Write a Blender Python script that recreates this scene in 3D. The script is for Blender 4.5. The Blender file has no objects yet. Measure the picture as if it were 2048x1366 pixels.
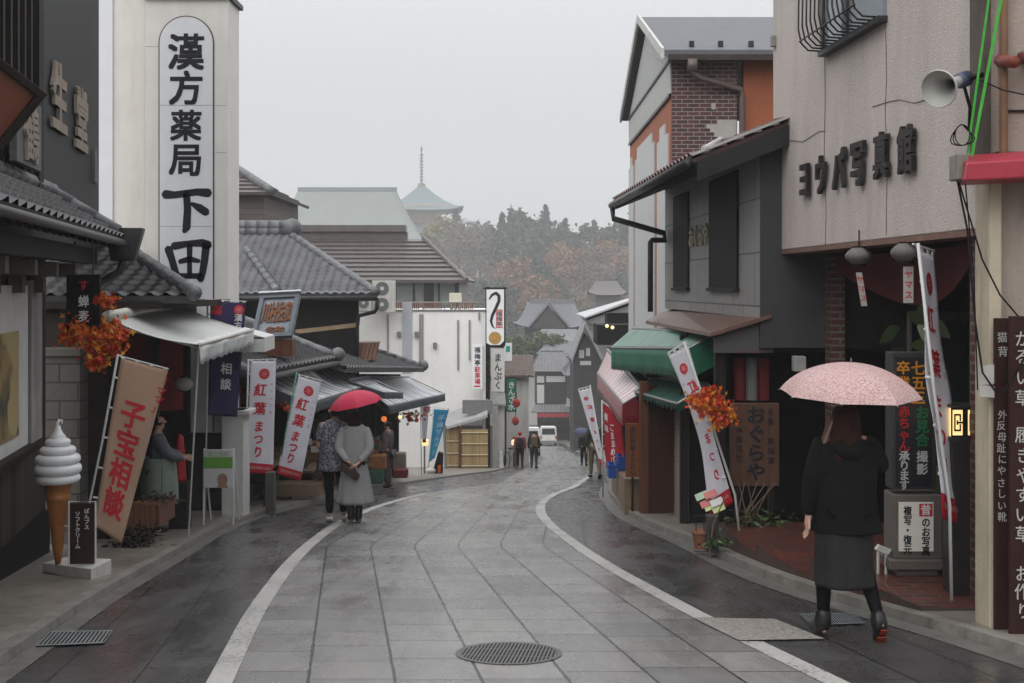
import bpy, math, random
import numpy as np
from mathutils import Vector, Matrix

SC = bpy.context.scene
COL = SC.collection
R = random.Random(7)
F, HX, HY, CZ = 2276.0, 1024.0, 575.0, 1.55        # focal length and horizon in photo pixels, eye height

# ---------------------------------------------------------------- camera, sky, sun, exposure
cd = bpy.data.cameras.new('camera'); cam = bpy.data.objects.new('camera', cd); COL.objects.link(cam)
cam.location = (0, 0, CZ); cam.rotation_euler = (math.radians(90), 0, 0)
cd.sensor_width = 36.0; cd.lens = 36.0 * F / 2048.0
cd.shift_y = -(683.0 - HY) / 2048.0
cd.clip_start = 0.1; cd.clip_end = 3000.0
SC.camera = cam

w = bpy.data.worlds.new('World'); SC.world = w; w.use_nodes = True
nt = w.node_tree; nt.nodes.clear()
def wn(t, **k):
    n = nt.nodes.new(t)
    for a, b in k.items(): setattr(n, a, b)
    return n
SUN_EL, SUN_AZ = math.radians(38), math.radians(214)
sky = wn('ShaderNodeTexSky', sky_type='NISHITA', sun_disc=False, sun_elevation=SUN_EL, sun_rotation=SUN_AZ, air_density=1.0, dust_density=5.0)
hs = wn('ShaderNodeHueSaturation'); hs.inputs['Saturation'].default_value = 0.12
nt.links.new(sky.outputs[0], hs.inputs['Color'])
tc = wn('ShaderNodeTexCoord'); sx = wn('ShaderNodeSeparateXYZ'); nt.links.new(tc.outputs['Generated'], sx.inputs[0])
mr = wn('ShaderNodeMapRange', interpolation_type='SMOOTHSTEP'); mr.inputs[1].default_value = 0.05; mr.inputs[2].default_value = 1.0
mr.inputs[3].default_value = 6.7; mr.inputs[4].default_value = 22.0        # an overcast sky is about three times brighter overhead
nt.links.new(sx.outputs[2], mr.inputs[0])
cl = wn('ShaderNodeVectorMath', operation='SCALE'); cl.inputs[0].default_value = (0.975, 0.995, 1.02)
nt.links.new(mr.outputs[0], cl.inputs['Scale'])
mx = wn('ShaderNodeMixRGB'); mx.inputs[0].default_value = 0.9
nt.links.new(hs.outputs[0], mx.inputs[1]); nt.links.new(cl.outputs[0], mx.inputs[2])
bg = wn('ShaderNodeBackground'); bg.inputs['Strength'].default_value = 0.10
nt.links.new(mx.outputs[0], bg.inputs[0])
wo = wn('ShaderNodeOutputWorld'); nt.links.new(bg.outputs[0], wo.inputs[0])

sl = bpy.data.lights.new('sun', 'SUN'); sl.energy = 1.4; sl.angle = math.radians(55); sl.color = (1.0, 0.97, 0.93)
so = bpy.data.objects.new('sun', sl); COL.objects.link(so)
so.rotation_euler = (math.radians(90) - SUN_EL, 0, math.pi - SUN_AZ); so.location = (0, 0, 60)

SC.view_settings.view_transform = 'Standard'; SC.view_settings.look = 'None'
SC.view_settings.exposure = 0.0; SC.view_settings.gamma = 1.0
cy = SC.cycles
cy.max_bounces = 6; cy.diffuse_bounces = 3; cy.glossy_bounces = 3; cy.transmission_bounces = 4; cy.volume_bounces = 1
cy.transparent_max_bounces = 12; cy.caustics_reflective = False; cy.caustics_refractive = False
try:
    cy.use_denoising = True; cy.denoiser = 'OPENIMAGEDENOISE'
except Exception: pass

# ---------------------------------------------------------------- geometry of the slope
def slope(y): return float(np.interp(y, [-10, 10, 36, 60, 72, 115, 130], [.109, .109, .142, .142, .118, .105, 0.0]))
_Y = np.arange(-12, 160, .05); _Z = np.zeros_like(_Y); _i0 = int(round(12 / .05))
for i in range(_i0 + 1, len(_Y)): _Z[i] = _Z[i-1] - slope(_Y[i] - .025) * .05
for i in range(_i0 - 1, -1, -1): _Z[i] = _Z[i+1] + slope(_Y[i] + .025) * .05
def gz(y): return float(np.interp(y, _Y, _Z))
def P(px, py, y): return Vector(((px - HX) / F * y, y, CZ - (py - HY) / F * y))
def X(px, y): return (px - HX) / F * y
def ZZ(py, y): return CZ - (py - HY) / F * y
def G(px, py, dz=0.0):
    lo, hi = 2.0, 130.0
    for _ in range(60):
        m = (lo + hi) / 2
        if CZ - (py - HY) / F * m > gz(m) + dz: lo = m
        else: hi = m
    return Vector(((px - HX) / F * lo, lo, gz(lo) + dz))
def curve_fn(pix, extra_near=None, extra_far=()):
    pts = [G(*p) for p in pix]
    ys = [p.y for p in pts]; xs = [p.x for p in pts]
    o = sorted(list(zip(ys, xs)) + list(extra_far) + list(extra_near or []))
    ys = [a for a, b in o]; xs = [b for a, b in o]
    yy = np.arange(ys[0], ys[-1] + .2, .2); xx = np.interp(yy, ys, xs)
    pad = np.pad(xx, 6, mode='reflect', reflect_type='odd')
    xx = np.convolve(pad, np.ones(13) / 13, 'valid')
    return lambda y: float(np.interp(y, yy, xx))

# ---------------------------------------------------------------- mesh helpers
class MB:
    def __init__(s): s.v = []; s.f = []; s.m = []; s.uv = None
    def add(s, vs, fs, mi=0):
        b = len(s.v); s.v += [tuple(v) for v in vs]
        s.f += [tuple(b + i for i in f) for f in fs]; s.m += [mi] * len(fs); return s
    def box(s, o, a, b, c, mi=0):
        o, a, b, c = Vector(o), Vector(a), Vector(b), Vector(c)
        vs = [o, o+a, o+a+b, o+b, o+c, o+a+c, o+a+b+c, o+b+c]
        fs = [(0,3,2,1), (4,5,6,7), (0,1,5,4), (1,2,6,5), (2,3,7,6), (3,0,4,7)]
        if a.cross(b).dot(c) < 0: fs = [f[::-1] for f in fs]
        return s.add(vs, fs, mi)
    def bx(s, x0, x1, y0, y1, z0, z1, mi=0):
        x0, x1 = min(x0, x1), max(x0, x1); y0, y1 = min(y0, y1), max(y0, y1); z0, z1 = min(z0, z1), max(z0, z1)
        return s.box((x0, y0, z0), (x1-x0, 0, 0), (0, y1-y0, 0), (0, 0, z1-z0), mi)
    def hexa(s, bot, top, mi=0):            # two loops of equal length
        n = len(bot); fs = [tuple(range(n))[::-1], tuple(range(n, 2*n))]
        for i in range(n): j = (i+1) % n; fs.append((i, j, n+j, n+i))
        return s.add(list(bot) + list(top), fs, mi)
    def prism(s, poly, vec, mi=0):
        vec = Vector(vec); p = [Vector(q) for q in poly]
        nrm = Vector((0, 0, 0))
        for i in range(len(p)): nrm += p[i].cross(p[(i+1) % len(p)])
        if nrm.dot(vec) < 0: p = p[::-1]
        return s.hexa(p, [q + vec for q in p], mi)
    def tube(s, pts, r, n=8, mi=0, cap=True):
        pts = [Vector(p) for p in pts]; k = len(pts)
        rs = r if isinstance(r, (list, tuple)) else [r] * k
        vs = []; up = None
        for i, p in enumerate(pts):
            t = (pts[min(i+1, k-1)] - pts[max(i-1, 0)]).normalized()
            if up is None:
                up = Vector((0, 0, 1)) if abs(t.z) < .9 else Vector((1, 0, 0))
            a = t.cross(up)
            if a.length < 1e-5: a = t.orthogonal()
            a.normalize(); b = a.cross(t).normalized(); up = b
            for j in range(n):
                q = 2 * math.pi * j / n
                vs.append(p + (a * math.cos(q) + b * math.sin(q)) * rs[i])
        fs = []
        for i in range(k-1):
            for j in range(n):
                j2 = (j+1) % n
                fs.append((i*n+j, (i+1)*n+j, (i+1)*n+j2, i*n+j2))
        if cap: fs += [tuple(range(n)), tuple(range((k-1)*n, k*n))[::-1]]
        return s.add(vs, fs, mi)
    def lathe(s, c, prof, n=24, mi=0, sx=1, sy=1, wob=None):
        c = Vector(c); vs = []; fs = []
        for i, (r, z) in enumerate(prof):
            for j in range(n):
                q = 2 * math.pi * j / n; rr = r * (wob(i, q) if wob else 1)
                vs.append(c + Vector((rr * math.cos(q) * sx, rr * math.sin(q) * sy, z)))
        for i in range(len(prof)-1):
            for j in range(n):
                j2 = (j+1) % n; fs.append((i*n+j, i*n+j2, (i+1)*n+j2, (i+1)*n+j))
        fs += [tuple(range(n))[::-1], tuple(range((len(prof)-1)*n, len(prof)*n))]
        return s.add(vs, fs, mi)
    def ball(s, c, r, n=12, mi=0, sx=1, sy=1, sz=1):
        k = max(5, n // 2)
        return s.lathe(c, [(max(.001, r*math.sin(math.pi*i/k)), -r*sz*math.cos(math.pi*i/k)) for i in range(k+1)], n, mi, sx, sy)
    def grid(s, fn, nu, nv, mi=0, thick=0.0, mfn=None):
        vs = [fn(i / nu, j / nv) for j in range(nv+1) for i in range(nu+1)]
        b = len(s.v)
        fs = []; ms = []
        for j in range(nv):
            for i in range(nu):
                a = j*(nu+1)+i; fs.append((a, a+1, a+nu+2, a+nu+1)); ms.append(mfn((i+.5)/nu, (j+.5)/nv) if mfn else mi)
        s.v += [tuple(v) for v in vs]; s.f += [tuple(b+i for i in f) for f in fs]; s.m += ms
        return s
    def build(s, name, mats, parent=None, smooth=False, bevel=0, solid=0, sub=0, loc=None):
        mats = mats if isinstance(mats, (list, tuple)) else [mats]
        top = parent
        while top is not None and top.parent is not None: top = top.parent
        if top is not None: o = Vector(top.location)
        elif loc is not None: o = Vector(loc)
        else:
            a = np.array(s.v); lo, hi = a.min(0), a.max(0); o = Vector(((lo[0]+hi[0])/2, (lo[1]+hi[1])/2, lo[2]))
        me = bpy.data.meshes.new(name)
        me.from_pydata([(x-o.x, y-o.y, z-o.z) for x, y, z in s.v], [], s.f)
        for m in mats: me.materials.append(m)
        me.polygons.foreach_set('material_index', s.m)
        if smooth: me.polygons.foreach_set('use_smooth', [True] * len(s.f))
        if s.uv is not None:
            l = me.uv_layers.new(name='UVMap'); idx = np.zeros(len(me.loops), dtype=np.int32); me.loops.foreach_get('vertex_index', idx)
            l.data.foreach_set('uv', np.array(s.uv, dtype=np.float32)[idx].ravel())
        me.update()
        ob = bpy.data.objects.new(name, me); COL.objects.link(ob)
        if parent is not None: ob.parent = parent
        else: ob.location = o
        if bevel:
            b = ob.modifiers.new('bevel', 'BEVEL'); b.width = bevel; b.segments = 2; b.limit_method = 'ANGLE'; b.angle_limit = math.radians(40)
        if solid:
            b = ob.modifiers.new('solid', 'SOLIDIFY'); b.thickness = solid; b.offset = 0
        if sub:
            b = ob.modifiers.new('sub', 'SUBSURF'); b.levels = sub; b.render_levels = sub
        return ob

def tag(o, label=None, cat=None, group=None, kind=None):
    if label: o['label'] = label
    if cat: o['category'] = cat
    if group: o['group'] = group
    if kind: o['kind'] = kind
    return o
def thing(name, label, cat, loc, group=None):
    o = bpy.data.objects.new(name, None); COL.objects.link(o); o.location = loc; o.empty_display_size = .2
    return tag(o, label, cat, group)
def dup(root, loc, label=None, rot=0.0, scale=1.0):
    r = root.copy(); COL.objects.link(r); r.location = loc
    if rot: r.rotation_euler = (0, 0, rot)
    if scale != 1.0: r.scale = (scale,) * 3
    if label: r['label'] = label
    for ch in list(root.children):
        c = ch.copy(); COL.objects.link(c); c.parent = r
        for g in list(ch.children):
            d = g.copy(); COL.objects.link(d); d.parent = c
    return r

# ---------------------------------------------------------------- materials
MATS = {}
def new_mat(name):
    m = bpy.data.materials.new(name); m.use_nodes = True; t = m.node_tree
    b = t.nodes['Principled BSDF']; return m, t, b
def nd(t, typ, ins=None, **k):
    n = t.nodes.new(typ)
    for a, v in k.items(): setattr(n, a, v)
    for a, v in (ins or {}).items():
        if isinstance(v, bpy.types.NodeSocket): t.links.new(v, n.inputs[a])
        else: n.inputs[a].default_value = v
    return n
def c4(c): return (c[0], c[1], c[2], 1.0)
def mixc(t, fac, a, b, bt='MIX'):
    n = nd(t, 'ShaderNodeMixRGB', blend_type=bt)
    for k, v in ((0, fac), (1, a), (2, b)):
        if isinstance(v, bpy.types.NodeSocket): t.links.new(v, n.inputs[k])
        else: n.inputs[k].default_value = v if k == 0 else c4(v)
    return n.outputs[0]
def mth(t, op, a, b=0.0, c=None):
    n = nd(t, 'ShaderNodeMath', operation=op)
    for i, v in enumerate((a, b) if c is None else (a, b, c)):
        if isinstance(v, bpy.types.NodeSocket): t.links.new(v, n.inputs[i])
        else: n.inputs[i].default_value = v
    return n.outputs[0]
def ramp(t, fac, p0, p1):
    n = nd(t, 'ShaderNodeMapRange', {0: fac, 1: p0, 2: p1}); return n.outputs[0]
def mat(name, col, rough=.6, var=.18, scale=6., bump=0., bscale=80., metal=0., dirt=0., dirtcol=(.05,.045,.04), stretch=(1,1,1), emit=0., sheen=0., rvar=.12, trans=0.):
    if name in MATS: return MATS[name]
    m, t, b = new_mat(name)
    co = nd(t, 'ShaderNodeTexCoord').outputs['Object']
    mp = nd(t, 'ShaderNodeMapping', {0: co, 3: stretch}).outputs[0]
    n1 = nd(t, 'ShaderNodeTexNoise', {'Vector': mp, 'Scale': scale, 'Detail': 6.0, 'Roughness': .65}).outputs[0]
    lo = tuple(c * (1 - var) for c in col); hi = tuple(min(1, c * (1 + var)) for c in col)
    cc = mixc(t, ramp(t, n1, .3, .7), lo, hi)
    if dirt:
        mp2 = nd(t, 'ShaderNodeMapping', {0: co, 3: (2.5, 2.5, .35)}).outputs[0]
        n2 = nd(t, 'ShaderNodeTexNoise', {'Vector': mp2, 'Scale': 2.2, 'Detail': 7.0, 'Roughness': .7}).outputs[0]
        cc = mixc(t, mth(t, 'MULTIPLY', ramp(t, n2, .48, .78), dirt), cc, dirtcol)
    t.links.new(cc, b.inputs['Base Color'])
    rr = mth(t, 'ADD', rough - rvar / 2, mth(t, 'MULTIPLY', n1, rvar))
    t.links.new(rr, b.inputs['Roughness']); b.inputs['Metallic'].default_value = metal
    if bump:
        n3 = nd(t, 'ShaderNodeTexNoise', {'Vector': mp, 'Scale': bscale, 'Detail': 4.0}).outputs[0]
        bp = nd(t, 'ShaderNodeBump', {'Strength': bump, 'Distance': .02, 'Height': n3})
        t.links.new(bp.outputs[0], b.inputs['Normal'])
    if emit:
        t.links.new(cc, b.inputs['Emission Color']); b.inputs['Emission Strength'].default_value = emit
    if sheen: b.inputs['Sheen Weight'].default_value = sheen
    lum = max(col); b.inputs['Specular IOR Level'].default_value = (.5 if rough < .5 else .3) if lum > .06 else (.35 if rough < .46 else .10)
    if trans:
        tl = nd(t, 'ShaderNodeBsdfTranslucent', {'Color': cc}); mxs = nd(t, 'ShaderNodeMixShader', {0: trans, 1: b.outputs[0], 2: tl.outputs[0]}); t.links.new(mxs.outputs[0], t.nodes['Material Output'].inputs[0])
    MATS[name] = m; return m
def uvw(t, ax='xz'):
    """flat coordinates on an upright wall: (x+y, z)"""
    co = nd(t, 'ShaderNodeTexCoord').outputs['Object']
    s = nd(t, 'ShaderNodeSeparateXYZ', {0: co})
    u = mth(t, 'ADD', s.outputs[0], s.outputs[1])
    if ax == 'xy': return nd(t, 'ShaderNodeCombineXYZ', {0: s.outputs[0], 1: s.outputs[1]}).outputs[0]
    return nd(t, 'ShaderNodeCombineXYZ', {0: u, 1: s.outputs[2]}).outputs[0]
def brick_mat(name, c1, c2, mortar, bw=.21, bh=.07, ms=.012, rough=.55, ax='xz', offset=.5, bump=.6, bias=0.0, noise=.25):
    m, t, b = new_mat(name); v = uvw(t, ax)
    bk = nd(t, 'ShaderNodeTexBrick', {'Vector': v, 'Color1': c4(c1), 'Color2': c4(c2), 'Mortar': c4(mortar), 'Scale': 1.0, 'Mortar Size': ms, 'Brick Width': bw, 'Row Height': bh, 'Bias': bias, 'Mortar Smooth': .1})
    bk.offset = offset
    n = nd(t, 'ShaderNodeTexNoise', {'Vector': v, 'Scale': 14.0, 'Detail': 5.0}).outputs[0]
    cc = mixc(t, noise, bk.outputs[0], n, 'OVERLAY'); t.links.new(cc, b.inputs['Base Color'])
    bp = nd(t, 'ShaderNodeBump', {'Strength': bump, 'Distance': .01, 'Height': mth(t, 'SUBTRACT', mth(t, 'MULTIPLY', n, .3), bk.outputs[1])})
    t.links.new(bp.outputs[0], b.inputs['Normal']); b.inputs['Roughness'].default_value = rough
    return m
def plank_mat(name, col, width=.16, vertical=True, rough=.6, var=.35, depth=.6):
    """boards: a groove every width metres and a tone of its own for each board"""
    m, t, b = new_mat(name); v = uvw(t); s = nd(t, 'ShaderNodeSeparateXYZ', {0: v})
    u = s.outputs[0] if vertical else s.outputs[1]
    q = mth(t, 'DIVIDE', u, width); fl = mth(t, 'FLOOR', q); fr = mth(t, 'FRACT', q)
    wn_ = nd(t, 'ShaderNodeTexWhiteNoise', {'W': fl}, noise_dimensions='1D').outputs[0]
    st = (12, 12, 1.2) if vertical else (1.2, 1.2, 14)
    co = nd(t, 'ShaderNodeTexCoord').outputs['Object']
    n = nd(t, 'ShaderNodeTexNoise', {'Vector': nd(t, 'ShaderNodeMapping', {0: co, 3: st}).outputs[0], 'Scale': 2.0, 'Detail': 7.0, 'Roughness': .7}).outputs[0]
    k = mth(t, 'ADD', mth(t, 'MULTIPLY', wn_, .5), mth(t, 'MULTIPLY', n, .5))
    cc = mixc(t, ramp(t, k, .25, .75), tuple(c*(1-var) for c in col), tuple(c*(1+var) for c in col))
    g = mth(t, 'LESS_THAN', mth(t, 'ABSOLUTE', mth(t, 'SUBTRACT', fr, .5)), .47)
    cc = mixc(t, g, tuple(c*.25 for c in col), cc); t.links.new(cc, b.inputs['Base Color'])
    bp = nd(t, 'ShaderNodeBump', {'Strength': depth, 'Distance': .012, 'Height': mth(t, 'ADD', g, mth(t, 'MULTIPLY', n, .25))})
    t.links.new(bp.outputs[0], b.inputs['Normal']); b.inputs['Roughness'].default_value = rough; b.inputs['Specular IOR Level'].default_value = .12 if max(col) < .06 else .3
    return m
def pattern_mat(name, c1, c2, scale=40., thr=(.5, .56), rough=.75, c3=None, trans=0.):
    m, t, b = new_mat(name); co = nd(t, 'ShaderNodeTexCoord').outputs['Object']
    n = nd(t, 'ShaderNodeTexNoise', {'Vector': co, 'Scale': scale, 'Detail': 2.0}).outputs[0]
    cc = mixc(t, ramp(t, n, *thr), c1, c2)
    if c3:
        n2 = nd(t, 'ShaderNodeTexNoise', {'Vector': nd(t, 'ShaderNodeMapping', {0: co, 1: (5, 3, 1)}).outputs[0], 'Scale': scale * .8, 'Detail': 2.0}).outputs[0]
        cc = mixc(t, ramp(t, n2, .55, .6), cc, c3)
    t.links.new(cc, b.inputs['Base Color']); b.inputs['Roughness'].default_value = rough; b.inputs['Specular IOR Level'].default_value = .2
    if trans:
        tl = nd(t, 'ShaderNodeBsdfTranslucent', {'Color': cc}); mxs = nd(t, 'ShaderNodeMixShader', {0: trans, 1: b.outputs[0], 2: tl.outputs[0]}); t.links.new(mxs.outputs[0], t.nodes['Material Output'].inputs[0])
    return m

# ---------------------------------------------------------------- lettering
_GL = {}
def glyph(ch, off=0.0):
    k = ch
    if k not in _GL:
        c = bpy.data.curves.new('letter', 'FONT'); c.body = ch; c.resolution_u = 3
        o = bpy.data.objects.new('letter', c); me = o.to_mesh()
        vs = [(v.co.x, v.co.y) for v in me.vertices]; fs = [tuple(p.vertices) for p in me.polygons]
        o.to_mesh_clear(); bpy.data.objects.remove(o); bpy.data.curves.remove(c)
        _GL[k] = (vs, fs)
    return _GL[k]
def letters(mb, chars, cx, top, size, fn, off=.02, pitch=1.0, mi=0, wx=1.0, n=None, thick=0.0, slant=0.0, horiz=False, jit=0.0):
    """characters in a column (or row) in (u, v) metres, v downwards; fn(u, v) gives the point on the surface"""
    rr = random.Random(len(chars) * 31 + ord(chars[0]) if chars else 0)
    for i, ch in enumerate(chars):
        if ch in ' ・' and ch == ' ': continue
        vs, fs = glyph(ch, off)
        if not vs: continue
        ju, jv = rr.uniform(-jit, jit) * size, rr.uniform(-jit, jit) * size
        if ch in 'ー' and not horiz: vs = [(y - .38 + .5, .88 - x) for x, y in vs]      # the long-vowel bar stands upright in a column
        pts = []
        for x, y in vs:
            if horiz: u = cx + (x * wx + i * pitch) * size + ju; v = top + (.86 - y) * size + jv
            else: u = cx + ((x - .5) * wx + slant * (y - .4)) * size + ju; v = top + ((.86 - y) + i * pitch) * size + jv
            pts.append((u, v))
        E_ = 1e-3; u0, v0 = pts[0]; p0 = Vector(fn(u0, v0))
        nv = (Vector(fn(u0, v0 + E_)) - p0).cross(Vector(fn(u0 + E_, v0)) - p0).normalized()
        q = off * size * .75
        for ci, (du, dv) in enumerate(((0, 0),) if off <= 0 else ((-q, -q), (q, q), (-q, q), (q, -q))):
            lift = nv * (ci * .0004 if size < .6 else ci * .001)
            front = [Vector(fn(u + du, v + dv)) + lift for u, v in pts]
            if thick and n is not None:
                nn = Vector(n) * thick; k = len(front)
                fr = [p + nn for p in front]
                mb.add(fr, fs, mi)
                cnt = {}
                for f in fs:
                    for a, b in zip(f, f[1:] + f[:1]): cnt[(a, b)] = cnt.get((a, b), 0) + 1
                sf = [(a, b, b + k, a + k) for (a, b) in cnt if (b, a) not in cnt]
                mb.add(fr + front, [f[::-1] for f in sf], mi)
            else: mb.add(front, fs, mi)
def plane_fn(o, u, v, n=(0,0,0), d=0.0):
    o, u, v = Vector(o) + Vector(n) * d, Vector(u), Vector(v)
    return lambda a, b: o + u * a + v * b
def stroke(mb, pts, fn, mi=0, seg=10, n=None, thick=0.0):
    """one brush stroke: (u, v, halfwidth) knots, rounded ends"""
    pts = [Vector(p) for p in pts]; L = []
    for i in range(len(pts)-1):
        for j in range(seg): L.append(pts[i].lerp(pts[i+1], j / seg))
    L.append(pts[-1]); a = []; b = []
    for i, p in enumerate(L):
        t = (L[min(i+2, len(L)-1)] - L[max(i-2, 0)]); t = Vector((t.x, t.y)).normalized(); nn = Vector((-t.y, t.x))
        a.append((p.x + nn.x*p.z, p.y + nn.y*p.z)); b.append((p.x - nn.x*p.z, p.y - nn.y*p.z))
    t = Vector((L[-1].x - L[-3].x, L[-1].y - L[-3].y)).normalized(); e = L[-1]
    t0 = Vector((L[0].x - L[2].x, L[0].y - L[2].y)).normalized(); s0 = L[0]
    cap1 = [(e.x + e.z*(math.cos(q)*t.x - math.sin(q)*t.y), e.y + e.z*(math.cos(q)*t.y + math.sin(q)*t.x)) for q in (math.pi*.3, 0, -math.pi*.3)]
    cap0 = [(s0.x + s0.z*(math.cos(q)*t0.x - math.sin(q)*t0.y), s0.y + s0.z*(math.cos(q)*t0.y + math.sin(q)*t0.x)) for q in (math.pi*.3, 0, -math.pi*.3)]
    vs = [fn(*p) for p in a] + [fn(*p) for p in b]; k = len(a)
    mb.add(vs, [(i, i+1, k+i+1, k+i) for i in range(k-1)], mi)
    mb.add([fn(*p) for p in [a[-1]] + cap1 + [b[-1]]], [(0,1,2,3,4)], mi)
    mb.add([fn(*p) for p in [b[0]] + cap0 + [a[0]]], [(0,1,2,3,4)], mi)
def disc(mb, fn, cu, cv, r, mi=0, n=24, ru=None):
    mb.add([fn(cu + (ru or r)*math.cos(2*math.pi*i/n), cv + r*math.sin(2*math.pi*i/n)) for i in range(n)], [tuple(range(n))], mi)
def rect(mb, fn, u0, u1, v0, v1, mi=0, nv=1):
    for j in range(nv):
        a, b = v0 + (v1-v0)*j/nv, v0 + (v1-v0)*(j+1)/nv
        mb.add([fn(u0, a), fn(u1, a), fn(u1, b), fn(u0, b)], [(3,2,1,0)], mi)

# ---------------------------------------------------------------- roofs
def tile_roof(mb, A, B, C, D, tile=.27, row=.24, h=.045, lip=.03, mi=0, wave=True):
    """eave A->B, ridge D->C; columns of curved tiles and stepped rows over a trapezoid whose eave and ridge are parallel"""
    A, B, C, D = map(Vector, (A, B, C, D)); e = (B - A).normalized()
    upv = (D - A) - e * (D - A).dot(e); Ls = upv.length; up = upv.normalized(); n = e.cross(up).normalized()
    if n.z < 0: n = -n
    nr = max(2, int(round(Ls / row))); a0, a1 = 0.0, (B - A).dot(e); d0, d1 = (D - A).dot(e), (C - A).dot(e)
    lo, hi = min(a0, d0), max(a1, d1); nc = max(2, int(round((hi - lo) / tile))); sub = 6 if wave else 1
    us = [lo + (hi - lo) * i / (nc * sub) for i in range(nc * sub + 1)]
    rows = []
    for r in range(nr):
        for s_, lf in ((0.0, lip), (.999, 0.0)):
            rows.append(((r + s_) / nr, lf))
    base = len(mb.v)
    for v, lf in rows:
        l_, h_ = a0 + (d0 - a0) * v, a1 + (d1 - a1) * v
        for i, u in enumerate(us):
            uc = min(max(u, l_), h_)
            ph = (uc - lo) / ((hi - lo) / nc) % 1.0
            z = (h * (math.sin(2 * math.pi * ph) * .5 + .5) ** 1.5 if wave else 0) + lf
            q = A + e * uc + up * (v * Ls) + n * z; mb.v.append(tuple(q))
    w_ = len(us); flip = e.cross(up).dot(n) < 0
    for j in range(len(rows) - 1):
        for i in range(w_ - 1):
            a = base + j * w_ + i; f = (a, a+1, a+w_+1, a+w_)
            if flip: f = f[::-1]
            mb.f.append(f); mb.m.append(mi)
    # underside
    th = n * -.06
    mb.add([A + th, B + th, C + th, D + th], [(3,2,1,0) if not flip else (0,1,2,3)], mi)
    mb.add([A + th, B + th, B + n*lip, A + n*lip], [(0,1,2,3)], mi)
    mb.add([B + th, C + th, C, B], [(0,1,2,3)], mi); mb.add([D + th, A + th, A, D], [(0,1,2,3)], mi)
def ridge(mb, a, b, r=.12, n=8, mi=0, step=.28, lift=0.0):
    """a run of half-round ridge tiles with a small lip at each joint"""
    a, b = Vector(a) + Vector((0,0,lift)), Vector(b) + Vector((0,0,lift)); L = (b - a).length; k = max(1, int(L / step)); pts = []; rs = []
    for i in range(k):
        for s_, q in ((0, 1.0), (.9, .92), (.999, 1.02)):
            pts.append(a.lerp(b, (i + s_) / k)); rs.append(r * q)
    mb.tube(pts, rs, n, mi)

# ================================================================ SETTING: ground, road, paving, pavements
kerb_l = curve_fn([(0,1341),(102,1262),(239,1173),(342,1119),(410,1074),(495,1037),(620,1006),(760,978),(860,962),(985,945)], [(-10, -1.6)], [(60, .9), (75, 1.5), (90, 1.3), (112, 1.2), (135, -4)])
kerb_r = curve_fn([(1215,990),(1250,1030),(1300,1056),(1390,1090),(1480,1140),(1640,1200),(1800,1240),(1900,1270),(2048,1310)], [(-10, 5.4)], [(31, 2.75), (46, 4.2), (60, 5.0), (75, 5.3), (90, 5.0), (112, 5.0), (135, 1)])
line_l = curve_fn([(445,1366),(478,1280),(525,1200),(590,1115),(655,1060),(700,1035),(770,1008),(860,985),(940,974),(1000,966)], [(-10, .2)], [(46, .55), (60, 1.5), (75, 2.1), (90, 1.9), (112, 1.7), (135, -3)])
line_r = curve_fn([(1672,1366),(1500,1285),(1405,1237),(1300,1180),(1200,1125),(1130,1075),(1092,1045),(1078,1020),(1085,1003),(1110,988),(1150,974)], [(-10, 5.0)], [(46, 3.7), (60, 4.4), (75, 4.7), (90, 4.4), (112, 4.5), (135, .5)])
def ref(y): return float(np.interp(y, [-10, 13.2, 20, 31, 46, 60, 75, 90, 112, 135], [1.75, -1.647, -1.3, .02, 1.5, 2.5, 3.2, 2.8, .8, -2]))

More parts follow.
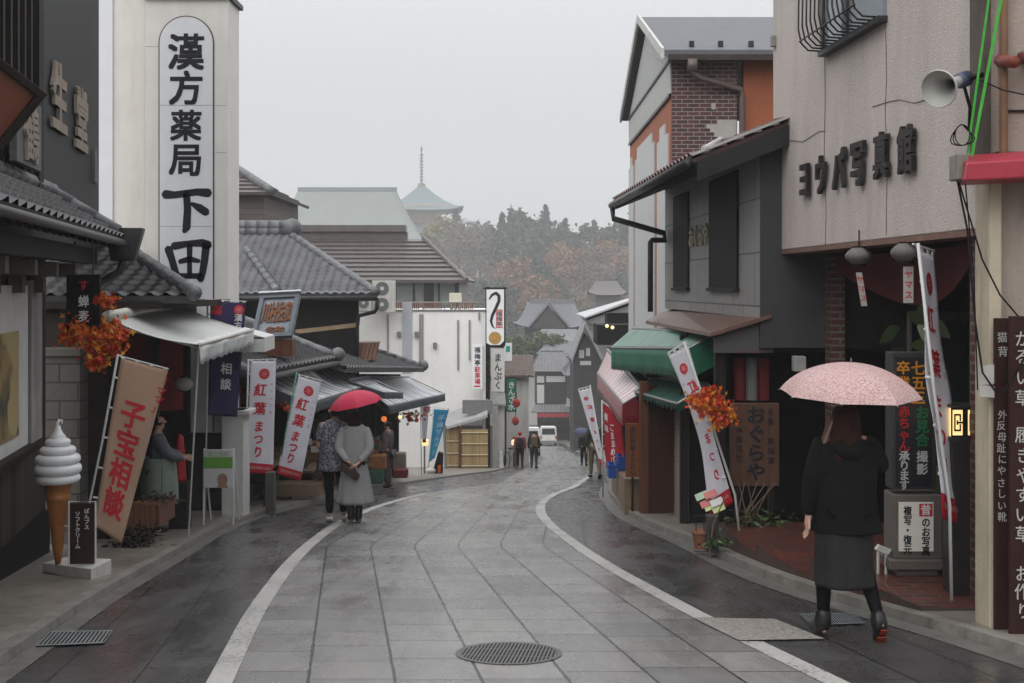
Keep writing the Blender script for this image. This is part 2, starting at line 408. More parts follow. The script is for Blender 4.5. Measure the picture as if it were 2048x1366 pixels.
def slab_mat(name, c1, c2, mortar, contrast):
    m, t, b = new_mat(name)
    uv = nd(t, 'ShaderNodeUVMap', uv_map='UVMap').outputs[0]; s = nd(t, 'ShaderNodeSeparateXYZ', {0: uv})
    u, v = s.outputs[0], s.outputs[1]
    vec = nd(t, 'ShaderNodeCombineXYZ', {0: v, 1: u}).outputs[0]
    co = nd(t, 'ShaderNodeTexCoord').outputs['Object']
    bk = nd(t, 'ShaderNodeTexBrick', {'Vector': vec, 'Color1': c4(c1), 'Color2': c4(c2), 'Mortar': c4(mortar), 'Scale': 1.0, 'Mortar Size': .008, 'Brick Width': .47, 'Row Height': .5, 'Mortar Smooth': .25})
    bk.offset = .37; bk.offset_frequency = 3; bk.squash = 1.2; bk.squash_frequency = 2
    fine = nd(t, 'ShaderNodeTexNoise', {'Vector': co, 'Scale': 130.0, 'Detail': 3.0}).outputs[0]
    big = nd(t, 'ShaderNodeTexNoise', {'Vector': co, 'Scale': .55, 'Detail': 6.0, 'Roughness': .6}).outputs[0]
    mid = nd(t, 'ShaderNodeTexNoise', {'Vector': nd(t, 'ShaderNodeMapping', {0: co, 3: (3, 1, 1)}).outputs[0], 'Scale': 2.3, 'Detail': 6.0, 'Roughness': .7}).outputs[0]
    cc = mixc(t, ramp(t, mid, .35, .7), mixc(t, .30, bk.outputs[0], mortar), bk.outputs[0])
    cc = mixc(t, mth(t, 'MULTIPLY', ramp(t, big, .45, .7), .45), cc, tuple(c*.55 for c in c1))
    cc = mixc(t, contrast, cc, fine, 'OVERLAY')
    # the long joints between the rows of slabs: wide, dark, broken with grit
    q = mth(t, 'ABSOLUTE', mth(t, 'SUBTRACT', mth(t, 'FRACT', mth(t, 'DIVIDE', u, .5)), .5))
    wob = nd(t, 'ShaderNodeTexNoise', {'Vector': vec, 'Scale': 9.0, 'Detail': 4.0}).outputs[0]
    j = mth(t, 'GREATER_THAN', mth(t, 'ADD', q, mth(t, 'MULTIPLY', mth(t, 'SUBTRACT', wob, .5), .045)), .481)
    cc = mixc(t, mth(t, 'MULTIPLY', j, .85), cc, mortar); t.links.new(cc, b.inputs['Base Color'])
    wet = ramp(t, nd(t, 'ShaderNodeTexNoise', {'Vector': nd(t, 'ShaderNodeMapping', {0: co, 3: (2.5, .8, 1)}).outputs[0], 'Scale': 1.1, 'Detail': 7.0, 'Roughness': .65}).outputs[0], .38, .66)
    rg = mth(t, 'ADD', .40, mth(t, 'MULTIPLY', wet, -.27)); t.links.new(rg, b.inputs['Roughness'])
    hh = mth(t, 'SUBTRACT', mth(t, 'ADD', mth(t, 'MULTIPLY', fine, .35), mth(t, 'MULTIPLY', mid, .5)), mth(t, 'ADD', j, bk.outputs[1]))
    bp = nd(t, 'ShaderNodeBump', {'Strength': .35, 'Distance': .008, 'Height': hh}); t.links.new(bp.outputs[0], b.inputs['Normal'])
    b.inputs['Specular IOR Level'].default_value = .5
    return m
M_slab = slab_mat('pale stone slabs', (.275,.263,.252), (.165,.16,.156), (.030,.029,.028), .45)
M_asph = slab_mat('dark aggregate slabs', (.068,.064,.064), (.048,.045,.046), (.014,.014,.014), .85)
M_conc = mat('pavement concrete', (.19,.17,.145), .38, .35, 1.1, .25, 90, dirt=.8, dirtcol=(.07,.062,.052), stretch=(1,1,1))
M_kerb = mat('kerb concrete', (.19,.178,.16), .5, .3, 5, .3, 60, dirt=.6)
M_line = mat('road paint', (.43,.415,.39), .42, .25, 9, .35, 120, dirt=.9, dirtcol=(.15,.145,.14))

def line_mat():
    m, t, b = new_mat('worn road paint'); co = nd(t, 'ShaderNodeTexCoord').outputs['Object']
    a = nd(t, 'ShaderNodeTexNoise', {'Vector': co, 'Scale': 34.0, 'Detail': 6.0, 'Roughness': .75}).outputs[0]; c_ = nd(t, 'ShaderNodeTexNoise', {'Vector': co, 'Scale': 1.7, 'Detail': 5.0}).outputs[0]
    w1 = mth(t, 'ADD', a, mth(t, 'MULTIPLY', mth(t, 'SUBTRACT', c_, .5), .55)); cc = mixc(t, ramp(t, w1, .52, .62), (.44,.425,.40), (.13,.125,.12)); cc = mixc(t, mth(t, 'MULTIPLY', c_, .35), cc, (.22,.21,.20))
    t.links.new(cc, b.inputs['Base Color']); b.inputs['Roughness'].default_value = .42
    bp = nd(t, 'ShaderNodeBump', {'Strength': .3, 'Distance': .006, 'Height': a}); t.links.new(bp.outputs[0], b.inputs['Normal']); return m
M_line = line_mat()

def strip(name, fl, fr, dz, ys, m, nl=6, fz=gz, parent=None):
    mb = MB(); mb.uv = []
    for y in ys:
        a, b = fl(y), fr(y)
        for i in range(nl+1):
            x = a + (b-a)*i/nl; mb.v.append((x, y, fz(y) + dz)); mb.uv.append((x - ref(y), y))
    for j in range(len(ys)-1):
        for i in range(nl):
            a = j*(nl+1)+i; mb.f.append((a, a+1, a+nl+2, a+nl+1)); mb.m.append(0)
    return mb.build(name, m, parent, loc=(0, 0, 0) if parent is None else None)
YS = list(np.arange(-8, 50, .5)) + list(np.arange(50, 131, 1.0))
tag(strip('road', lambda y: kerb_l(y) - .05, lambda y: kerb_r(y) + .05, 0, YS, M_asph, 8), kind='structure')
tag(strip('stone_paving', lambda y: line_l(y), lambda y: line_r(y), .004, YS, M_slab, 8), kind='structure')
mb = MB(); mb.uv = []
def add_line(fc, y0, y1, hw=.075):
    ys = list(np.arange(y0, y1, .4)) + [y1]; b = len(mb.v)
    for y in ys:
        s_ = (fc(y+.2) - fc(y-.2)) / .4; k = math.sqrt(1 + s_*s_) * hw
        for sgn in (-1, 1):
            mb.v.append((fc(y) + sgn*k, y, gz(y) + .008)); mb.uv.append((0, 0))
    for j in range(len(ys)-1): a = b + 2*j; mb.f.append((a, a+1, a+3, a+2)); mb.m.append(0)
add_line(line_l, -6, 23)
yg0, yg1 = G(1500,1285).y, G(1405,1237).y
add_line(line_r, -6, yg0); add_line(line_r, yg1, 33)
tag(mb.build('road_marking', M_line, loc=(0,0,0)), kind='structure')

PL, PR = .055, .07            # pavement heights
def pav(name, f0, f1, dz, y0, y1, m):
    return tag(strip(name, f0, f1, dz, list(np.arange(y0, y1+.01, .5)), m, 4), kind='structure')
pav('pavement_left', lambda y: -16 + min(y, 60)*.12, lambda y: kerb_l(y) - .12, PL, -8, 130, M_conc)
pav('pavement_right', lambda y: kerb_r(y) + .12, lambda y: 17, PR, -8, 130, M_conc)
for nm, fk, sg, hh in (('kerb_left', kerb_l, -1, PL + .006), ('kerb_right', kerb_r, 1, PR + .006)):
    mb = MB(); ys = list(np.arange(-8, 130, .5)); b = 0
    for y in ys:
        x0, x1 = fk(y), fk(y) + sg*.135; z = gz(y)
        mb.v += [(x0, y, z - .1), (x0 + sg*.018, y, z + hh), (x1, y, z + hh), (x1, y, z - .1)]
    for j in range(len(ys)-1):
        for i in range(3):
            a = 4*j+i; f = (a, a+1, a+5, a+4); mb.f.append(f if sg < 0 else f[::-1]); mb.m.append(0)
    tag(mb.build(nm, M_kerb, loc=(0,0,0)), kind='structure')
# gutter slabs running beside each kerb
M_gut = mat('gutter concrete', (.125,.118,.108), .4, .35, 4, .3, 70, dirt=.5)
tag(strip('gutter_left', lambda y: kerb_l(y), lambda y: kerb_l(y) + .16, .004, list(np.arange(-8, 60, .5)), M_gut, 1), kind='structure')
tag(strip('gutter_right', lambda y: kerb_r(y) - .2, lambda y: kerb_r(y), .004, list(np.arange(-8, 60, .5)), M_gut, 1), kind='structure')

def hill(x, y):
    if y < 128: return gz(y) - .06
    return gz(127) - .06 + float(np.interp(y, [150, 200, 237, 276, 300, 330, 400, 520], [0, .5, 6, 9.5, 14.3, 16.5, 18.5, 19])) + (1.2*math.sin(x*.05 + 1) if y > 220 else 0)
M_soil = mat('hillside soil', (.055,.055,.035), .9, .4, .3, dirt=.4)
mb = MB(); xs = [-420, -260, -160, -110, -70, -40, -20, -10, 0, 10, 20, 40, 70, 110, 160, 260, 420]
ys = list(np.arange(-30, 130, 2.0)) + list(np.arange(130, 330, 8)) + [340, 350, 360, 380, 400, 420, 460, 520]
for y in ys:
    for x in xs: mb.v.append((x, y, hill(x, y)))
for j in range(len(ys)-1):
    for i in range(len(xs)-1):
        a = j*len(xs)+i; mb.f.append((a, a+1, a+len(xs)+1, a+len(xs))); mb.m.append(0)
tag(mb.build('ground', M_soil, loc=(0,0,0)), kind='structure')

# manhole, gutter cover, drain grates: flush metalwork let into the road
M_iron = mat('wet cast iron', (.10,.092,.09), .38, .3, 20, metal=.35)
M_pit = mat('dark slot', (.012,.012,.012), .8)
def ground_fn(c, ang, dz):
    ca, sa = math.cos(ang), math.sin(ang)
    def fn(u, v):
        x, y = c.x + u*ca - v*sa, c.y + u*sa + v*ca; return Vector((x, y, gz(y) + dz))
    return fn
c = G(1018,1308); rt = thing('manhole_cover', 'round slotted iron manhole cover in the middle of the stone road', 'manhole cover', (c.x, c.y, gz(c.y)))
fn = ground_fn(c, -.12, .010); mb = MB()
N = 40; r0, r1 = .34, .31
for i in range(N):
    a, b = 2*math.pi*i/N, 2*math.pi*(i+1)/N
    mb.add([fn(r0*math.cos(a), r0*math.sin(a)), fn(r0*math.cos(b), r0*math.sin(b)), fn(r1*math.cos(b), r1*math.sin(b)), fn(r1*math.cos(a), r1*math.sin(a))], [(0,1,2,3)])
mb.build('frame', M_iron, rt)
mb = MB(); disc(mb, ground_fn(c, -.12, .006), 0, 0, .32); mb.build('pit', M_pit, rt)
mb = MB(); k = 26
for i in range(k):
    u = -r1 + (i+.5)*2*r1/k; h = math.sqrt(max(0, r1*r1-u*u)); q = .0072
    mb.add([fn(u-q,-h), fn(u+q,-h), fn(u+q,h), fn(u-q,h)], [(0,1,2,3)])
for v in (-.1, .1): h = math.sqrt(r1*r1-v*v); mb.add([fn(-h,v-.006), fn(h,v-.006), fn(h,v+.006), fn(-h,v+.006)], [(0,1,2,3)])
mb.build('grate', M_iron, rt)
M_steel = mat('galvanised steel', (.30,.33,.34), .4, .25, 12, metal=.6)
def drain(label, quad, name='drain_grate', bars=14):
    q = [G(*p) for p in quad]; cc = sum(q, Vector()) / 4
    rt = thing(name, label, 'drain', (cc.x, cc.y, gz(cc.y)))
    def fn(u, v, dz=.012):
        p = q[0].lerp(q[1], u).lerp(q[3].lerp(q[2], u), v); return Vector((p.x, p.y, gz(p.y) + dz))
    mb = MB(); mb.add([fn(0,0,.007), fn(1,0,.007), fn(1,1,.007), fn(0,1,.007)], [(3,2,1,0)]); mb.build('pit', M_pit, rt)
    mb = MB()
    for i in range(bars+1):
        u = i/bars; h = .28/bars; mb.add([fn(max(0,u-h),0), fn(min(1,u+h),0), fn(min(1,u+h),1), fn(max(0,u-h),1)], [(3,2,1,0)])
    for v in (0, .92): mb.add([fn(0,v,.014), fn(1,v,.014), fn(1,v+.08,.014), fn(0,v+.08,.014)], [(3,2,1,0)])
    mb.build('grate', M_steel, rt)
drain('slatted steel drain grate in the gutter at the lower left', [(100,1266),(226,1264),(208,1290),(72,1296)], bars=16)
drain('flat steel drain cover in the gutter behind the walking woman', [(1598,1231),(1706,1229),(1730,1250),(1622,1254)], bars=20)
q = [G(*p) for p in ((1385,1238),(1550,1241),(1650,1281),(1478,1284))]
mb = MB(); mb.add([(p.x, p.y, gz(p.y)+.0125) for p in q], [(3,2,1,0)])
tag(mb.build('gutter_cover', mat('rough gutter concrete', (.235,.215,.195), .6, .5, 30, .8, 30)), 'coarse concrete gutter cover crossing the right white line', 'gutter cover')

# ================================================================ LEFT SIDE, near to far
M_tile = mat('dark roof tile', (.055,.054,.056), .42, .4, 3.5, .2, 40, dirt=.3, dirtcol=(.09,.09,.085))
M_tile2 = mat('grey roof tile', (.098,.10,.106), .45, .4, 2.2, .2, 40, dirt=.35, dirtcol=(.2,.2,.2))
M_dark = mat('dark stained wood', (.022,.018,.016), .55, .4, 4, .3, 60, stretch=(6,6,.6))
M_plankd = plank_mat('dark boards', (.045,.036,.03), .14, True, .6)
M_black = mat('black wood', (.010,.009,.009), .6, .4, 5)
M_corr = plank_mat('dark ribbed cladding', (.030,.031,.034), .055, True, .5, .12, .9)
M_white = mat('white render', (.70,.685,.645), .65, .05, 2.5, .15, 50, dirt=.22, dirtcol=(.36,.34,.30))
M_white2 = mat('cool white panel', (.70,.71,.74), .5, .04, 2.5, .05, 50, dirt=.12, dirtcol=(.42,.42,.42))
M_wframe = mat('white painted frame', (.58,.575,.565), .5, .08, 5, dirt=.25, dirtcol=(.25,.23,.2))
M_ink = mat('black sign paint', (.012,.013,.018), .45, .1)
M_red = mat('red print', (.50,.022,.035), .6, .1)
M_whitep = mat('white print', (.70,.70,.70), .6, .05)
M_stonew = brick_mat('stone block wall', (.085,.076,.066), (.055,.05,.045), (.02,.018,.016), .42, .21, .01, .6)
M_carve = mat('weathered carved wood', (.26,.215,.175), .75, .35, 6, .5, 30, stretch=(3,3,.8))
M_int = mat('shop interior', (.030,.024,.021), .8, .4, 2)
M_rust = mat('rust brown wood', (.10,.035,.018), .5, .3, 3, stretch=(4,4,.6))
M_metal = mat('grey metal', (.22,.22,.22), .4, .2, 8, metal=.5)
M_dmetal = mat('dark metal', (.035,.035,.036), .42, .25, 8, metal=.4)
M_bamboo = mat('white plastic pole', (.52,.53,.52), .4, .06)
M_glow_o = mat('orange lamp', (1.0,.22,.05), .5, .2, 8, emit=.8)
M_glow_w = mat('warm lamp', (1.0,.70,.36), .5, .1, 8, emit=1.3)

def F1(y): return -4.63 - .195 * (y - 10.3)
n1 = Vector((1, .195, 0)).normalized(); d1 = Vector((-.195, 1, 0)).normalized()
def f1(y, z, off=0.0): return Vector((F1(y), y, z)) + n1 * off
rt = thing('wooden_shop', 'dark wooden shop house with ribbed upper wall and tiled lower roof at far left', 'shop', (F1(10), 10, gz(10)))
mb = MB(); a, b = f1(4.5, 2.0), f1(15.6, 2.0); mb.box(a, b - a, n1 * -.35, (0, 0, 5.2)); mb.build('upper_wall', M_corr, rt)
wd = MB(); a, b = f1(4.5, 2.45, .002), f1(11.3, 2.45, .002); wd.box(a, b - a, n1 * .05, (0, 0, 4.6)); wob = wd.build('window', M_black, rt)
mb = MB()
for i in range(16):
    y = 7 + i * .27; mb.box(f1(y, 2.5, .052), d1 * .07, n1 * .05, (0, 0, 4.4))
for z in (3.4, 5.0): mb.box(f1(6.5, z, .102), d1 * 4.6, n1 * .03, (0, 0, .08))
mb.build('lattice', M_dark, wob)
mb = MB(); a = f1(11.3, 2.3, .004); mb.box(a, d1 * .22, n1 * .12, (0, 0, 4.8)); mb.build('post', M_dark, rt)
mb = MB(); tile_roof(mb, f1(5.0, 2.07, .78), f1(12.3, 2.07, .78), f1(12.3, 2.55, .0), f1(5.0, 2.55, 0), .26, .2)
ro = mb.build('roof', M_tile, rt, True)
mb = MB(); ridge(mb, f1(12.25, 2.16, .74), f1(12.25, 2.62, .0), .07); ridge(mb, f1(5, 2.6, .05), f1(12.25, 2.6, .05), .08); mb.build('ridge_cap', M_tile2, ro, True)
mb = MB(); mb.tube([f1(5, 2.03, .81), f1(12.4, 2.03, .81)], .038, 10)
a = f1(12.2, 1.84, .66); mb.hexa([a, a + d1*.24, a + d1*.24 + n1*.24, a + n1*.24], [p + Vector((0,0,.36)) + n1*q for p, q in ((a,-.05),(a+d1*.24,-.05),(a+d1*.24+n1*.24,.1),(a+n1*.24,.1))])
mb.tube([f1(12.3, 1.84, .78), f1(12.3, 1.72, .74), f1(12.3, 1.55, .45), f1(12.3, 1.4, .3)], .045, 8)
mb.build('gutter', M_dmetal, rt, True, bevel=.008)
mb = MB()
for i in range(26):
    y = 5 + i * .285; p = f1(y, 1.97, .72); q = f1(y, 2.36, 0); mb.box(p, q - p, d1 * .07, (0, 0, .07))
mb.box(f1(5, 1.80, .42), d1 * 7.2, n1 * .13, (0, 0, .16))
mb.build('rafters', M_dark, rt)
for y in (8.6, 9.6, 10.5, 11.4):
    mb = MB(); mb.box(f1(y, 1.5, .02), d1 * .14, n1 * .12, (0, 0, .5)); mb.box(f1(y, 1.66, .14), d1 * .12, n1 * .3, (0, 0, .13)); mb.build('bracket', mat('pale bracket wood', (.10,.085,.075), .6, .3), rt)
zb = gz(12.2) - .2
mb = MB(); a, b = f1(4.5, zb), f1(12.2, zb); mb.box(a, b - a, n1 * -.25, (0, 0, 2.05 - zb)); mb.build('lower_wall', M_plankd, rt)
mb = MB(); mb.box(f1(4.5, zb, .002), d1 * 7.75, n1 * .06, (0, 0, .42 + .3)); mb.build('plinth', M_black, rt)
wd = MB(); wd.box(f1(6.5, 0.02, .003), d1 * 4.72, n1 * .05, (0, 0, 1.55)); wo_ = wd.build('display_window', M_wframe, rt)
M_pict = pattern_mat('ochre screen picture', (.30,.21,.09), (.06,.065,.05), 2.2, (.45,.62), .4, (.42,.33,.16))
mb = MB(); mb.box(f1(8.2, .16, .055), d1 * 2.55, n1 * .012, (0, 0, .98)); mb.build('picture', M_pict, wo_)
mb = MB(); mb.box(f1(6.5, -.05, .003), d1 * 4.8, n1 * .13, (0, 0, .065)); mb.build('sill', M_dark, rt, bevel=.008)
mb = MB(); mb.box(f1(11.28, .0, .004), d1 * .5, n1 * .05, (0, 0, 1.62)); mb.build('door_panel', mat('pale weathered panel', (.30,.29,.285), .6, .15, 3, dirt=.5), rt)
# carved letters stand off the upper wall
cf = lambda y0, ztop: (lambda u, v: f1(y0, ztop, .015) + d1 * u - Vector((0, 0, v)))
for ch, y0, zt, sz, wx in (('生', 12.15, 4.05, .80, 1.05), ('堂', 13.5, 4.0, .80, 1.05), ('永', 10.9, 3.6, .7, 1.0)):
    mb = MB(); letters(mb, ch, .6, 0, sz, cf(y0, zt), .045, wx=wx, n=n1, thick=.035)
    mb.build('carved_letter', M_carve, rt)
mb = MB(); mb.box(f1(15.05, 2.95, .0), d1 * .2, n1 * .04, (0, 0, .42)); mb.build('name_seal', mat('grey seal', (.12,.115,.11), .6), rt)
mb = MB(); mb.box(f1(9.9, 2.66, .17), d1 * 1.0, n1 * .06, (0, 0, .62)); rel = mb.build('relief_panel', mat('grey relief', (.10,.10,.10), .6, .3, 6, .6, 20), rt)
mb = MB(); letters(mb, '鶴', .5, .03, .56, lambda u, v: f1(9.9, 3.26, .232) + d1*u - Vector((0,0,v)), .02, n=n1, thick=.03); mb.build('relief_letter', M_carve, rel)

# tilted board hung under the eave, in the near corner
rt = thing('hanging_board', 'big brown framed board hung tilted at the upper left edge', 'signboard', P(-40, 220, 7.2))
p0 = P(90, 187, 7.2); e1 = (P(0, 118, 7.0) - p0).normalized(); e2 = (P(12, 326, 7.15) - p0); e2 = (e2 - e1 * e2.dot(e1)).normalized(); nn = e1.cross(e2); nn = nn if nn.y < 0 else -nn
mb = MB(); mb.box(p0 + e1*.05 + e2*.05, e1 * .85, e2 * .36, nn * .03); mb.build('panel', mat('orange brown lacquer', (.115,.028,.010), .38, .25, 3), rt)
mb = MB(); W_, H_ = .95, .46
mb.box(p0, e1*W_, e2*.05, nn*.07); mb.box(p0 + e2*(H_-.05), e1*W_, e2*.05, nn*.07); mb.box(p0 + e2*.05, e1*.05, e2*(H_-.1), nn*.068); mb.build('frame', M_dark, rt, bevel=.006)
mb = MB(); letters(mb, '永', .42, .12, .22, plane_fn(p0, e1, e2, nn, .033), .02); mb.build('lettering', M_ink, rt)
mb = MB(); q = p0 + e1*.7 + e2*.2; mb.tube([q, q + Vector((-.3, .25, .75))], .012); mb.build('hanger', M_dmetal, rt)

# stone block wall between the two shops
zb = gz(13) - .2
mb = MB(); mb.bx(-6.0, -4.88, 12.85, 13.1, zb, .78); mb.bx(-6.05, -4.84, 12.8, 13.15, .78, .86)
tag(mb.build('stone_wall', M_stonew), 'low wall of dark stone blocks behind the ice cream model', 'wall')

# the small shop under the tower
rt = thing('tiled_shop', 'small shop with a hipped tile roof and a white awning below the tall white tower', 'shop', (-5.2, 15, gz(15)))
A, B, C, D = Vector((-6.3,13.3,1.42)), Vector((-3.70,13.3,1.42)), Vector((-5.22,15.2,2.06)), Vector((-6.4,15.2,2.06))
mb = MB(); tile_roof(mb, A, B, C, D, .20, .2, .042, .035)
B2, C2 = Vector((-4.66,16.75,1.42)), Vector((-5.75,16.75,2.06)); tile_roof(mb, B, B2, C2, C, .20, .2, .042, .035)
ro = mb.build('roof', M_tile, rt, True)
mb = MB(); ridge(mb, B + Vector((0,0,.06)), C + Vector((0,0,.06)), .085, 10); ridge(mb, D + Vector((0,0,.09)), C + Vector((-.1,0,.09)), .1, 10); ridge(mb, C + Vector((0,0,.09)), C2 + Vector((0,0,.09)), .1, 10)
for q, r_ in ((B + Vector((-.02,-.02,.06)), .09), (C + Vector((0,-.02,.14)), .11)): mb.ball(q, r_, 10)
mb.tube([C + Vector((-.1,0,.18)), C + Vector((-.1,-.02,.3))], [.06,.04], 8)
mb.build('ridge_cap', M_tile2, ro, True)
zf = gz(15) + .12; zb = gz(16.8) - .2
mb = MB(); mb.bx(-6.8, -6.6, 13.4, 16.7, zb, 1.4); mb.bx(-6.6, -4.75, 13.4, 13.55, zb, 1.36); mb.bx(-6.6, -4.75, 16.55, 16.7, zb, 1.36)
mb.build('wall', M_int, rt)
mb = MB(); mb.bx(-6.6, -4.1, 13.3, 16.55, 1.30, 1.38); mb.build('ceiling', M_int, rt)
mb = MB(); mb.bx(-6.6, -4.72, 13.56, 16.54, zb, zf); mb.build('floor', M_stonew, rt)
mb = MB()
for y in (13.5, 15.0, 16.45): mb.bx(-4.78, -4.66, y-.06, y+.06, zf, 1.3)
mb.bx(-4.8, -4.6, 13.4, 16.6, .98, 1.3); mb.build('frame', M_dark, rt)
an, af = Vector((-4.44,12.6,1.19)), Vector((-4.62,16.0,1.29)); bn, bf = Vector((-3.46,12.6,.915)), Vector((-3.64,16.0,.955))
M_awn = mat('white awning vinyl', (.62,.63,.61), .35, .07, 1.2, .1, 20, dirt=.3, dirtcol=(.34,.34,.31), stretch=(1,4,1))
mb = MB(); mb.grid(lambda u, v: an.lerp(af, u).lerp(bn.lerp(bf, u), v) + Vector((0,0,-.05*math.sin(math.pi*v) + .012*math.sin(u*50)*v)), 40, 8)
aw = mb.build('awning', M_awn, rt, True, solid=.008)
mb = MB(); mb.grid(lambda u, v: bn.lerp(bf, u) + Vector((.012*math.sin(u*19+v), 0, -.21*v - .012*math.sin(u*60)*v)), 40, 3); va = mb.build('valance', M_awn, aw, True, solid=.006)
mb = MB(); ue = (bf-bn).normalized(); letters(mb, '漢方薬の相談', .3, .04, .15, lambda u, v: bn + ue*u + Vector((.03,0,-v)), .0, 2.9, horiz=True, wx=2.2); mb.build('lettering', mat('faded print', (.36,.43,.47), .6), aw)
mb = MB(); mb.tube([an + Vector((-.02,-.05,.04)), af + Vector((-.02,.05,.04))], .065, 12); mb.tube([bn, bf], .022, 8)
for u in (.02, .98): mb.tube([an.lerp(af, u) + Vector((0,0,-.06)), bn.lerp(bf, u) + Vector((0,0,-.04))], .016, 6)
mb.build('awning_frame', mat('cream metal', (.50,.48,.43), .35, .06, metal=.2, dirt=.3), aw, True)
mb = MB(); mb.tube([bn + Vector((-.02,.05,-.02)), Vector((-3.78, 13.3, gz(13.3)+.1))], .009, 6); mb.build('awning_pole', M_bamboo, aw)
a2, b2 = Vector((-4.55,16.2,1.05)), Vector((-3.52,16.9,.72))
mb = MB(); mb.grid(lambda u, v: Vector((-4.5 + 1.0*v - .05*u, 16.1 + u*.9, 1.1 - .26*v)), 6, 4); mb.grid(lambda u, v: Vector((-3.5-.05*u, 16.1+u*.9, .84 - .2*v)), 6, 2); mb.bx(-4.5, -3.5, 16.1, 16.12, .64, .82)
mb.build('awning', M_awn, rt, solid=.008)

# tall white sign tower
yt = 17.0; xl, xm, xr = X(222, yt), X(290, yt), X(456, yt)
rt = thing('sign_tower', 'tall white tower with black brush lettering down its face', 'tower', ((xl+xr)/2, yt, gz(yt)))
zt = ZZ(-3, yt); z0 = gz(yt) - .2
mb = MB(); mb.bx(xm, xr, yt, yt + .7, -.62, zt); mb.build('wall', M_white, rt, bevel=.012)
mb = MB(); mb.bx(X(200, yt), xm - .003, yt + .05, yt + .72, -.62, zt + .6); mb.build('wall', mat('warm white render', (.70,.675,.625), .65, .05, 2.0, .15, 50, dirt=.35, dirtcol=(.36,.33,.28)), rt, bevel=.02)
mb = MB(); mb.bx(X(196, yt), X(224, yt), yt + .02, yt + .05, -.6, zt + .6); mb.build('corner_strip', M_white2, rt)
mb = MB(); mb.bx(xm - .02, xr + .05, yt - .06, yt + .76, zt, zt + .07); mb.build('cap', M_dmetal, rt)
mb = MB(); mb.bx(X(455, yt), X(498, yt), yt - .35, yt + .05, z0, -.25); mb.bx(X(440, yt), X(510, yt), yt-.38, yt+.08, -.25, -.62 + .3); mb.build('column', M_wframe, rt, bevel=.01)
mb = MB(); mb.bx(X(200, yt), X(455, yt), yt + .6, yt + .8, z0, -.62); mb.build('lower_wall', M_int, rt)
# arched sign panel
px0, px1 = X(320, yt), X(426, yt); pr = (px1-px0)/2; pc = (px0+px1)/2; ztp = ZZ(34, yt) - pr
def arch(off, y): 
    pts = [(pc + (pr+off)*math.cos(q), y, ztp + (pr+off)*math.sin(q)) for q in [math.pi*i/24 for i in range(25)]]
    return [(px1+off, y, -.6)] + pts + [(px0-off, y, -.6)]
mb = MB(); mb.prism(arch(.018, yt), (0, -.012, 0)); sp = mb.build('sign_panel', mat('sign border brown', (.10,.055,.045), .6), rt)
mb = MB(); mb.prism(arch(0, yt - .012), (0, -.008, 0)); mb.build('panel_face', M_white2, sp)
mb = MB()
for py in (211, 453): mb.bx(px0, px1, yt - .0215, yt - .0202, ZZ(py, yt) - .004, ZZ(py, yt) + .004)
mb.build('panel_joint', mat('joint grey', (.33,.33,.34), .7), sp)
mb = MB()
for py, a, b in ((93, xm, px0-.03), (211, px1+.03, xr-.02), (305, px1+.03, xr-.02)): mb.bx(a, b, yt - .0015, yt - .0005, ZZ(py, yt) - .004, ZZ(py, yt) + .004)
mb.build('wall_joint', mat('joint grey', (.33,.33,.34), .7), rt)
fn = lambda u, v: Vector((X(u, yt), yt - .024, ZZ(v, yt)))       # a flat sign: u, v run along and down its face
mb = MB(); k = F / yt
pf = plane_fn((0, yt - .024, CZ + HY/k), (1,0,0), (0,0,-1))
for ch, y0, y1 in (('漢',68,140), ('方',142,210), ('薬',220,282), ('局',286,352)):
    s_ = (y1-y0)/k/.96; letters(mb, ch, pc, y0/k - .0*s_, s_, pf, .032, wx=1.0, slant=.03)
def st(pts, rel): stroke(mb, [(X(rel[0]+p[0], yt), (rel[1]+p[1])/k, p[2]/k) for p in pts], pf)
st([(333,389,9),(350,390,7),(395,384,7),(416,386,9)], (0,0)); st([(374,390,7),(376,420,7.5),(374,455,8),(370,462,5)], (0,0)); st([(385,408,4),(400,416,8),(412,424,8)], (0,0))
st([(338,499,8),(345,520,7),(352,545,7),(358,556,7)], (0,0)); st([(350,492,8),(380,487,6),(405,486,8),(416,490,9)], (0,0)); st([(413,492,8),(410,520,7.5),(406,545,7),(402,558,7)], (0,0))
st([(357,552,6),(380,552,5.5),(403,552,6)], (0,0)); st([(362,523,5),(380,518,6),(398,522,4)], (0,0)); st([(380,492,6),(380,520,5),(380,550,5)], (0,0))
mb.build('lettering', M_ink, sp)

# ---------------- sweet shop row beyond the tower
def FL(y): return -4.75 + .112 * (y - 17.5)
M_planks_b = plank_mat('blackened boards', (.016,.014,.013), .12, True, .55)
def tile_block(rt, eave, ridge_pts): pass
# upper storey with the grey hipped roof
rt = thing('tiled_house', 'two storey house with a grey hipped tile roof and a black boarded upper wall', 'house', (-4.6, 28, gz(28)))
A, B = Vector((-7.4,26.3,1.38)), Vector((-3.12,26.3,1.38)); C, D = Vector((-5.75,29.2,2.92)), Vector((-7.4,29.2,2.92))
mb = MB(); tile_roof(mb, A, B, C, D, .20, .19, .04, .035); tile_roof(mb, B, Vector((-4.2,34,1.38)), Vector((-6.6,34,2.92)), C, .24, .2, .05, .035)
ro = mb.build('roof', M_tile2, rt, True)
mb = MB(); ridge(mb, B + Vector((0,0,.05)), C + Vector((0,0,.05)), .1); ridge(mb, D + Vector((0,0,.2)), C + Vector((.1,0,.2)), .17, 10); ridge(mb, D + Vector((0,.02,.06)), C + Vector((.1,.02,.06)), .2, 10); ridge(mb, C + Vector((0,0,.2)), Vector((-6.6,34,3.12)), .17, 10); mb.ball(C + Vector((.12,-.05,.16)), .25, 10)
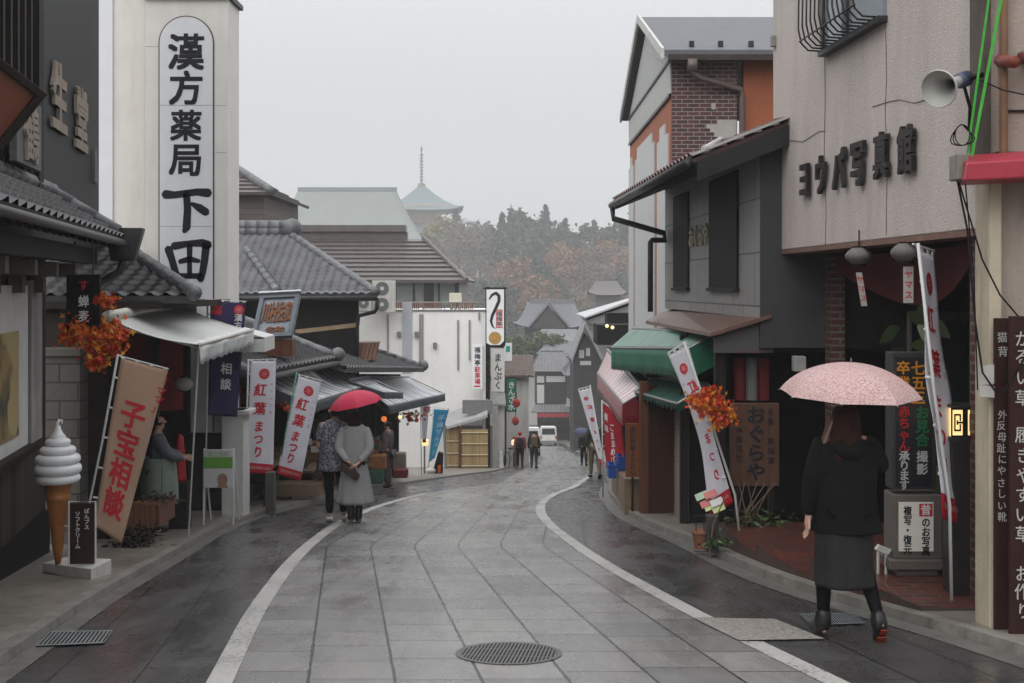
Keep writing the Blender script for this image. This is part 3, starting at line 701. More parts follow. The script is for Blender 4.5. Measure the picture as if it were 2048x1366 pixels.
for q in ((-6.35,27.95,2.38),): ridge(mb, Vector((-6.6,28.3,2.5)), Vector((-5.45,26.35,1.48)), .1)
mb.build('ridge_cap', M_tile2, ro, True)
mb = MB(); mb.bx(-7.4, X(716, 27), 27, 27.2, -.6, 1.5); x0 = X(716, 27); mb.box((x0-.2, 27.2, -.6), (-1.0, 6.8, 0), (.2, 0, 0), (0,0,2.1)); mb.build('wall', M_planks_b, rt)
mb = MB(); mb.tube([(-7.4,26.24,1.3), (-3.1,26.24,1.3)], .06, 8); mb.tube([(-3.1,26.24,1.3),(-3.13,26.3,1.05),(-3.2,26.5,.98),(-3.62,26.9,.88),(-3.66,26.92,.6),(-3.66,26.92,-.1)], .045, 8); mb.build('gutter', M_dmetal, rt, True)
mb = MB(); mb.box((X(590,26.9), 26.95, ZZ(668,26.9)), (X(712,26.9)-X(590,26.9), 0, .16), (0,.04,0), (0,0,.1)); mb.build('skirting_board', mat('bare pale board', (.42,.30,.19), .7, .2, 4), rt)
# its ground floor shop with a pent roof towards the street
mb = MB(); tile_roof(mb, (FL(23)+.75,23.1,-.12), (FL(31.6)+.75,31.6,-.74), (FL(31.6)-1.4,31.6,.0), (FL(23)-1.4,23.1,.62), .24, .22, .05, .035); lro = mb.build('roof', M_tile, rt, True)
mb = MB(); ridge(mb, (FL(31.6)+.75,31.6,-.68), (FL(31.6)-1.4,31.6,.06), .1); ridge(mb, (FL(23)-1.4,23.1,.68), (FL(31.6)-1.4,31.6,.06), .09)
mb.ball((FL(31.6)+.7,31.6,-.62), .16, 8); mb.build('ridge_cap', M_tile2, lro, True)
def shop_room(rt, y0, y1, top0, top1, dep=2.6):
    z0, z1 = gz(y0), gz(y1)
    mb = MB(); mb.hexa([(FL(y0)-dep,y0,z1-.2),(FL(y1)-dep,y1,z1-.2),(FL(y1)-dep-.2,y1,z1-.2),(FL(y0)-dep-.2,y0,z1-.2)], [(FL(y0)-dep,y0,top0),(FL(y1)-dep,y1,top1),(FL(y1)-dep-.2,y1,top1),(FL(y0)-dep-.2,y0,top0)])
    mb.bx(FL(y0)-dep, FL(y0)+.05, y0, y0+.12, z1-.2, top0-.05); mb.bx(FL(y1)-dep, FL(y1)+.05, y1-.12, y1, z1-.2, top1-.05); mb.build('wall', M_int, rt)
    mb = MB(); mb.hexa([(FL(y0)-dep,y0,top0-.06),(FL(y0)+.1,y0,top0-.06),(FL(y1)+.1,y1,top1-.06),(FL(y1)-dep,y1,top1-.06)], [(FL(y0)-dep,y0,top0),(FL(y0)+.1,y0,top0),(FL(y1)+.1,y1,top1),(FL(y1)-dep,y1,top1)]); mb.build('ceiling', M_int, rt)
    n = max(2, int((y1-y0)/2.2))
    for i in range(n+1):
        y = y0 + .06 + (y1-y0-.12)*i/n; tz = top0 + (top1-top0)*i/n
        MB().bx(FL(y)-.08, FL(y)+.06, y-.07, y+.07, gz(y)-.1, tz-.06).build('post', M_dark, rt)
    mb = MB()
    for i in range(8):
        ya, yb = y0 + (y1-y0)*i/8, y0 + (y1-y0)*(i+1)/8; zf = gz(ya) + .14
        mb.bx(FL(ya)-dep, FL(ya)-.02, ya, yb-.001, gz(yb)-.3, zf)
    mb.build('floor', mat('brown pavement floor', (.12,.085,.06), .55, .25, 2), rt)
shop_room(rt, 23.2, 31.5, -.2, -.85)
# nearer shop
rt2 = thing('roofed_shop', 'low shop with a framed sign on its tile pent roof, right of the tower', 'shop', (-5, 20.5, gz(20.5)))
mb = MB(); A, B = Vector((FL(18)+.62,17.9,.16)), Vector((FL(22.9)+.62,22.9,.10)); C, D = Vector((FL(22.9)-1.3,22.9,.86)), Vector((FL(18)-1.3,17.9,.92))
tile_roof(mb, A, B, C, D, .24, .2, .05, .035); tile_roof(mb, (D.x-.6,17.9,.16), A, D + Vector((0,.6,0)), D + Vector((-.6,.6,0)), .24, .2, .05, .035); lro = mb.build('roof', M_tile, rt2, True)
mb = MB(); ridge(mb, B + Vector((0,0,.05)), C + Vector((0,0,.05)), .1); ridge(mb, A + Vector((0,0,.05)), D + Vector((0,.6,.05)), .09); mb.ball(B + Vector((.02,.02,.1)), .15, 8); ridge(mb, D + Vector((0,0,.06)), C + Vector((0,0,.06)), .1); mb.build('ridge_cap', M_tile2, lro, True)
mb = MB(); mb.tube([A + Vector((.04,0,-.06)), B + Vector((.04,0,-.06))], .05, 8); mb.bx(FL(18)-1.5, FL(18)+.3, 18.05, 18.2, -.9, .1); mb.build('gutter', M_dmetal, rt2)
shop_room(rt2, 18.0, 23.05, .05, -.02)
# awnings with navy and white stripes
def stripe_mat(name, c1, c2, per, duty=.5, fade=.3):
    m, t, b = new_mat(name); uv = nd(t, 'ShaderNodeUVMap', uv_map='UVMap').outputs[0]; s = nd(t, 'ShaderNodeSeparateXYZ', {0: uv})
    g = mth(t, 'LESS_THAN', mth(t, 'FRACT', mth(t, 'DIVIDE', s.outputs[0], per)), duty)
    n = nd(t, 'ShaderNodeTexNoise', {'Vector': uv, 'Scale': 3.0, 'Detail': 5.0}).outputs[0]
    cc = mixc(t, g, c2, c1); cc = mixc(t, mth(t, 'MULTIPLY', n, fade), cc, (.45,.46,.48)); t.links.new(cc, b.inputs['Base Color']); b.inputs['Roughness'].default_value = .38
    return m
M_navy = mat('navy valance', (.040,.046,.062), .45, .25, 3)
M_nstripe = stripe_mat('navy striped awning', (.52,.53,.55), (.035,.045,.085), .42, .72, .35)
def awning(rt, an, af, bn, bf, drop, m_top, m_val, side=True, sag=.06, mside=None, ragged=0.0):
    an, af, bn, bf = map(Vector, (an, af, bn, bf)); L = (bf-bn).length
    mb = MB(); mb.uv = []; nu, nv = 36, 8
    mb.grid(lambda u, v: an.lerp(af, u).lerp(bn.lerp(bf, u), v) + Vector((0,0,-sag*math.sin(math.pi*v) + .01*math.sin(u*L*9)*v)), nu, nv)
    mb.uv = [(i/nu*L, j/nv) for j in range(nv+1) for i in range(nu+1)]
    aw = mb.build('awning', m_top, rt, True, solid=.008)
    mb = MB(); mb.grid(lambda u, v: bn.lerp(bf, u) + Vector((.01*math.sin(u*L*5)*v, .004, -drop*v*(1 - ragged*(.5+.5*math.sin(u*L*28))))), 60 if ragged else 24, 3); mb.build('valance', m_val, aw, True, solid=.006)
    if side:
        mb = MB(); mb.add([an, bn, bn + Vector((0,0,-drop)), an + Vector((0,0,-drop))], [(0,1,2,3)]); mb.build('side_flap', mside or m_val, aw, solid=.006)
    mb = MB(); mb.tube([bn, bf], .02, 6); mb.tube([an, af], .035, 8); mb.tube([an, bn], .016, 6); mb.tube([af, bf], .016, 6); mb.build('awning_frame', M_metal, aw)
    return aw
awning(rt2, (FL(19.4)+.05,19.4,.02), (FL(25.8)+.05,25.8,-.25), (-3.46,19.4,-.42), (-3.14,25.8,-.62), .2, M_nstripe, M_navy)
awning(rt, (FL(26)+.15,26.2,-.52), (FL(32.6)+.1,32.6,-1.02), (-2.86,26.2,-1.18), (-1.92,32.6,-1.5), .2, M_nstripe, M_navy)
# upper striped awning strip right of the couple's umbrella
awning(rt, (-3.5,24.2,-.42), (-3.3,26.1,-.5), (-2.72,24.2,-.68), (-2.5,26.1,-.86), .14, M_nstripe, M_navy)

# framed roof sign with wooden characters
y0 = 20.0; rt = thing('roof_sign', 'grey framed signboard with brown wooden characters tilted on the tile roof', 'signboard', P(540, 690, y0))
tl, tr, bl = P(522, 592, y0+.45), P(601, 588, y0+.45), P(505, 668, y0); e1 = (tr-tl); e2 = (bl-tl); nn = e2.cross(e1).normalized(); nn = nn if nn.y < 0 else -nn
mb = MB(); mb.box(tl, e1, e2*1.13, nn*-.06); mb.build('panel', mat('blue grey panel', (.235,.255,.29), .5, .12, 3, dirt=.3), rt)
mb = MB(); mb.box(tl, e1, e2*.1, nn*.05); mb.box(tl+e2*1.03, e1, e2*.1, nn*.05); mb.box(tl+e2*.1, e1*.11, e2*.93, nn*.05); mb.box(tl+e2*.1+e1*.89, e1*.11, e2*.93, nn*.05); mb.build('frame', mat('slate frame', (.085,.105,.125), .4, .15), rt, bevel=.006)
mb = MB(); mb.box(tl - e1*.03 - e2*.04, e1*1.06, e2*.04, nn*.1); mb.build('top_rail', mat('bright flashing', (.55,.57,.6), .35), rt)
mb = MB(); q = bl + e1*.15; mb.bx(q.x, q.x+.6, q.y-.02, q.y+.3, q.z-.4, q.z-.1); mb.build('support', M_rust, rt)
M_wchar = mat('brown wooden characters', (.17,.06,.02), .5, .35, 8)
mb = MB(); fn = plane_fn(tl, e1, e2, nn, .002)
for i in range(4): letters(mb, '川村佐和'[i:i+1], .24 + i*.185, .2, .56, lambda u, v: fn(u, v), .02, wx=.34, n=nn, thick=.03)
letters(mb, '佐助', .3, .84, .17, fn, .02, 1.4, wx=1.5, horiz=True, n=nn, thick=.02); mb.build('lettering', M_wchar, rt)
rt = thing('roof_sign', 'small brown wooden sign standing on a dark tile roof above the striped awnings', 'signboard', P(735, 735, 27))
tl, tr, bl = P(719, 686, 27.2), P(759, 684, 27.35), P(709, 726, 26.9); e1, e2 = tr-tl, bl-tl
mb = MB(); 
for i in range(5): mb.box(tl + e1*(i*.2), e1*.17, e2*(1.02), (0,.08,0))
mb.box(tl + Vector((0,.08,0)), e1, e2, (0,.03,0)); mb.build('slats', mat('red brown slats', (.14,.06,.035), .55, .25, 6), rt)
mb = MB(); mb.box(tl - e1*.02, e1*1.04, e2*-.06, (0,.14,0)); mb.build('cap', mat('pale cap', (.45,.36,.3), .5), rt)
mb = MB(); b_ = bl + e1*.2
for q in (bl + e1*.15, bl + e1*.8): mb.box(q + Vector((0,-.25,-.1)), (.06,0,0), (0,.6,0), (0,0,.16))
mb.build('feet', M_black, rt)

# ================================================================ RIGHT SIDE, far to near
M_brick = brick_mat('dark red brick', (.085,.019,.017), (.035,.012,.012), (.20,.185,.175), .205, .072, .0085, .6, bias=-.1)
M_orange = mat('orange brown siding', (.30,.088,.036), .6, .14, 2, dirt=.35, dirtcol=(.15,.05,.025))
M_pale = mat('pale grey siding', (.40,.395,.385), .6, .06, 2, dirt=.3, dirtcol=(.24,.23,.22))
M_slate = mat('grey slate roofing', (.105,.11,.122), .6, .2, 4, .2, 40, stretch=(1,1,4))
M_brownmetal = mat('brown painted gutter', (.105,.075,.066), .4, .12, 5)
M_rtile = mat('red brown roof tile', (.085,.033,.026), .42, .35, 4, .2, 40, dirt=.4, dirtcol=(.14,.12,.11))
# gabled building standing behind the black roof
rt = thing('brick_building', 'tall gabled building with dark red brick, orange siding and a slate roof', 'building', (4.5, 24, gz(22)))
xw = 2.80; ya, yb = 20.0, 27.0; zb = -.3; ze = ZZ(118, ya); zap = ZZ(40, 23.5); x1 = 9.0; ym = 23.5
mb = MB(); mb.prism([(xw, ya, zb), (xw, yb, zb), (xw, yb, ze), (xw, ym, zap - .25), (xw, ya, ze)], (.25, 0, 0)); gw = mb.build('side_wall', M_orange, rt)
mb = MB()
zband = ZZ(187, ya)
mb.prism([(xw-.03, ya-.02, zband), (xw-.03, yb, zband), (xw-.03, yb, ze), (xw-.03, ym, zap-.22), (xw-.03, ya-.02, ze)], (.028, 0, 0)); mb.build('gable_panel', M_pale, rt)
mb = MB(); mb.prism([(xw-.05, ya+.5, ze+.0), (xw-.05, yb-.5, ze+.0), (xw-.05, ym, zap-.62)], (.018, 0, 0)); gl = mb.build('gable_vent', mat('recess grey', (.36,.36,.36), .6, .05), rt)
mb = MB(); mb.bx(xw-.06, xw-.032, ya, yb, ze-.06, ze-.01); mb.bx(xw-.045, xw-.031, ya, yb, zband-.06, zband); mb.build('band', M_dmetal, rt)
mb = MB()
for a, b, t_ in ((ya+.25, ya+1.75, ZZ(262, ya)), (ya+2.2, ya+5.6, ZZ(262,ya)+.1), (ya+6.0, yb, ZZ(262,ya)+.05)):
    mb.box((xw-.035, a, zb), (0, b-a, 0), (.034, 0, 0), (0, 0, t_-zb))
    mb.box((xw-.035, a+.4, t_), (0, b-a-.8, 0), (.034, 0, 0), (0, 0, .22))
mb.build('white_sheeting', mat('white sheeting', (.47,.47,.47), .5, .05, 2, dirt=.25, dirtcol=(.3,.29,.28)), rt)
mb = MB(); xb1 = X(1474, ya); mb.bx(xw + .002, xb1, ya - .02, ya + .2, zb, ze); mb.build('brick_wall', M_brick, rt)
mb = MB(); mb.bx(xb1 + .12, x1, ya + .02, ya + .2, zb, ZZ(122, ya)); mb.build('front_siding', M_orange, rt)
mb = MB(); pts = [(1473,275),(1473,240),(1434,240),(1434,249),(1413,249),(1413,257),(1420,257),(1420,265),(1428,265),(1428,274),(1435,274),(1435,292),(1473,292)]
mb.prism([P(px, py, ya - .024) for px, py in pts], (0, -.012, 0)); mb.prism([P(px, py, ya-.024) for px, py in ((1423,206),(1431,206),(1431,219),(1423,219))], (0,-.012,0)); mb.build('plaster_patch', mat('cement patch', (.36,.34,.315), .8, .1, 5), rt)
mb = MB(); mb.hexa([(xw-.2, ya-.35, ze-.02), (x1, ya-.35, ze-.02), (x1, ym, zap-.02), (xw-.2, ym, zap-.02)], [(xw-.2, ya-.35, ze+.09), (x1, ya-.35, ze+.09), (x1, ym, zap+.06), (xw-.2, ym, zap+.06)])
mb.hexa([(xw-.2, yb+.3, ze-.02), (xw-.2, ym, zap-.021), (x1, ym, zap-.021), (x1, yb+.3, ze-.02)][::-1], [(xw-.2, yb+.3, ze+.09), (xw-.2, ym, zap+.061), (x1, ym, zap+.061), (x1, yb+.3, ze+.09)][::-1]); ro = mb.build('roof', M_slate, rt)
mb = MB(); mb.box((xw-.22, ya-.36, ze-.06), (0, ym-ya+.36, zap-ze), (.05,0,0), (0,0,.18)); mb.box((xw-.22, yb+.31, ze-.06), (0, ym-yb-.31, zap-ze), (.05,0,0), (0,0,.18)); mb.build('bargeboard', mat('pale trim', (.46,.455,.44), .5), ro)
for px in (1384, 1442, 1503): x = X(px, ya-.1); MB().bx(x-.04, x+.04, ya-.1, ya, ze+.2, ze+.3).build('snow_guard', M_dmetal, ro)
mb = MB(); mb.bx(xw-.1, x1, ya-.42, ya-.3, ze-.1, ze+.0); mb.bx(xw+.02, x1, ya-.3, ya, ZZ(122,ya)+.002, ze-.03); mb.build('gutter', mat('dark brown eave', (.05,.04,.036), .5), rt)
mb = MB(); x = X(1384, ya-.35); mb.tube([(x,ya-.36,ze-.08),(x,ya-.34,ze-.3),(x+.15,ya-.25,ze-.38),(xb1+.05,ya-.1,ze-.55),(xb1+.07,ya-.08,ze-.7),(xb1+.07,ya-.08,zb)], .05, 8); mb.bx(x-.08,x+.08,ya-.43,ya-.29,ze-.28,ze-.08); mb.build('downpipe', M_brownmetal, rt, True)

# house with black eaves, stone panels and brown canopy
rt = thing('pickle_shop', 'two storey shop with black eaves, grey stone panels and a brown canopy roof', 'shop', (3.2, 16, gz(16)))
def FR(y): return 2.83 - .04 * (y - 13.0)
M_panel = brick_mat('grey stone panels', (.245,.238,.23), (.205,.20,.195), (.05,.046,.044), 1.05, .62, .010, .5, bump=.25)
ya, yb = 13.0, 19.2
mb = MB(); mb.hexa([(FR(ya),ya,1.2),(FR(ya)+.2,ya,1.2),(FR(yb)+.2,yb,1.2),(FR(yb),yb,1.2)], [(FR(ya),ya,3.2),(FR(ya)+.2,ya,3.2),(FR(yb)+.2,yb,3.2),(FR(yb),yb,3.2)]); mb.build('upper_wall', M_panel, rt)
for y0, y1 in ((14.0, 15.6), (17.1, 18.3)):
    mb = MB(); mb.hexa([(FR(y0)-.03,y0,1.55),(FR(y0)+.01,y0,1.55),(FR(y1)+.01,y1,1.55),(FR(y1)-.03,y1,1.55)], [(FR(y0)-.03,y0,3.0),(FR(y0)+.01,y0,3.0),(FR(y1)+.01,y1,3.0),(FR(y1)-.03,y1,3.0)]); sh = mb.build('shutter', M_black, rt)
    mb = MB(); mb.hexa([(FR(y0)-.06,y0-.04,1.5),(FR(y0),y0-.04,1.5),(FR(y1),y1+.04,1.5),(FR(y1)-.06,y1+.04,1.5)], [(FR(y0)-.06,y0-.04,1.548),(FR(y0),y0-.04,1.548),(FR(y1),y1+.04,1.548),(FR(y1)-.06,y1+.04,1.548)]); mb.build('sill', M_dark, sh)
mb = MB(); dy = Vector((.04,-1,0)).normalized(); o = Vector((FR(17.0)-.012, 17.0, ZZ(448,16.3)))
letters(mb, 'おくらや', .02, 0, .34, lambda u, v: o + dy*u - Vector((0,0,v)), .015, 1.0, horiz=True, wx=.95, n=(-1,0,0), thick=.03); mb.build('lettering', mat('pale gold letters', (.42,.39,.27), .5, .2), rt)
mb = MB(); mb.bx(FR(ya)+.002, 3.75, ya-.02, ya+.2, .86, 3.2); mb.build('end_wall', mat('charcoal render', (.052,.052,.056), .6, .15, 1.5, .1, 60, dirt=.3), rt)
# eave
A, B = Vector((2.02,12.75,2.99)), Vector((1.73,19.3,2.99))
mb = MB(); tile_roof(mb, B, A, (3.6,12.75,3.61), (3.3,19.3,3.61), .22, .2, .05, .045); ro = mb.build('roof', M_rtile, rt, True)
mb = MB(); mb.hexa([A + Vector((.02,0,-.12)), (3.6,12.75,3.49), (3.3,19.3,3.49), B + Vector((.02,0,-.12))], [A + Vector((.02,0,-.04)), (3.6,12.75,3.57), (3.3,19.3,3.57), B + Vector((.02,0,-.04))]); mb.build('soffit', M_black, ro)
mb = MB(); mb.box(A + Vector((.05,-.05,-.25)), (1.6,0,.63), (0,.04,0), (0,0,.22)); mb.build('bargeboard', mat('grey black board', (.028,.027,.027), .5, .2, 3), ro)
mb = MB(); mb.box(A + Vector((0,-.06,.03)), (1.6,0,.63), (0,.08,0), (0,0,.03)); mb.build('edge_strip', mat('pale edging', (.40,.39,.38), .4), ro)
mb = MB(); mb.tube([A + Vector((-.04,0,-.05)), B + Vector((-.04,0,-.05))], .06, 10); mb.tube([B + Vector((-.04,-.1,-.05)), B + Vector((-.02,-.12,-.28)), (FR(19)-.06,18.9,2.45), (FR(19)-.06,18.9,2.3)], .05, 8); mb.tube([(FR(18.7)-.06,18.75,2.33), (2.3,18.75,2.33), (2.28,18.75,2.3), (2.28,18.75,1.15)], .045, 8); mb.build('gutter', M_dmetal, rt, True)
mb = MB()
for i in range(4): ridge(mb, (2.32+.02*i,12.9+i*.02,3.16+.02*i), (2.15,12.7,3.09), .05)
mb.build('eave_tile', mat('white eave tile', (.4,.39,.38), .5), ro, True)
# brown canopy and its side panel
mb = MB(); mb.hexa([(2.26,12.95,.99),(2.95,12.95,1.2),(2.75,19.4,1.16),(2.28,19.4,.93)], [(2.26,12.95,1.035),(2.95,12.95,1.245),(2.75,19.4,1.215),(2.28,19.4,.985)]); mb.build('canopy', mat('rusty canopy metal', (.135,.075,.056), .42, .2, 3, dirt=.4, dirtcol=(.06,.04,.035)), rt)
mb = MB(); mb.bx(2.32, 3.0, 13.05, 13.1, .80, 1.02); mb.hexa([(2.32,13.05,1.02),(3.0,13.05,1.02),(3.0,13.1,1.02),(2.32,13.1,1.02)], [(2.33,13.05,1.0201),(3.0,13.05,1.22),(3.0,13.1,1.22),(2.33,13.1,1.0201)]); mb.build('canopy_panel', pattern_mat('grey panel with faded red print', (.085,.082,.085), (.20,.03,.04), 5, (.56,.66), .6), rt)
# ground floor: recess, shutter, posts
zb = gz(19) - .3
mb = MB(); mb.bx(4.6, 4.8, 13.0, 19.2, zb, .85); mb.bx(2.5, 4.6, 19.0, 19.2, zb, .85); mb.bx(3.62, 4.6, 12.9, 13.1, zb, .858); mb.bx(2.45,4.6,13.1,19,.80,.857); mb.build('inner_wall', M_int, rt)
M_shut = mat('grey brown shutter', (.20,.165,.135), .45, .12, 4, dirt=.3)
mb = MB(); p, q = Vector((2.28,15.3,0)), Vector((2.53,18.7,0)); k = 34; z0, z1 = -1.95, .35
for i in range(k):
    za, zc = z0 + (z1-z0)*i/k, z0 + (z1-z0)*(i+1)/k
    mb.hexa([p+Vector((0,0,za)), p+Vector((.1,0,za)), q+Vector((.1,0,za)), q+Vector((0,0,za))], [p+Vector((.022,0,zc-.004)), p+Vector((.1,0,zc-.004)), q+Vector((.1,0,zc-.004)), q+Vector((.022,0,zc-.004))])
mb.build('roller_shutter', M_shut, rt)
mb = MB(); mb.box((2.25,15.18,gz(15.2)), (.1,0,0), (0,.11,0), (0,0,2.6)); mb.build('post', M_dark, rt)
mb = MB(); mb.box((2.35,13.15,gz(13.2)), (.12,0,0), (0,.12,0), (0,0,2.4)); mb.build('post', M_dark, rt)
mb = MB(); mb.bx(2.3, 4.6, 15.35, 15.5, zb, .8); mb.build('partition', M_black, rt)
# green awning
M_green = mat('green awning canvas', (.009,.115,.062), .5, .2, 2.0, .3, 14, dirt=.25, dirtcol=(.10,.16,.125), stretch=(2,1,1))
aw = awning(rt, (2.54,14.2,.98), (2.12,19.9,.83), (2.20,14.2,.79), (1.74,19.9,.50), .40, M_green, M_green, True, .02, ragged=.12)
mb = MB(); mb.grid(lambda u, v: Vector((2.2-.46*u, 14.2+5.7*u, .80-.29*u)).lerp(Vector((2.54-.42*u, 14.2+5.7*u, .985-.15*u)), v) + Vector((0,0,.012)), 10, 2); mb.build('pale_top', mat('pale green canvas', (.07,.19,.13), .4, .4, 2.5, dirt=.6, dirtcol=(.34,.36,.33)), aw, True)  # paler, blotched sheet laid over the top of the green awning
aw2 = awning(rt, (2.5,14.6,.30), (2.2,17.6,.18), (2.12,14.6,.06), (1.9,17.6,-.06), .12, mat('dark green canvas', (.012,.055,.04), .55, .2, 3), mat('dark green canvas', (.012,.055,.04), .55, .2, 3), True, .05, ragged=.5)
# hanging red and white curtain, side sign board
mb = MB()
for i in range(3):
    x0, x1 = X(1468+i*24, 13.4), X(1490+i*24, 13.4)
    mb.grid(lambda u, v: Vector((x0+(x1-x0)*u, 13.4+.02*math.sin(u*6), .72-.5*v)), 4, 4, mi=i % 2)
mb.build('curtain', [mat('dull red cloth', (.12,.012,.015), .8), mat('dull white cloth', (.16,.15,.15), .8)], rt)
rt = thing('shop_sign', 'brown wooden signboard with large black hiragana beside the plants', 'signboard', P(1510, 975, 12.95))
x0, x1, z0, z1 = X(1460,12.95), X(1558,12.95), ZZ(972,12.95), ZZ(806,12.95)
M_signw = mat('brown sign wood', (.088,.042,.026), .6, .3, 4, .2, 40, stretch=(4,4,.5))
mb = MB(); mb.bx(x0, x1, 12.93, 12.99, z0, z1); mb.build('panel', M_signw, rt, bevel=.008)
pf = plane_fn((x0, 12.925, z1), (1,0,0), (0,0,-1)); mb = MB(); letters(mb, 'おぐらや', .29, .03, .215, pf, .03, 1.0, wx=1.05); mb.build('lettering', M_ink, rt)
for q_ in (('名産 鉄砲漬', .46, .06, .085, pf, .01, 1.3), ('小林落花生', .10, .16, .085, pf, .01, 1.25)): mb = MB(); letters(mb, *q_); mb.build('small_lettering', M_ink, rt)
mb = MB(); mb.bx(x0+.06, x0+.12, 12.95, 13.0, gz(13)-.1, z0); mb.bx(x1-.12, x1-.06, 12.95, 13.0, gz(13)-.1, z0); mb.build('legs', M_dark, rt)

# red-and-white awning shop beyond
rt = thing('snack_shop', 'narrow shop with a red and white striped awning and a brown side wall', 'shop', (2.6, 20, gz(20)))
zb = gz(24) - .3
mb = MB(); mb.bx(1.9, 2.02, 16.85, 17.0, gz(17)-.1, .15); mb.build('post', M_rust, rt)
mb = MB(); mb.bx(2.02, 2.6, 16.9, 17.0, gz(17)-.2, .1); mb.build('side_wall', mat('red brown side wall', (.055,.022,.016), .55, .3, 3, stretch=(4,4,.6)), rt)
mb = MB(); mb.bx(3.4, 3.6, 17, 24, zb, .4); mb.bx(2.1, 3.4, 23.8, 24, zb, .4); mb.bx(2.0,3.4,17,24,.2,.3); mb.build('wall', M_int, rt)
mb = MB(); mb.hexa([(1.72,17.4,zb),(2.3,17.4,zb),(2.35,22.6,zb),(1.98,22.6,zb)], [(1.72,17.4,-1.38),(2.3,17.4,-1.38),(2.35,22.6,-1.95),(1.98,22.6,-1.95)]); mb.build('counter', mat('tan counter boards', (.20,.14,.09), .6, .2, 3, dirt=.4), rt)
M_rstripe = stripe_mat('red and white awning', (.62,.55,.55), (.42,.10,.12), .30, .74, .12)
M_pinkv = mat('wet red valance', (.30,.085,.095), .35, .3, 5)
aw = awning(rt, (2.03,17.5,-.04), (1.95,23.2,.28), (1.70,17.5,-.24), (1.74,23.2,-.20), .34, M_rstripe, M_pinkv, True, .02, mat('deep red canvas', (.17,.012,.016), .5, .2))
mb = MB(); mb.grid(lambda u, v: Vector((1.74+.3*u, 17.45+.02*v, -.42-.12*v)), 8, 2); mb.build('under_valance', mat('deep red canvas', (.17,.012,.016), .5, .2), aw)
mb = MB(); mb.ball((1.86,17.8,-.62), .035, 8); mb.build('lamp', M_glow_w, rt)
for a, b, c_, d_, lab in ((1233,1268,.64,.86,'larger blue plastic crate on the counter below the red banner'), (1214,1230,.5,.72,'smaller blue plastic crate left of the larger one on the counter')):
    x0, x1, zc = X(a,20), X(b,20), gz(20); mb = MB()
    for q in ((x0,x1,19.7,19.73),(x0,x1,20.07,20.1),(x0,x0+.03,19.73,20.07),(x1-.03,x1,19.73,20.07)): mb.bx(*q, zc+c_, zc+d_)
    mb.bx(x0+.001, x1-.001, 19.701, 20.099, zc+c_-.01, zc+c_+.03); mb.bx(x0-.012, x1+.012, 19.688, 19.70, zc+d_-.03, zc+d_)
    tag(mb.build('plastic_crate', mat('blue plastic', (.010,.075,.32), .4, .2)), lab, 'crate')
rt = thing('shop_sign', 'narrow orange brown wooden sign with black characters under the red awning', 'signboard', P(1264, 950, 17.2))
x0, x1, z0, z1 = X(1251,17.2), X(1279,17.2), ZZ(953,17.2), ZZ(846,17.2)
mb = MB(); mb.bx(x0, x1, 17.15, 17.2, z0, z1); mb.build('panel', mat('orange brown sign wood', (.17,.055,.02), .5, .25, 4, stretch=(4,4,.5)), rt, bevel=.005)
mb = MB(); letters(mb, '成田名物ようかん', .10, .05, .088, plane_fn((x0,17.145,z1),(1,0,0),(0,0,-1)), .02, 1.05); mb.build('lettering', M_ink, rt)
mb = MB(); mb.tube([((x0+x1)/2,17.2,z0),((x0+x1)/2,17.2,gz(17.2))], .02, 6); mb.build('leg', M_dark, rt)

# photo studio
rt = thing('photo_studio', 'beige stucco building with raised dark lettering and a recessed brick entrance', 'building', (4, 11, gz(11)))
W0, W1 = Vector((3.055,13.32,0)), Vector((3.40,8.25,0)); wd_ = (W1-W0).normalized(); wn_ = Vector((wd_.y, -wd_.x, 0)); wn_ = wn_ if wn_.x < 0 else -wn_
def wp(s, z, off=0.0): return W0 + wd_*s + wn_*off + Vector((0,0,z))
L_ = (W1-W0).length
def stucco(name, col):
    m, t, b = new_mat(name); co = nd(t, 'ShaderNodeTexCoord').outputs['Object']
    v = nd(t, 'ShaderNodeTexVoronoi', {'Vector': co, 'Scale': 75.0}).outputs[0]
    n = nd(t, 'ShaderNodeTexNoise', {'Vector': co, 'Scale': 95.0, 'Detail': 5.0, 'Roughness': .7}).outputs[0]
    n2 = nd(t, 'ShaderNodeTexNoise', {'Vector': nd(t, 'ShaderNodeMapping', {0: co, 3: (2,2,.4)}).outputs[0], 'Scale': 1.3, 'Detail': 7.0, 'Roughness': .7}).outputs[0]
    cc = mixc(t, ramp(t, n, .35, .7), tuple(c*.62 for c in col), tuple(c*1.1 for c in col))
    cc = mixc(t, mth(t, 'MULTIPLY', ramp(t, n2, .42, .75), .6), cc, tuple(c*.52 for c in col)); t.links.new(cc, b.inputs['Base Color'])
    bp = nd(t, 'ShaderNodeBump', {'Strength': .6, 'Distance': .012, 'Height': mth(t, 'ADD', n, mth(t, 'MULTIPLY', v, .6))}); t.links.new(bp.outputs[0], b.inputs['Normal']); b.inputs['Roughness'].default_value = .8
    return m
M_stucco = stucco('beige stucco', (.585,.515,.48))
mb = MB(); mb.box(wp(0,1.98), wd_*L_, wn_*-.3, (0,0,4.2)); mb.build('wall', M_stucco, rt, bevel=.01)
mb = MB(); mb.box(wp(0,1.93,.003), wd_*L_, wn_*-.29, (0,0,.048)); mb.build('edge_trim', mat('rusty flashing', (.16,.085,.065), .5, .3, 8), rt)
mb = MB(); mb.box(wp(0.02,1.975,-.3), wd_*(L_-.04), wn_*-3.0, (0,0,.06)); mb.build('soffit', M_int, rt)
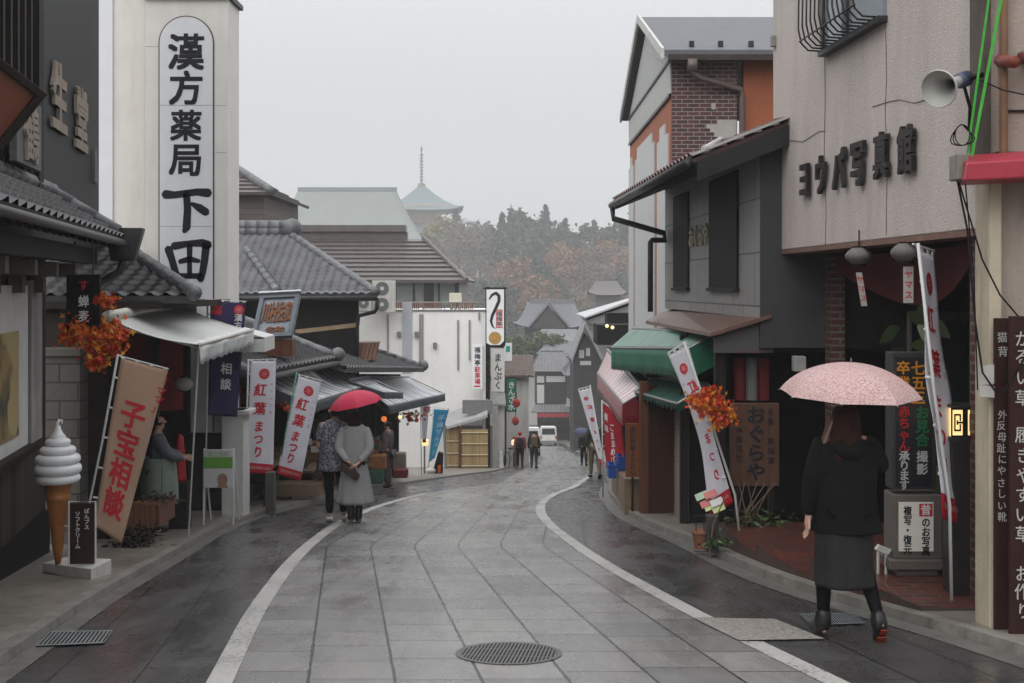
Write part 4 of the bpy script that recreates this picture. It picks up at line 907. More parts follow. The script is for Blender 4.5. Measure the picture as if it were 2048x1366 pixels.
# window with bellied grille
def wy(px):   # distance along the wall seen at a photo column
    lo, hi = 0.0, L_
    for _ in range(40):
        m_ = (lo+hi)/2; p = wp(m_, 0)
        if HX + F*p.x/p.y < px: lo = m_
        else: hi = m_
    return lo
sA, sB = wy(1655), wy(1773); pA, pB = wp(sA,0), wp(sB,0); zw = (ZZ(97,pA.y) + ZZ(40,pB.y))/2
mb = MB(); mb.box(wp(sA,zw,.003), wd_*(sB-sA), wn_*.03, (0,0,1.5)); wi = mb.build('window', mat('window glass', (.20,.235,.26), .12, .1), rt)
mb = MB(); mb.box(wp(sA-.03,zw-.05,.003), wd_*(sB-sA+.06), wn_*.09, (0,0,.05)); mb.box(wp(sA-.04,zw,.004), wd_*.06, wn_*.06, (0,0,1.5)); mb.box(wp((sA+sB)/2-.18,zw,.034), wd_*.12, wn_*.03, (0,0,1.5)); mb.build('frame', M_dmetal, wi)
mb = MB(); k = 13
for i in range(k):
    s_ = sA + (sB-sA)*i/(k-1)*.97; mb.tube([wp(s_,zw+1.6,.28), wp(s_,zw+.22,.30), wp(s_,zw+.08,.27), wp(s_,zw+.01,.20), wp(s_,zw,.02)], .0095, 6)
for z, o_ in ((zw+.1,.285),(zw+1.0,.295)): mb.tube([wp(sA-.02,z,o_), wp(sB,z,o_)], .009, 6)
mb.build('grille', M_dmetal, wi, True)
# raised letters: read left to right as the wall comes nearer
for ch, px, y0, y1, wd in (('ヨ',1608,320,396,.30),('ウ',1640,312,390,.30),('パ',1676,298,383,.30),('写',1712,284,372,.32),('真',1757,269,356,.34),('館',1805,257,347,.36)):
    s_ = wy(px); p = wp(s_,0); zt_, zb_ = ZZ(y0,p.y), ZZ(y1,p.y); sz = (zt_-zb_)/.92
    mb = MB(); o = wp(s_, zt_, .02); letters(mb, ch, wd*.5, 0, sz, lambda u, v: o + wd_*u - Vector((0,0,v)), .035, wx=.78, n=wn_, thick=.04); mb.build('raised_letter', mat('dark bronze letters', (.035,.031,.030), .5, .3, 12), rt)
for s_, z in ((.06,4.35),(.06,2.72)): MB().box(wp(s_,z,.002), wd_*.07, wn_*.05, (0,0,.12)).build('bracket', mat('grey fixing', (.2,.19,.18), .5), rt)
for pts in ([(1650,92),(1651,200),(1649,300),(1653,430),(1651,492)], [(1772,52),(1774,160),(1771,220),(1775,320),(1773,470)], [(1551,288),(1580,280),(1606,284),(1640,262),(1651,262)], [(1745,214),(1775,204),(1800,199),(1830,206),(1862,196)]):
    mb = MB(); mb.tube([wp(wy(px), ZZ(py, wp(wy(px),0).y), .004) for px, py in pts], .0035, 4); mb.build('crack', mat('dark crack', (.16,.13,.12), .8), rt)
# recess below
z2 = 1.92; zb = gz(13.3) - .2
mb = MB(); mb.bx(X(1655,12.9), X(1682,12.9), 12.75, 13.0, zb, z2+.05); mb.build('brick_pier', brick_mat('entrance brick', (.10,.032,.024), (.07,.024,.02), (.14,.12,.11), .22, .075, .012, .55), rt)
mb = MB(); mb.bx(3.52, 3.70, 8.42, 8.75, zb, z2+.05); mb.build('brick_pier', brick_mat('entrance brick 2', (.10,.032,.024), (.07,.024,.02), (.14,.12,.11), .22, .075, .012, .55), rt)
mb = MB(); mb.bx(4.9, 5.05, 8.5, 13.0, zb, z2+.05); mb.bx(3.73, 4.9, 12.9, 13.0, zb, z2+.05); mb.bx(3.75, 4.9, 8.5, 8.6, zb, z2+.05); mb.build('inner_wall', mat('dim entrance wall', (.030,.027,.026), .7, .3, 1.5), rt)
mb = MB(); mb.bx(4.2, 4.86, 12.0, 12.8, -1.1, 1.2); dr = mb.build('door', mat('dim glass door', (.022,.026,.027), .15, .2), rt)
mb = MB(); mb.bx(4.16, 4.2, 11.95, 12.0, -1.1, 1.3); mb.bx(4.82, 4.87, 11.95, 12.0, -1.1, 1.3); mb.bx(4.2, 4.82, 11.95, 12.0, 1.2, 1.3); mb.build('frame', M_metal, dr)
mb = MB(); mb.grid(lambda u, v: Vector((3.62+.25*math.sin(math.pi*u), 9.0+3.7*u, 1.90-(.18+.34*math.sin(math.pi*u))*v)), 20, 4); mb.build('red_drape', mat('deep red drape', (.10,.004,.006), .7, .2), rt, solid=.01)
mb = MB(); mb.bx(4.0, 4.5, 10.9, 11.5, -.95, -.25); mb.build('counter', mat('dull yellow counter', (.07,.065,.035), .6, .2), rt)
# brick terraces and steps
M_step = brick_mat('terrace brick paving', (.115,.022,.013), (.055,.016,.012), (.085,.07,.062), .21, .1, .008, .34, ax='xy', bump=.4)
M_riser = brick_mat('terrace brick riser', (.075,.036,.03), (.055,.028,.024), (.035,.03,.027), .075, .3, .008, .5, offset=0)
def terrace(y0, y1, z, mi_name):
    mbt, mbr = MB(), MB(); ys = [y0 + (y1-y0)*i/8 for i in range(9)]
    top = [(kerb_r(y)+.17, y, z) for y in ys]; bot = [(kerb_r(y)+.17, y, gz(y)+.02) for y in ys]
    mbt.add(top + [(4.95, y1, z), (4.95, y0, z)], [tuple(range(11))])
    for i in range(8): mbr.add([bot[i], bot[i+1], Vector(top[i+1])-Vector((0,0,.003)), Vector(top[i])-Vector((0,0,.003))], [(0,1,2,3)])
    mbr.add([(kerb_r(y1)+.17,y1,gz(y1)-.1),(4.95,y1,gz(y1)-.1),(4.95,y1,z-.003),(kerb_r(y1)+.17,y1,z-.003)], [(0,1,2,3)])
    mbr.add([(kerb_r(y0)+.17,y0,z-.5),(kerb_r(y0)+.17,y0,z-.003),(4.95,y0,z-.003),(4.95,y0,z-.5)], [(0,1,2,3)])
    mbt.build('step_top', M_step, rs); mbr.build('step_riser', M_riser, rs)
rs = thing('brick_terrace', 'stepped red brick entrance terrace beside the right kerb', 'steps', (3.4, 10.5, gz(10.5)))
terrace(11.3, 12.85, -1.10, 0); terrace(10.0, 11.297, -1.0, 0); terrace(8.45, 9.997, -.82, 0)
# sandstone pillar house at the right edge
rt = thing('pillar_building', 'stained cream pillar and wall with a crimson awning at the right edge', 'building', (4.2, 7, gz(7)))
M_cream = mat('stained cream stone', (.44,.385,.29), .65, .12, 2.5, .25, 40, dirt=.75, dirtcol=(.12,.09,.06))
xa, xb_ = X(1955,8.0), X(1992,7.9); zb = gz(8) - .3
mb = MB(); mb.bx(xa, xb_, 7.8, 8.05, zb, 2.3); mb.build('pillar', M_cream, rt, bevel=.012)
mb = MB(); mb.bx(xb_+.002, 7.5, 7.9, 8.05, 1.18, 2.28); mb.bx(xa+.12, 7.5, 7.95, 8.2, 2.5, 6.5); mb.build('wall', mat('tan rendered wall', (.30,.25,.215), .7, .15, 2, .3, 40, dirt=.5, dirtcol=(.13,.10,.08)), rt)
mb = MB(); mb.bx(X(1962,8.1), X(1990,8.1), 8.06, 8.3, 2.3, 6.5); mb.build('pilaster', mat('dark stained render', (.075,.06,.05), .7, .5, 3, dirt=.7), rt)
mb = MB(); mb.tube([(xa+.14,7.9,2.4),(xa+.15,7.9,6.5)], .03, 8); mb.build('downpipe', mat('brown pipe', (.17,.09,.05), .5, .3, 4), rt)
mb = MB(); mb.bx(xa+.13, 7.5, 7.93, 7.948, ZZ(222,7.9), ZZ(218,7.9)); mb.build('wall_seam', M_dark, rt)
M_crim = mat('crimson awning', (.30,.018,.038), .42, .15, 2.5, .1, 20)
mb = MB(); za, zc = ZZ(325,7.5), ZZ(362,7.5); xl_ = X(1926,7.5)
mb.hexa([(xl_,7.5,zc),(7.5,7.2,zc+.2),(7.5,7.8,zc+.2),(xl_+.1,7.85,zc)], [(xl_+.02,7.5,za),(7.5,7.2,za+.25),(7.5,7.9,za+.42),(xl_+.12,7.9,za+.09)]); mb.build('awning', M_crim, rt, bevel=.012)
for i in range(4):
    x = X(2004,7.9) + i*.16; mb = MB(); mb.tube([(x,7.94,ZZ(118,7.9)+.02*i),(x-.02,7.66,ZZ(138,7.9)+.02*i)], .042, 10); mb.build('roof_tile', mat('red clay tile', (.17,.035,.022), .5, .4, 6, dirt=.6), rt, True)
def board(rt, x0, x1, y, z0, z1, cols, nm='panel'):
    mb = MB(); mb.bx(x0, x1, y-.03, y, z0, z1); mb.build('panel', mat('dark maroon board', (.030,.013,.011), .5, .25, 4, stretch=(4,4,.6)), rt, bevel=.005)
    for txt, cx, top, sz, pt in cols: mb = MB(); letters(mb, txt, cx, top, sz, plane_fn((x0,y-.034,z1),(1,0,0),(0,0,-1)), .006, pt, jit=.07, wx=.95); mb.build('lettering', mat('chalky white paint', (.40,.39,.38), .7, .15, 20), rt)
y = 7.75
rt = thing('notice_board', 'narrow maroon board with handwritten white characters fixed to the cream pillar', 'signboard', (X(2003,y), y, ZZ(1285,y)))
board(rt, X(1986,y), X(2015,y), y, ZZ(1290,y), ZZ(636,y), [('猫背', .05, .09, .075, 1.3), ('外反母趾にやさしい靴', .045, .62, .068, 1.13)])
rt = thing('notice_board', 'wide maroon board with large white brush characters at the right edge', 'signboard', (X(2060,7.6), 7.6, ZZ(1285,7.6)))
board(rt, X(2016,7.6), X(2120,7.6), 7.6, ZZ(1285,7.6), ZZ(632,7.6), [('かるい草 履きやすい草 お作り', .085, .09, .115, 1.13), ('履物', .26, .2, .13, 1.4)])
y = 7.74; rt = thing('paper_notice', 'white paper notices taped across the cream pillar', 'notice', P(1980, 790, y))
mb = MB(); mb.box(P(1956,770,y), P(2010,765,y)-P(1956,770,y), P(1957,732,y)-P(1956,770,y), (0,-.008,0)); mb.box(P(1958,792,y), P(2010,798,y)-P(1958,792,y), P(1957,770,y)-P(1958,792,y), (0,-.012,0)); mb.build('paper', mat('wet white paper', (.47,.45,.44), .5, .08, 6), rt)

# ================================================================ FAR STREET, TEMPLE HILL
M_bwall = plank_mat('brown horizontal boards', (.085,.066,.060), .22, False, .6, .15)
M_broof = mat('brown ribbed roof', (.098,.082,.078), .4, .16, 2.5)
rt = thing('brown_house', 'tall brown boarded building with a dark tile roof behind the white tower', 'house', (-10, 43, gz(43)))
mb = MB(); mb.bx(-14.5, -8.72, 40, 46.4, -3, 4.9); mb.build('wall', M_bwall, rt)
mb = MB(); A, B = Vector((-14.6,39.6,4.82)), Vector((-8.35,39.6,4.82)); C, D = Vector((-11.0,43,6.35)), Vector((-14.6,43,6.35))
tile_roof(mb, A, B, C, D, .5, .4, .02, .06, wave=False); tile_roof(mb, B, (-8.35,46.8,4.82), (-11.0,43.2,6.35), C, .5, .4, .02, .06, wave=False); ro = mb.build('roof', M_broof, rt)
mb = MB(); ridge(mb, B + Vector((0,0,.08)), C + Vector((0,0,.08)), .16); ridge(mb, C + Vector((0,0,.15)), D + Vector((0,0,.15)), .16); mb.build('ridge_cap', M_tile2, ro, True)
mb = MB(); mb.bx(-8.718, -8.69, 42.3, 42.6, ZZ(462,42.4), ZZ(440,42.4)); mb.build('window', M_black, rt)
rt = thing('brown_roof_house', 'long house with a broad brown ribbed roof and a glazed upper room', 'house', (-7, 57, gz(57)))
zr, ze_ = ZZ(478,60), ZZ(563,54)
mb = MB(); A, B = Vector((-16,54,ze_)), Vector((X(934,54),54,ze_)); C, D = Vector((X(846,60),60,zr)), Vector((-16,60,zr))
tile_roof(mb, A, B, C, D, .6, .62, .02, .09, wave=False); tile_roof(mb, B, (B.x,66,ze_), (C.x,60.3,zr), C, .6, .62, .02, .09, wave=False); ro = mb.build('roof', M_broof, rt)
mb = MB(); mb.bx(X(577,60), X(815,60), 59.7, 60.4, zr-.05, ZZ(464,60)); mb.bx(X(574,60), X(812,60), 59.5, 60.6, ZZ(464,60), ZZ(451,60)); mb.bx(X(566,59.6), X(578,59.6), 59.4, 60.7, zr-.5, ZZ(449,59.6)); mb.tube([B + Vector((0,0,.1)), C + Vector((0,0,.1))], .1, 6); mb.build('ridge_cap', M_broof, ro)
mb = MB(); mb.bx(-16, X(918,55), 55, 66, -8, ze_+.05); mb.build('wall', mat('pale brown wall', (.25,.235,.22), .6, .1, 1), rt)
mb = MB(); mb.bx(X(790,55), X(914,55), 54.93, 55, ZZ(610,55), ZZ(571,55)); wi = mb.build('window', mat('pale curtain glass', (.23,.25,.24), .2, .15, .6), rt)
mb = MB()
for a, b in ((788,793),(826,830),(848,868),(876,880),(910,918)): mb.bx(X(a,55), X(b,55), 54.86, 54.93, ZZ(612,55), ZZ(566,55))
mb.build('frame', M_dmetal, wi)
mb = MB()
for a, b in ((780,840),(845,885),(900,950)):
    for i in range(int((b-a)/4)): x = X(a+i*4,50); mb.bx(x, x+.05, 50, 50.05, ZZ(622,50), ZZ(606,50))
    mb.bx(X(a,50), X(b,50), 49.98, 50.07, ZZ(607,50), ZZ(603,50))
tag(mb.build('roof_railing', mat('rusty railing', (.12,.06,.045), .6, .2, 5)), 'rusty railings along the back of the flat white roof', 'railing')

# white flat-roofed block
rt = thing('white_block', 'white flat roofed concrete building with pipes beside the eel sign', 'building', (-3.7, 48, gz(48)))
xl, xr, yb_ = X(640,46), X(972,46), 46.0; zt = ZZ(622,46)
mb = MB(); mb.bx(xl, xr, yb_, 52, -6.5, zt); mb.build('wall', mat('stained white concrete', (.82,.81,.79), .7, .05, 1.2, .1, 20, dirt=.18, dirtcol=(.36,.35,.33)), rt, bevel=.02)
mb = MB(); mb.bx(xl, xr+.05, yb_-.05, yb_+.1, zt, zt+.06); mb.tube([(xl,yb_,zt+.35),(xr,yb_,zt+.35)], .02, 6)
for i in range(9): x = xl + (xr-xl)*i/8; mb.tube([(x,yb_,zt),(x,yb_,zt+.35)], .02, 6)
mb.build('parapet_rail', M_metal, rt)
mb = MB(); mb.bx(X(805,46), X(824,46), yb_-.06, yb_, ZZ(745,46), ZZ(604,46)); mb.build('duct', mat('pale blue duct', (.40,.42,.46), .5, .08), rt)
for px, a, b in ((776,628,720),(840,628,740),(845,628,740),(916,640,740),(939,640,720),(958,625,640)): MB().tube([P(px,a,yb_-.05), P(px,b,yb_-.05)], .035, 6).build('pipe', mat('grey pipe', (.26,.25,.245), .5, .1), rt)
for px, py in ((798,668),(833,668),(870,690)): MB().bx(X(px,46)-.07, X(px,46)+.07, yb_-.16, yb_, ZZ(py,46)-.12, ZZ(py,46)+.1).build('vent_hood', M_metal, rt)
# roof units
def ac_unit(label, px0, px1, py0, py1, y, fans):
    rt = thing('air_conditioner', label, 'air conditioner', P((px0+px1)/2, py1, y), 'units on the white roof')
    x0, x1, z0, z1 = X(px0,y), X(px1,y), ZZ(py1,y), ZZ(py0,y)
    mb = MB(); mb.bx(x0, x1, y, y+.5, z0, z1); mb.build('casing', mat('cream unit casing', (.50,.49,.45), .5, .06, 3, dirt=.3), rt, bevel=.02)
    for i in range(fans):
        zc = z0 + (z1-z0)*(i+.5)/fans; r_ = min((x1-x0)*.42, (z1-z0)/fans*.42); mb = MB()
        mb.tube([(x0+(x1-x0)*.45,y-.03,zc),(x0+(x1-x0)*.45,y,zc)], r_, 20); fo = mb.build('fan_grille', mat('dark fan grille', (.12,.12,.12), .5), rt)
        mb = MB(); mb.tube([(x0+(x1-x0)*.45,y-.05,zc),(x0+(x1-x0)*.45,y-.03,zc)], r_*.3, 12); mb.build('hub', mat('cream unit casing', (.50,.49,.45)), fo)
ac_unit('tall cream air conditioner with two fans at the left end of the white roof', 744, 789, 561, 625, 45.0, 2)
ac_unit('low cream air conditioner half hidden behind the black house gutter', 716, 741, 590, 622, 44.5, 1)
rt = thing('water_tank', 'cream box tank on thin legs on the white flat roof', 'tank', P(908, 618, 47))
mb = MB(); mb.bx(X(899,47), X(923,47), 46.8, 47.3, ZZ(605,47), ZZ(586,47)); mb.build('box', mat('cream tank', (.52,.50,.40), .5, .05), rt, bevel=.02)
for px in (903, 910, 919): MB().tube([P(px,605,47), P(px,624,47)], .04, 6).build('leg', M_metal, rt)
# lean-to roof and the bamboo gate panels in front of the white block
rt = thing('lean_to', 'grey sheet metal lean-to roof at the foot of the white block', 'canopy', (-2, 45, gz(45)))
mb = MB(); mb.hexa([P(868,842,45.6), P(895,858,43.9), P(975,835,44), P(975,800,45.6)], [P(868,838,45.6), P(895,853,43.9), P(975,829,44), P(975,795,45.6)]); mb.build('roof_sheet', mat('pale sheet metal', (.36,.36,.36), .4, .15, 3, dirt=.3), rt)
mb = MB(); mb.bx(X(925,44.5), X(985,44.5), 44.4, 44.6, ZZ(827,44.5), ZZ(800,44.5)); mb.build('duct_box', M_metal, rt)
mb = MB(); mb.bx(X(890,45.9), X(985,45.9), 45.7, 45.99, gz(46)-.3, ZZ(850,45.9)); mb.build('back_wall', mat('dim white wall', (.33,.31,.29), .7, .2, 2), rt)
M_bam = plank_mat('bamboo boards', (.30,.215,.105), .04, True, .55, .2, .3)
for i, (a, b, t0, lab) in enumerate(((893, 917, 851, 'narrow bamboo fence panel left of the dark post'), (923, 976, 859, 'wide bamboo fence panel against the black sign pole'))):
    y = 44.2 - .25*i; rt = thing('bamboo_fence', lab, 'fence', P((a+b)/2, 940, y))
    zb = gz(y) + .02; zt_ = ZZ(t0, y); x0, x1 = X(a,y), X(b,y)
    mb = MB(); mb.bx(x0, x1, y, y+.06, zb, zt_); mb.build('panel', M_bam, rt)
    for k in range(4 if i else 3): z = zb + (zt_-zb)*(.08+.28*k); MB().tube([(x0,y-.03,z),(x1,y-.03,z)], .03, 6).build('rail', mat('pale bamboo', (.40,.33,.2), .5, .15), rt)
MB().bx(X(917,44), X(924,44), 43.95, 44.1, gz(44), ZZ(850,44)).build('fence_post', M_rust)
tag(bpy.data.objects['fence_post'], 'dark brown post between the two bamboo fence panels', 'post')
MB().tube([P(891,938,43), P(888,842,43)], .05, 8).build('pipe_post', M_metal); tag(bpy.data.objects['pipe_post'], 'thin grey steel post left of the bamboo fence', 'post')

# eel restaurant sign pole
y = 45.5; rt = thing('sign_pole', 'black pole carrying the white eel sign panel and a stone-white hiragana board', 'sign', (X(990,y), y, gz(y)))
mb = MB(); mb.bx(X(971,y), X(980,y), y, y+.18, gz(y), ZZ(574,y)); mb.bx(X(1006,y), X(1011,y), y, y+.1, ZZ(690,y), ZZ(574,y)); mb.bx(X(967,y), X(1014,y), y-.02, y+.12, ZZ(578,y), ZZ(575,y)); mb.bx(X(971,y), X(1010,y), y-.01, y+.14, ZZ(693,y), ZZ(682,y)); mb.build('pole', M_black, rt)
mb = MB(); mb.bx(X(973,y), X(1008,y), y-.02, y+.1, ZZ(690,y), ZZ(579,y)); mb.build('panel', mat('clean sign white', (.78,.78,.79), .5, .03), rt)
fn = lambda u, v: Vector((X(u,y), y-.025, ZZ(v,y)))
mb = MB(); stroke(mb, [(979,598,1.5),(984,590,2.6),(992,586,3.0),(998,592,3.2),(998,602,3.2),(992,616,3.2),(985,630,3.0),(982,642,2.6),(985,652,1.8),(990,657,.8)], fn); mb.build('eel_stroke', M_ink, rt)
mb = MB(); rect(mb, lambda u, v: fn(u,v) + Vector((0,-.001,0)), 992, 1005, 619, 656); mb.build('red_seal', mat('red seal', (.55,.05,.07), .5), rt)
mb = MB(); rect(mb, lambda u, v: fn(u,v) + Vector((0,-.003,0)), 993.5, 1003.5, 621, 654); mb.build('seal_ground', mat('pale seal', (.55,.45,.45), .5), rt)
sc = y/F; mb = MB(); letters(mb, '福梅亭', 998.5*1.0, 622, 10.5, lambda u, v: fn(u,v) + Vector((0,-.006,0)), .01, 1.0); mb.build('seal_lettering', M_ink, rt)
mb = MB(); disc(mb, lambda u, v: fn(u,v) + Vector((0,-.002,0)), 990, 676, 12.5); mb.build('gold_coin', mat('gold coin', (.42,.24,.055), .4, .2, 6), rt)
mb = MB(); mb.prism([P(973,686,y-.03), P(981,690,y-.03), P(1000,690,y-.03), P(1008,682,y-.03), P(1008,695,y-.03), P(973,695,y-.03)], (0,-.01,0)); mb.build('foot_wave', M_black, rt)
mb = MB(); mb.bx(X(982,y), X(1009,y), y-.04, y+.1, ZZ(783,y), ZZ(697,y)); mb.build('hiragana_board', mat('stone white board', (.52,.51,.49), .6, .08, 4), rt)
mb = MB(); letters(mb, 'まんぷく', 996, 706, 18.5, lambda u, v: Vector((X(u,y), y-.046, ZZ(v,y))), .02, 1.0, wx=.85); mb.build('lettering', M_ink, rt)
mb = MB(); mb.bx(X(996,y), X(1009,y), y+.0, y+.3, gz(y), ZZ(783,y)); mb.build('white_pillar', mat('dirty white pillar', (.50,.48,.46), .6, .1, 3, dirt=.4), rt)
mb = MB(); mb.hexa([P(975,812,y-.3), P(1012,812,y-.3), P(1010,790,y), P(988,785,y)], [P(975,808,y-.3), P(1012,808,y-.3), P(1010,786,y), P(988,781,y)]); mb.build('small_roof', mat('lead grey roof', (.20,.20,.19), .5, .2), rt)
y = 45.0; rt = thing('parking_sign', 'white vertical sign with black and red characters left of the black pole', 'sign', P(955, 780, y))
mb = MB(); mb.bx(X(944,y), X(965,y), y, y+.2, ZZ(778,y), ZZ(690,y)); mb.build('box', mat('clean sign white', (.78,.78,.79)), rt, bevel=.01)
mb = MB(); L_f = lambda u, v: Vector((X(u,y), y-.004, ZZ(v,y))); letters(mb, '福梅亭', 955, 694, 12, L_f, .03, 1.08); mb.build('black_lettering', M_ink, rt)
mb = MB(); letters(mb, '駐車場', 955, 733, 12, L_f, .03, 1.0); rect(mb, L_f, 948, 961, 771, 774); mb.build('red_lettering', M_red, rt)
mb = MB(); mb.bx(X(965,y), X(971,y), y+.1, y+.3, gz(y), ZZ(692,y)); mb.build('post', M_wframe, rt)
y = 52.0; rt = thing('green_sign', 'green vertical sign with white hiragana beyond the black sign pole', 'sign', P(1023, 825, y))
mb = MB(); mb.bx(X(1013,y), X(1033,y), y, y+.12, ZZ(824,y), ZZ(759,y)); mb.build('panel', mat('sign green', (.015,.155,.075), .5, .1), rt)
mb = MB(); letters(mb, 'きんざ水', 1023, 763, 14.5, lambda u, v: Vector((X(u,y), y-.006, ZZ(v,y))), .03, 1.0); mb.build('lettering', M_whitep, rt)
mb = MB(); mb.bx(X(1009,y), X(1013,y), y+.02, y+.1, gz(y), ZZ(757,y)); mb.build('post', M_dmetal, rt)
y = 52.5; rt = thing('white_sign', 'small white square sign with a turquoise mark above the green sign', 'sign', P(1017, 720, y))
mb = MB(); mb.bx(X(1008,y), X(1024,y), y, y+.1, ZZ(722,y), ZZ(686,y)); mb.build('panel', mat('clean sign white', (.78,.78,.79)), rt)
mb = MB(); rect(mb, lambda u, v: Vector((X(u,y), y-.006, ZZ(v,y))), 1012, 1020, 692, 704); mb.build('mark', mat('turquoise', (.02,.33,.28), .5), rt)
rt = thing('white_house', 'narrow white gabled house with a brown roof behind the green sign', 'house', (.4, 56, gz(56)))
mb = MB(); x0, x1 = X(1005,55), X(1056,58); mb.prism([(x1,55,gz(58)-.3),(x1,60,gz(58)-.3),(x1,60,ZZ(752,58)),(x1,57.5,ZZ(724,57)),(x1,55,ZZ(752,58))], (-3.5,0,0)); mb.build('wall', mat('old white plaster', (.50,.49,.46), .6, .08, 2, dirt=.4), rt)
mb = MB(); tile_roof(mb, (x1-3.6,54.6,ZZ(745,57)), (x1+.25,54.6,ZZ(745,57)), (x1+.25,57.5,ZZ(712,57)), (x1-3.6,57.5,ZZ(712,57)), .3, .25, .05, .03); mb.build('roof', mat('brown tiles', (.15,.115,.10), .5, .3, 4), rt, True)

# small clutter on the left pavement beyond the pole
def bicycle(label, c, ang):
    c = Vector(c); rt = thing('bicycle', label, 'bicycle', c); d = Vector((math.cos(ang), math.sin(ang), -slope(c.y)*math.sin(ang))); u = Vector((0,0,1)); c = Vector(c)
    for k in (0, 1.02):
        o = c + d*k + u*.33; mb = MB(); mb.tube([o + (d*math.cos(q) + u*math.sin(q))*.32 for q in [2*math.pi*i/20 for i in range(21)]], .018, 6, cap=False); mb.build('wheel', M_black, rt)
    a, b, s_, h = c + u*.33, c + d*1.02 + u*.33, c + d*.36 + u*.78, c + d*.86 + u*.95; bb = c + d*.45 + u*.30; mb = MB()
    for p_, q_ in ((a,bb),(a,s_),(s_,bb),(bb,h),(s_ - u*.06,h - u*.12),(h,b)): mb.tube([p_, q_], .016, 6)
    mb.build('frame', M_metal, rt); mb = MB(); mb.box(s_ - d*.12 + Vector((-.05,-.05,0)), d*.24, (.1,.08,0), (0,0,.05)); mb.build('saddle', M_black, rt)
    mb = MB(); sd = Vector((-d.y, d.x, 0)); mb.tube([h + u*.06 + sd*.26 - d*.1, h + u*.1 + sd*.1, h + u*.1 - sd*.1, h + u*.06 - sd*.26 - d*.1], .014, 6); mb.build('handlebar', M_metal, rt)
bicycle('bicycle leaning beside the white pillar of the eel restaurant sign', (X(1014,45.6), 45.4, gz(45.4)+.02), 1.2)
for i, (px, py, y, lab) in enumerate(((1033,806,50,'small red paper lantern hanging below the green sign'), (1031,842,52,'second red paper lantern, lower down the street below the green sign'))):
    c = P(px,py,y); rt = thing('red_lantern', lab, 'lantern', c); mb = MB(); mb.ball(c, .17, 12, sz=1.2); mb.build('shade', mat('red lantern paper', (.40,.025,.02), .6, .15), rt, True); mb = MB(); mb.tube([c + Vector((0,0,.2)), c + Vector((0,0,.5))], .015, 5); mb.build('cord', M_black, rt)
tag(MB().bx(X(1026,49), X(1037,49), 49, 49.3, gz(49)+.05, gz(49)+1.25).bx(X(1025,49), X(1038,49), 48.95, 49.35, gz(49)+1.25, gz(49)+1.31).build('street_stall', mat('brown stall boards', (.15,.075,.04), .6, .25, 4), bevel=.01), 'narrow brown wooden stall box at the kerb beyond the sign pole', 'stall')
c = P(1028,885,48.5); rt = thing('small_lamp', 'small glowing lamp on the brown stall beyond the sign pole', 'lamp', c); mb = MB(); mb.ball(c, .13, 10); mb.build('globe', M_glow_w, rt, True); mb = MB(); mb.tube([c, Vector((c.x,c.y,gz(48.5)))], .02, 6); mb.build('pole', M_metal, rt)
mb = MB(); mb.prism([P(1000,905,44.8), P(1004,905,44.8), P(1009,948,44.6), P(997,948,44.6)], (0,.5,0)); tag(mb.build('a_board', mat('pale sign board', (.42,.42,.41), .6)), 'pale folding board standing at the foot of the sign pole', 'sign')

# ---- far half-timbered houses on the right of the far bend
M_bw = mat('soot black boards', (.035,.034,.035), .6, .2, 3)
M_pl = mat('pale plaster', (.50,.49,.48), .6, .06)
M_groof = mat('far grey tile', (.155,.155,.165), .45, .25, 3)
def far_house(label, x0, x1, y, zeave, zmid, zground, dep, rise, noren, split):
    rt = thing('timber_house', label, 'house', ((x0+x1)/2, y, zground))
    mb = MB(); mb.bx(x0, x1, y, y+dep, zmid, zeave); mb.build('upper_wall', M_bw, rt)
    mb = MB(); mb.bx(x0+.3, x1-.2, y+.9, y+dep, zground-.4, zmid); mb.build('lower_wall', M_int, rt)
    mb = MB(); tile_roof(mb, (x0-.5,y-.6,zeave), (x1+.5,y-.6,zeave), (x1-.6,y+dep/2,zeave+rise), (x0+.6,y+dep/2,zeave+rise), .32, .3, .05, .03); tile_roof(mb, (x0-.5,y+dep+.6,zeave), (x0-.5,y-.6,zeave), (x0+.6,y+dep/2,zeave+rise), (x0+.6,y+dep/2+.01,zeave+rise), .32, .3, .05, .03); ro = mb.build('roof', M_groof, rt, True)
    mb = MB(); ridge(mb, (x0+.5,y+dep/2,zeave+rise+.1), (x1-.5,y+dep/2,zeave+rise+.1), .14); mb.build('ridge_cap', M_groof, ro, True)
    mb = MB(); tile_roof(mb, (x0-.5,y-1.3,zmid-.35), (x1+.4,y-1.3,zmid-.35), (x1+.2,y,zmid+.3), (x0-.2,y,zmid+.3), .32, .3, .05, .03); mb.build('pent_roof', M_groof, rt, True)
    wdt = x1 - x0
    for a, b, z0, z1 in ((.03,.24,.12,.62),(.30,.86,.70,.86),(.03,.24,.68,.86),(.90,.97,.12,.86)):
        h = zeave - zmid; mb = MB(); mb.bx(x0+wdt*a, x0+wdt*b, y-.05, y, zmid+h*z0, zmid+h*z1); pn = mb.build('plaster_panel', M_pl, rt)
    for k in range(4):
        xx = x0 + .2 + (wdt-.4)*k/3; MB().bx(xx-.08, xx+.08, y-.9, y-.75, zground-.2, zmid-.3).build('post', M_dark, rt)
    mb = MB(); mb.grid(lambda u, v: Vector((x0+wdt*(.05+.9*u), y-1.25, zmid-.45-.42*v-.05*math.sin(u*30))), 16, 2, mfn=None); mb.build('noren', mat('red shop curtain', (.36,.03,.04), .7, .3, 4), rt)
zg = gz(118)
far_house('black and white two storey shop house with a red curtain at the far bend', X(1072,118), X(1140,118), 118, ZZ(742,118), ZZ(815,118), zg, 7, 1.8, True, 0)
far_house('black timber house with a red curtain just right of the far bend', X(1140,110), X(1212,110), 111, ZZ(752,110), ZZ(806,110), gz(111), 6, 1.7, True, 0)
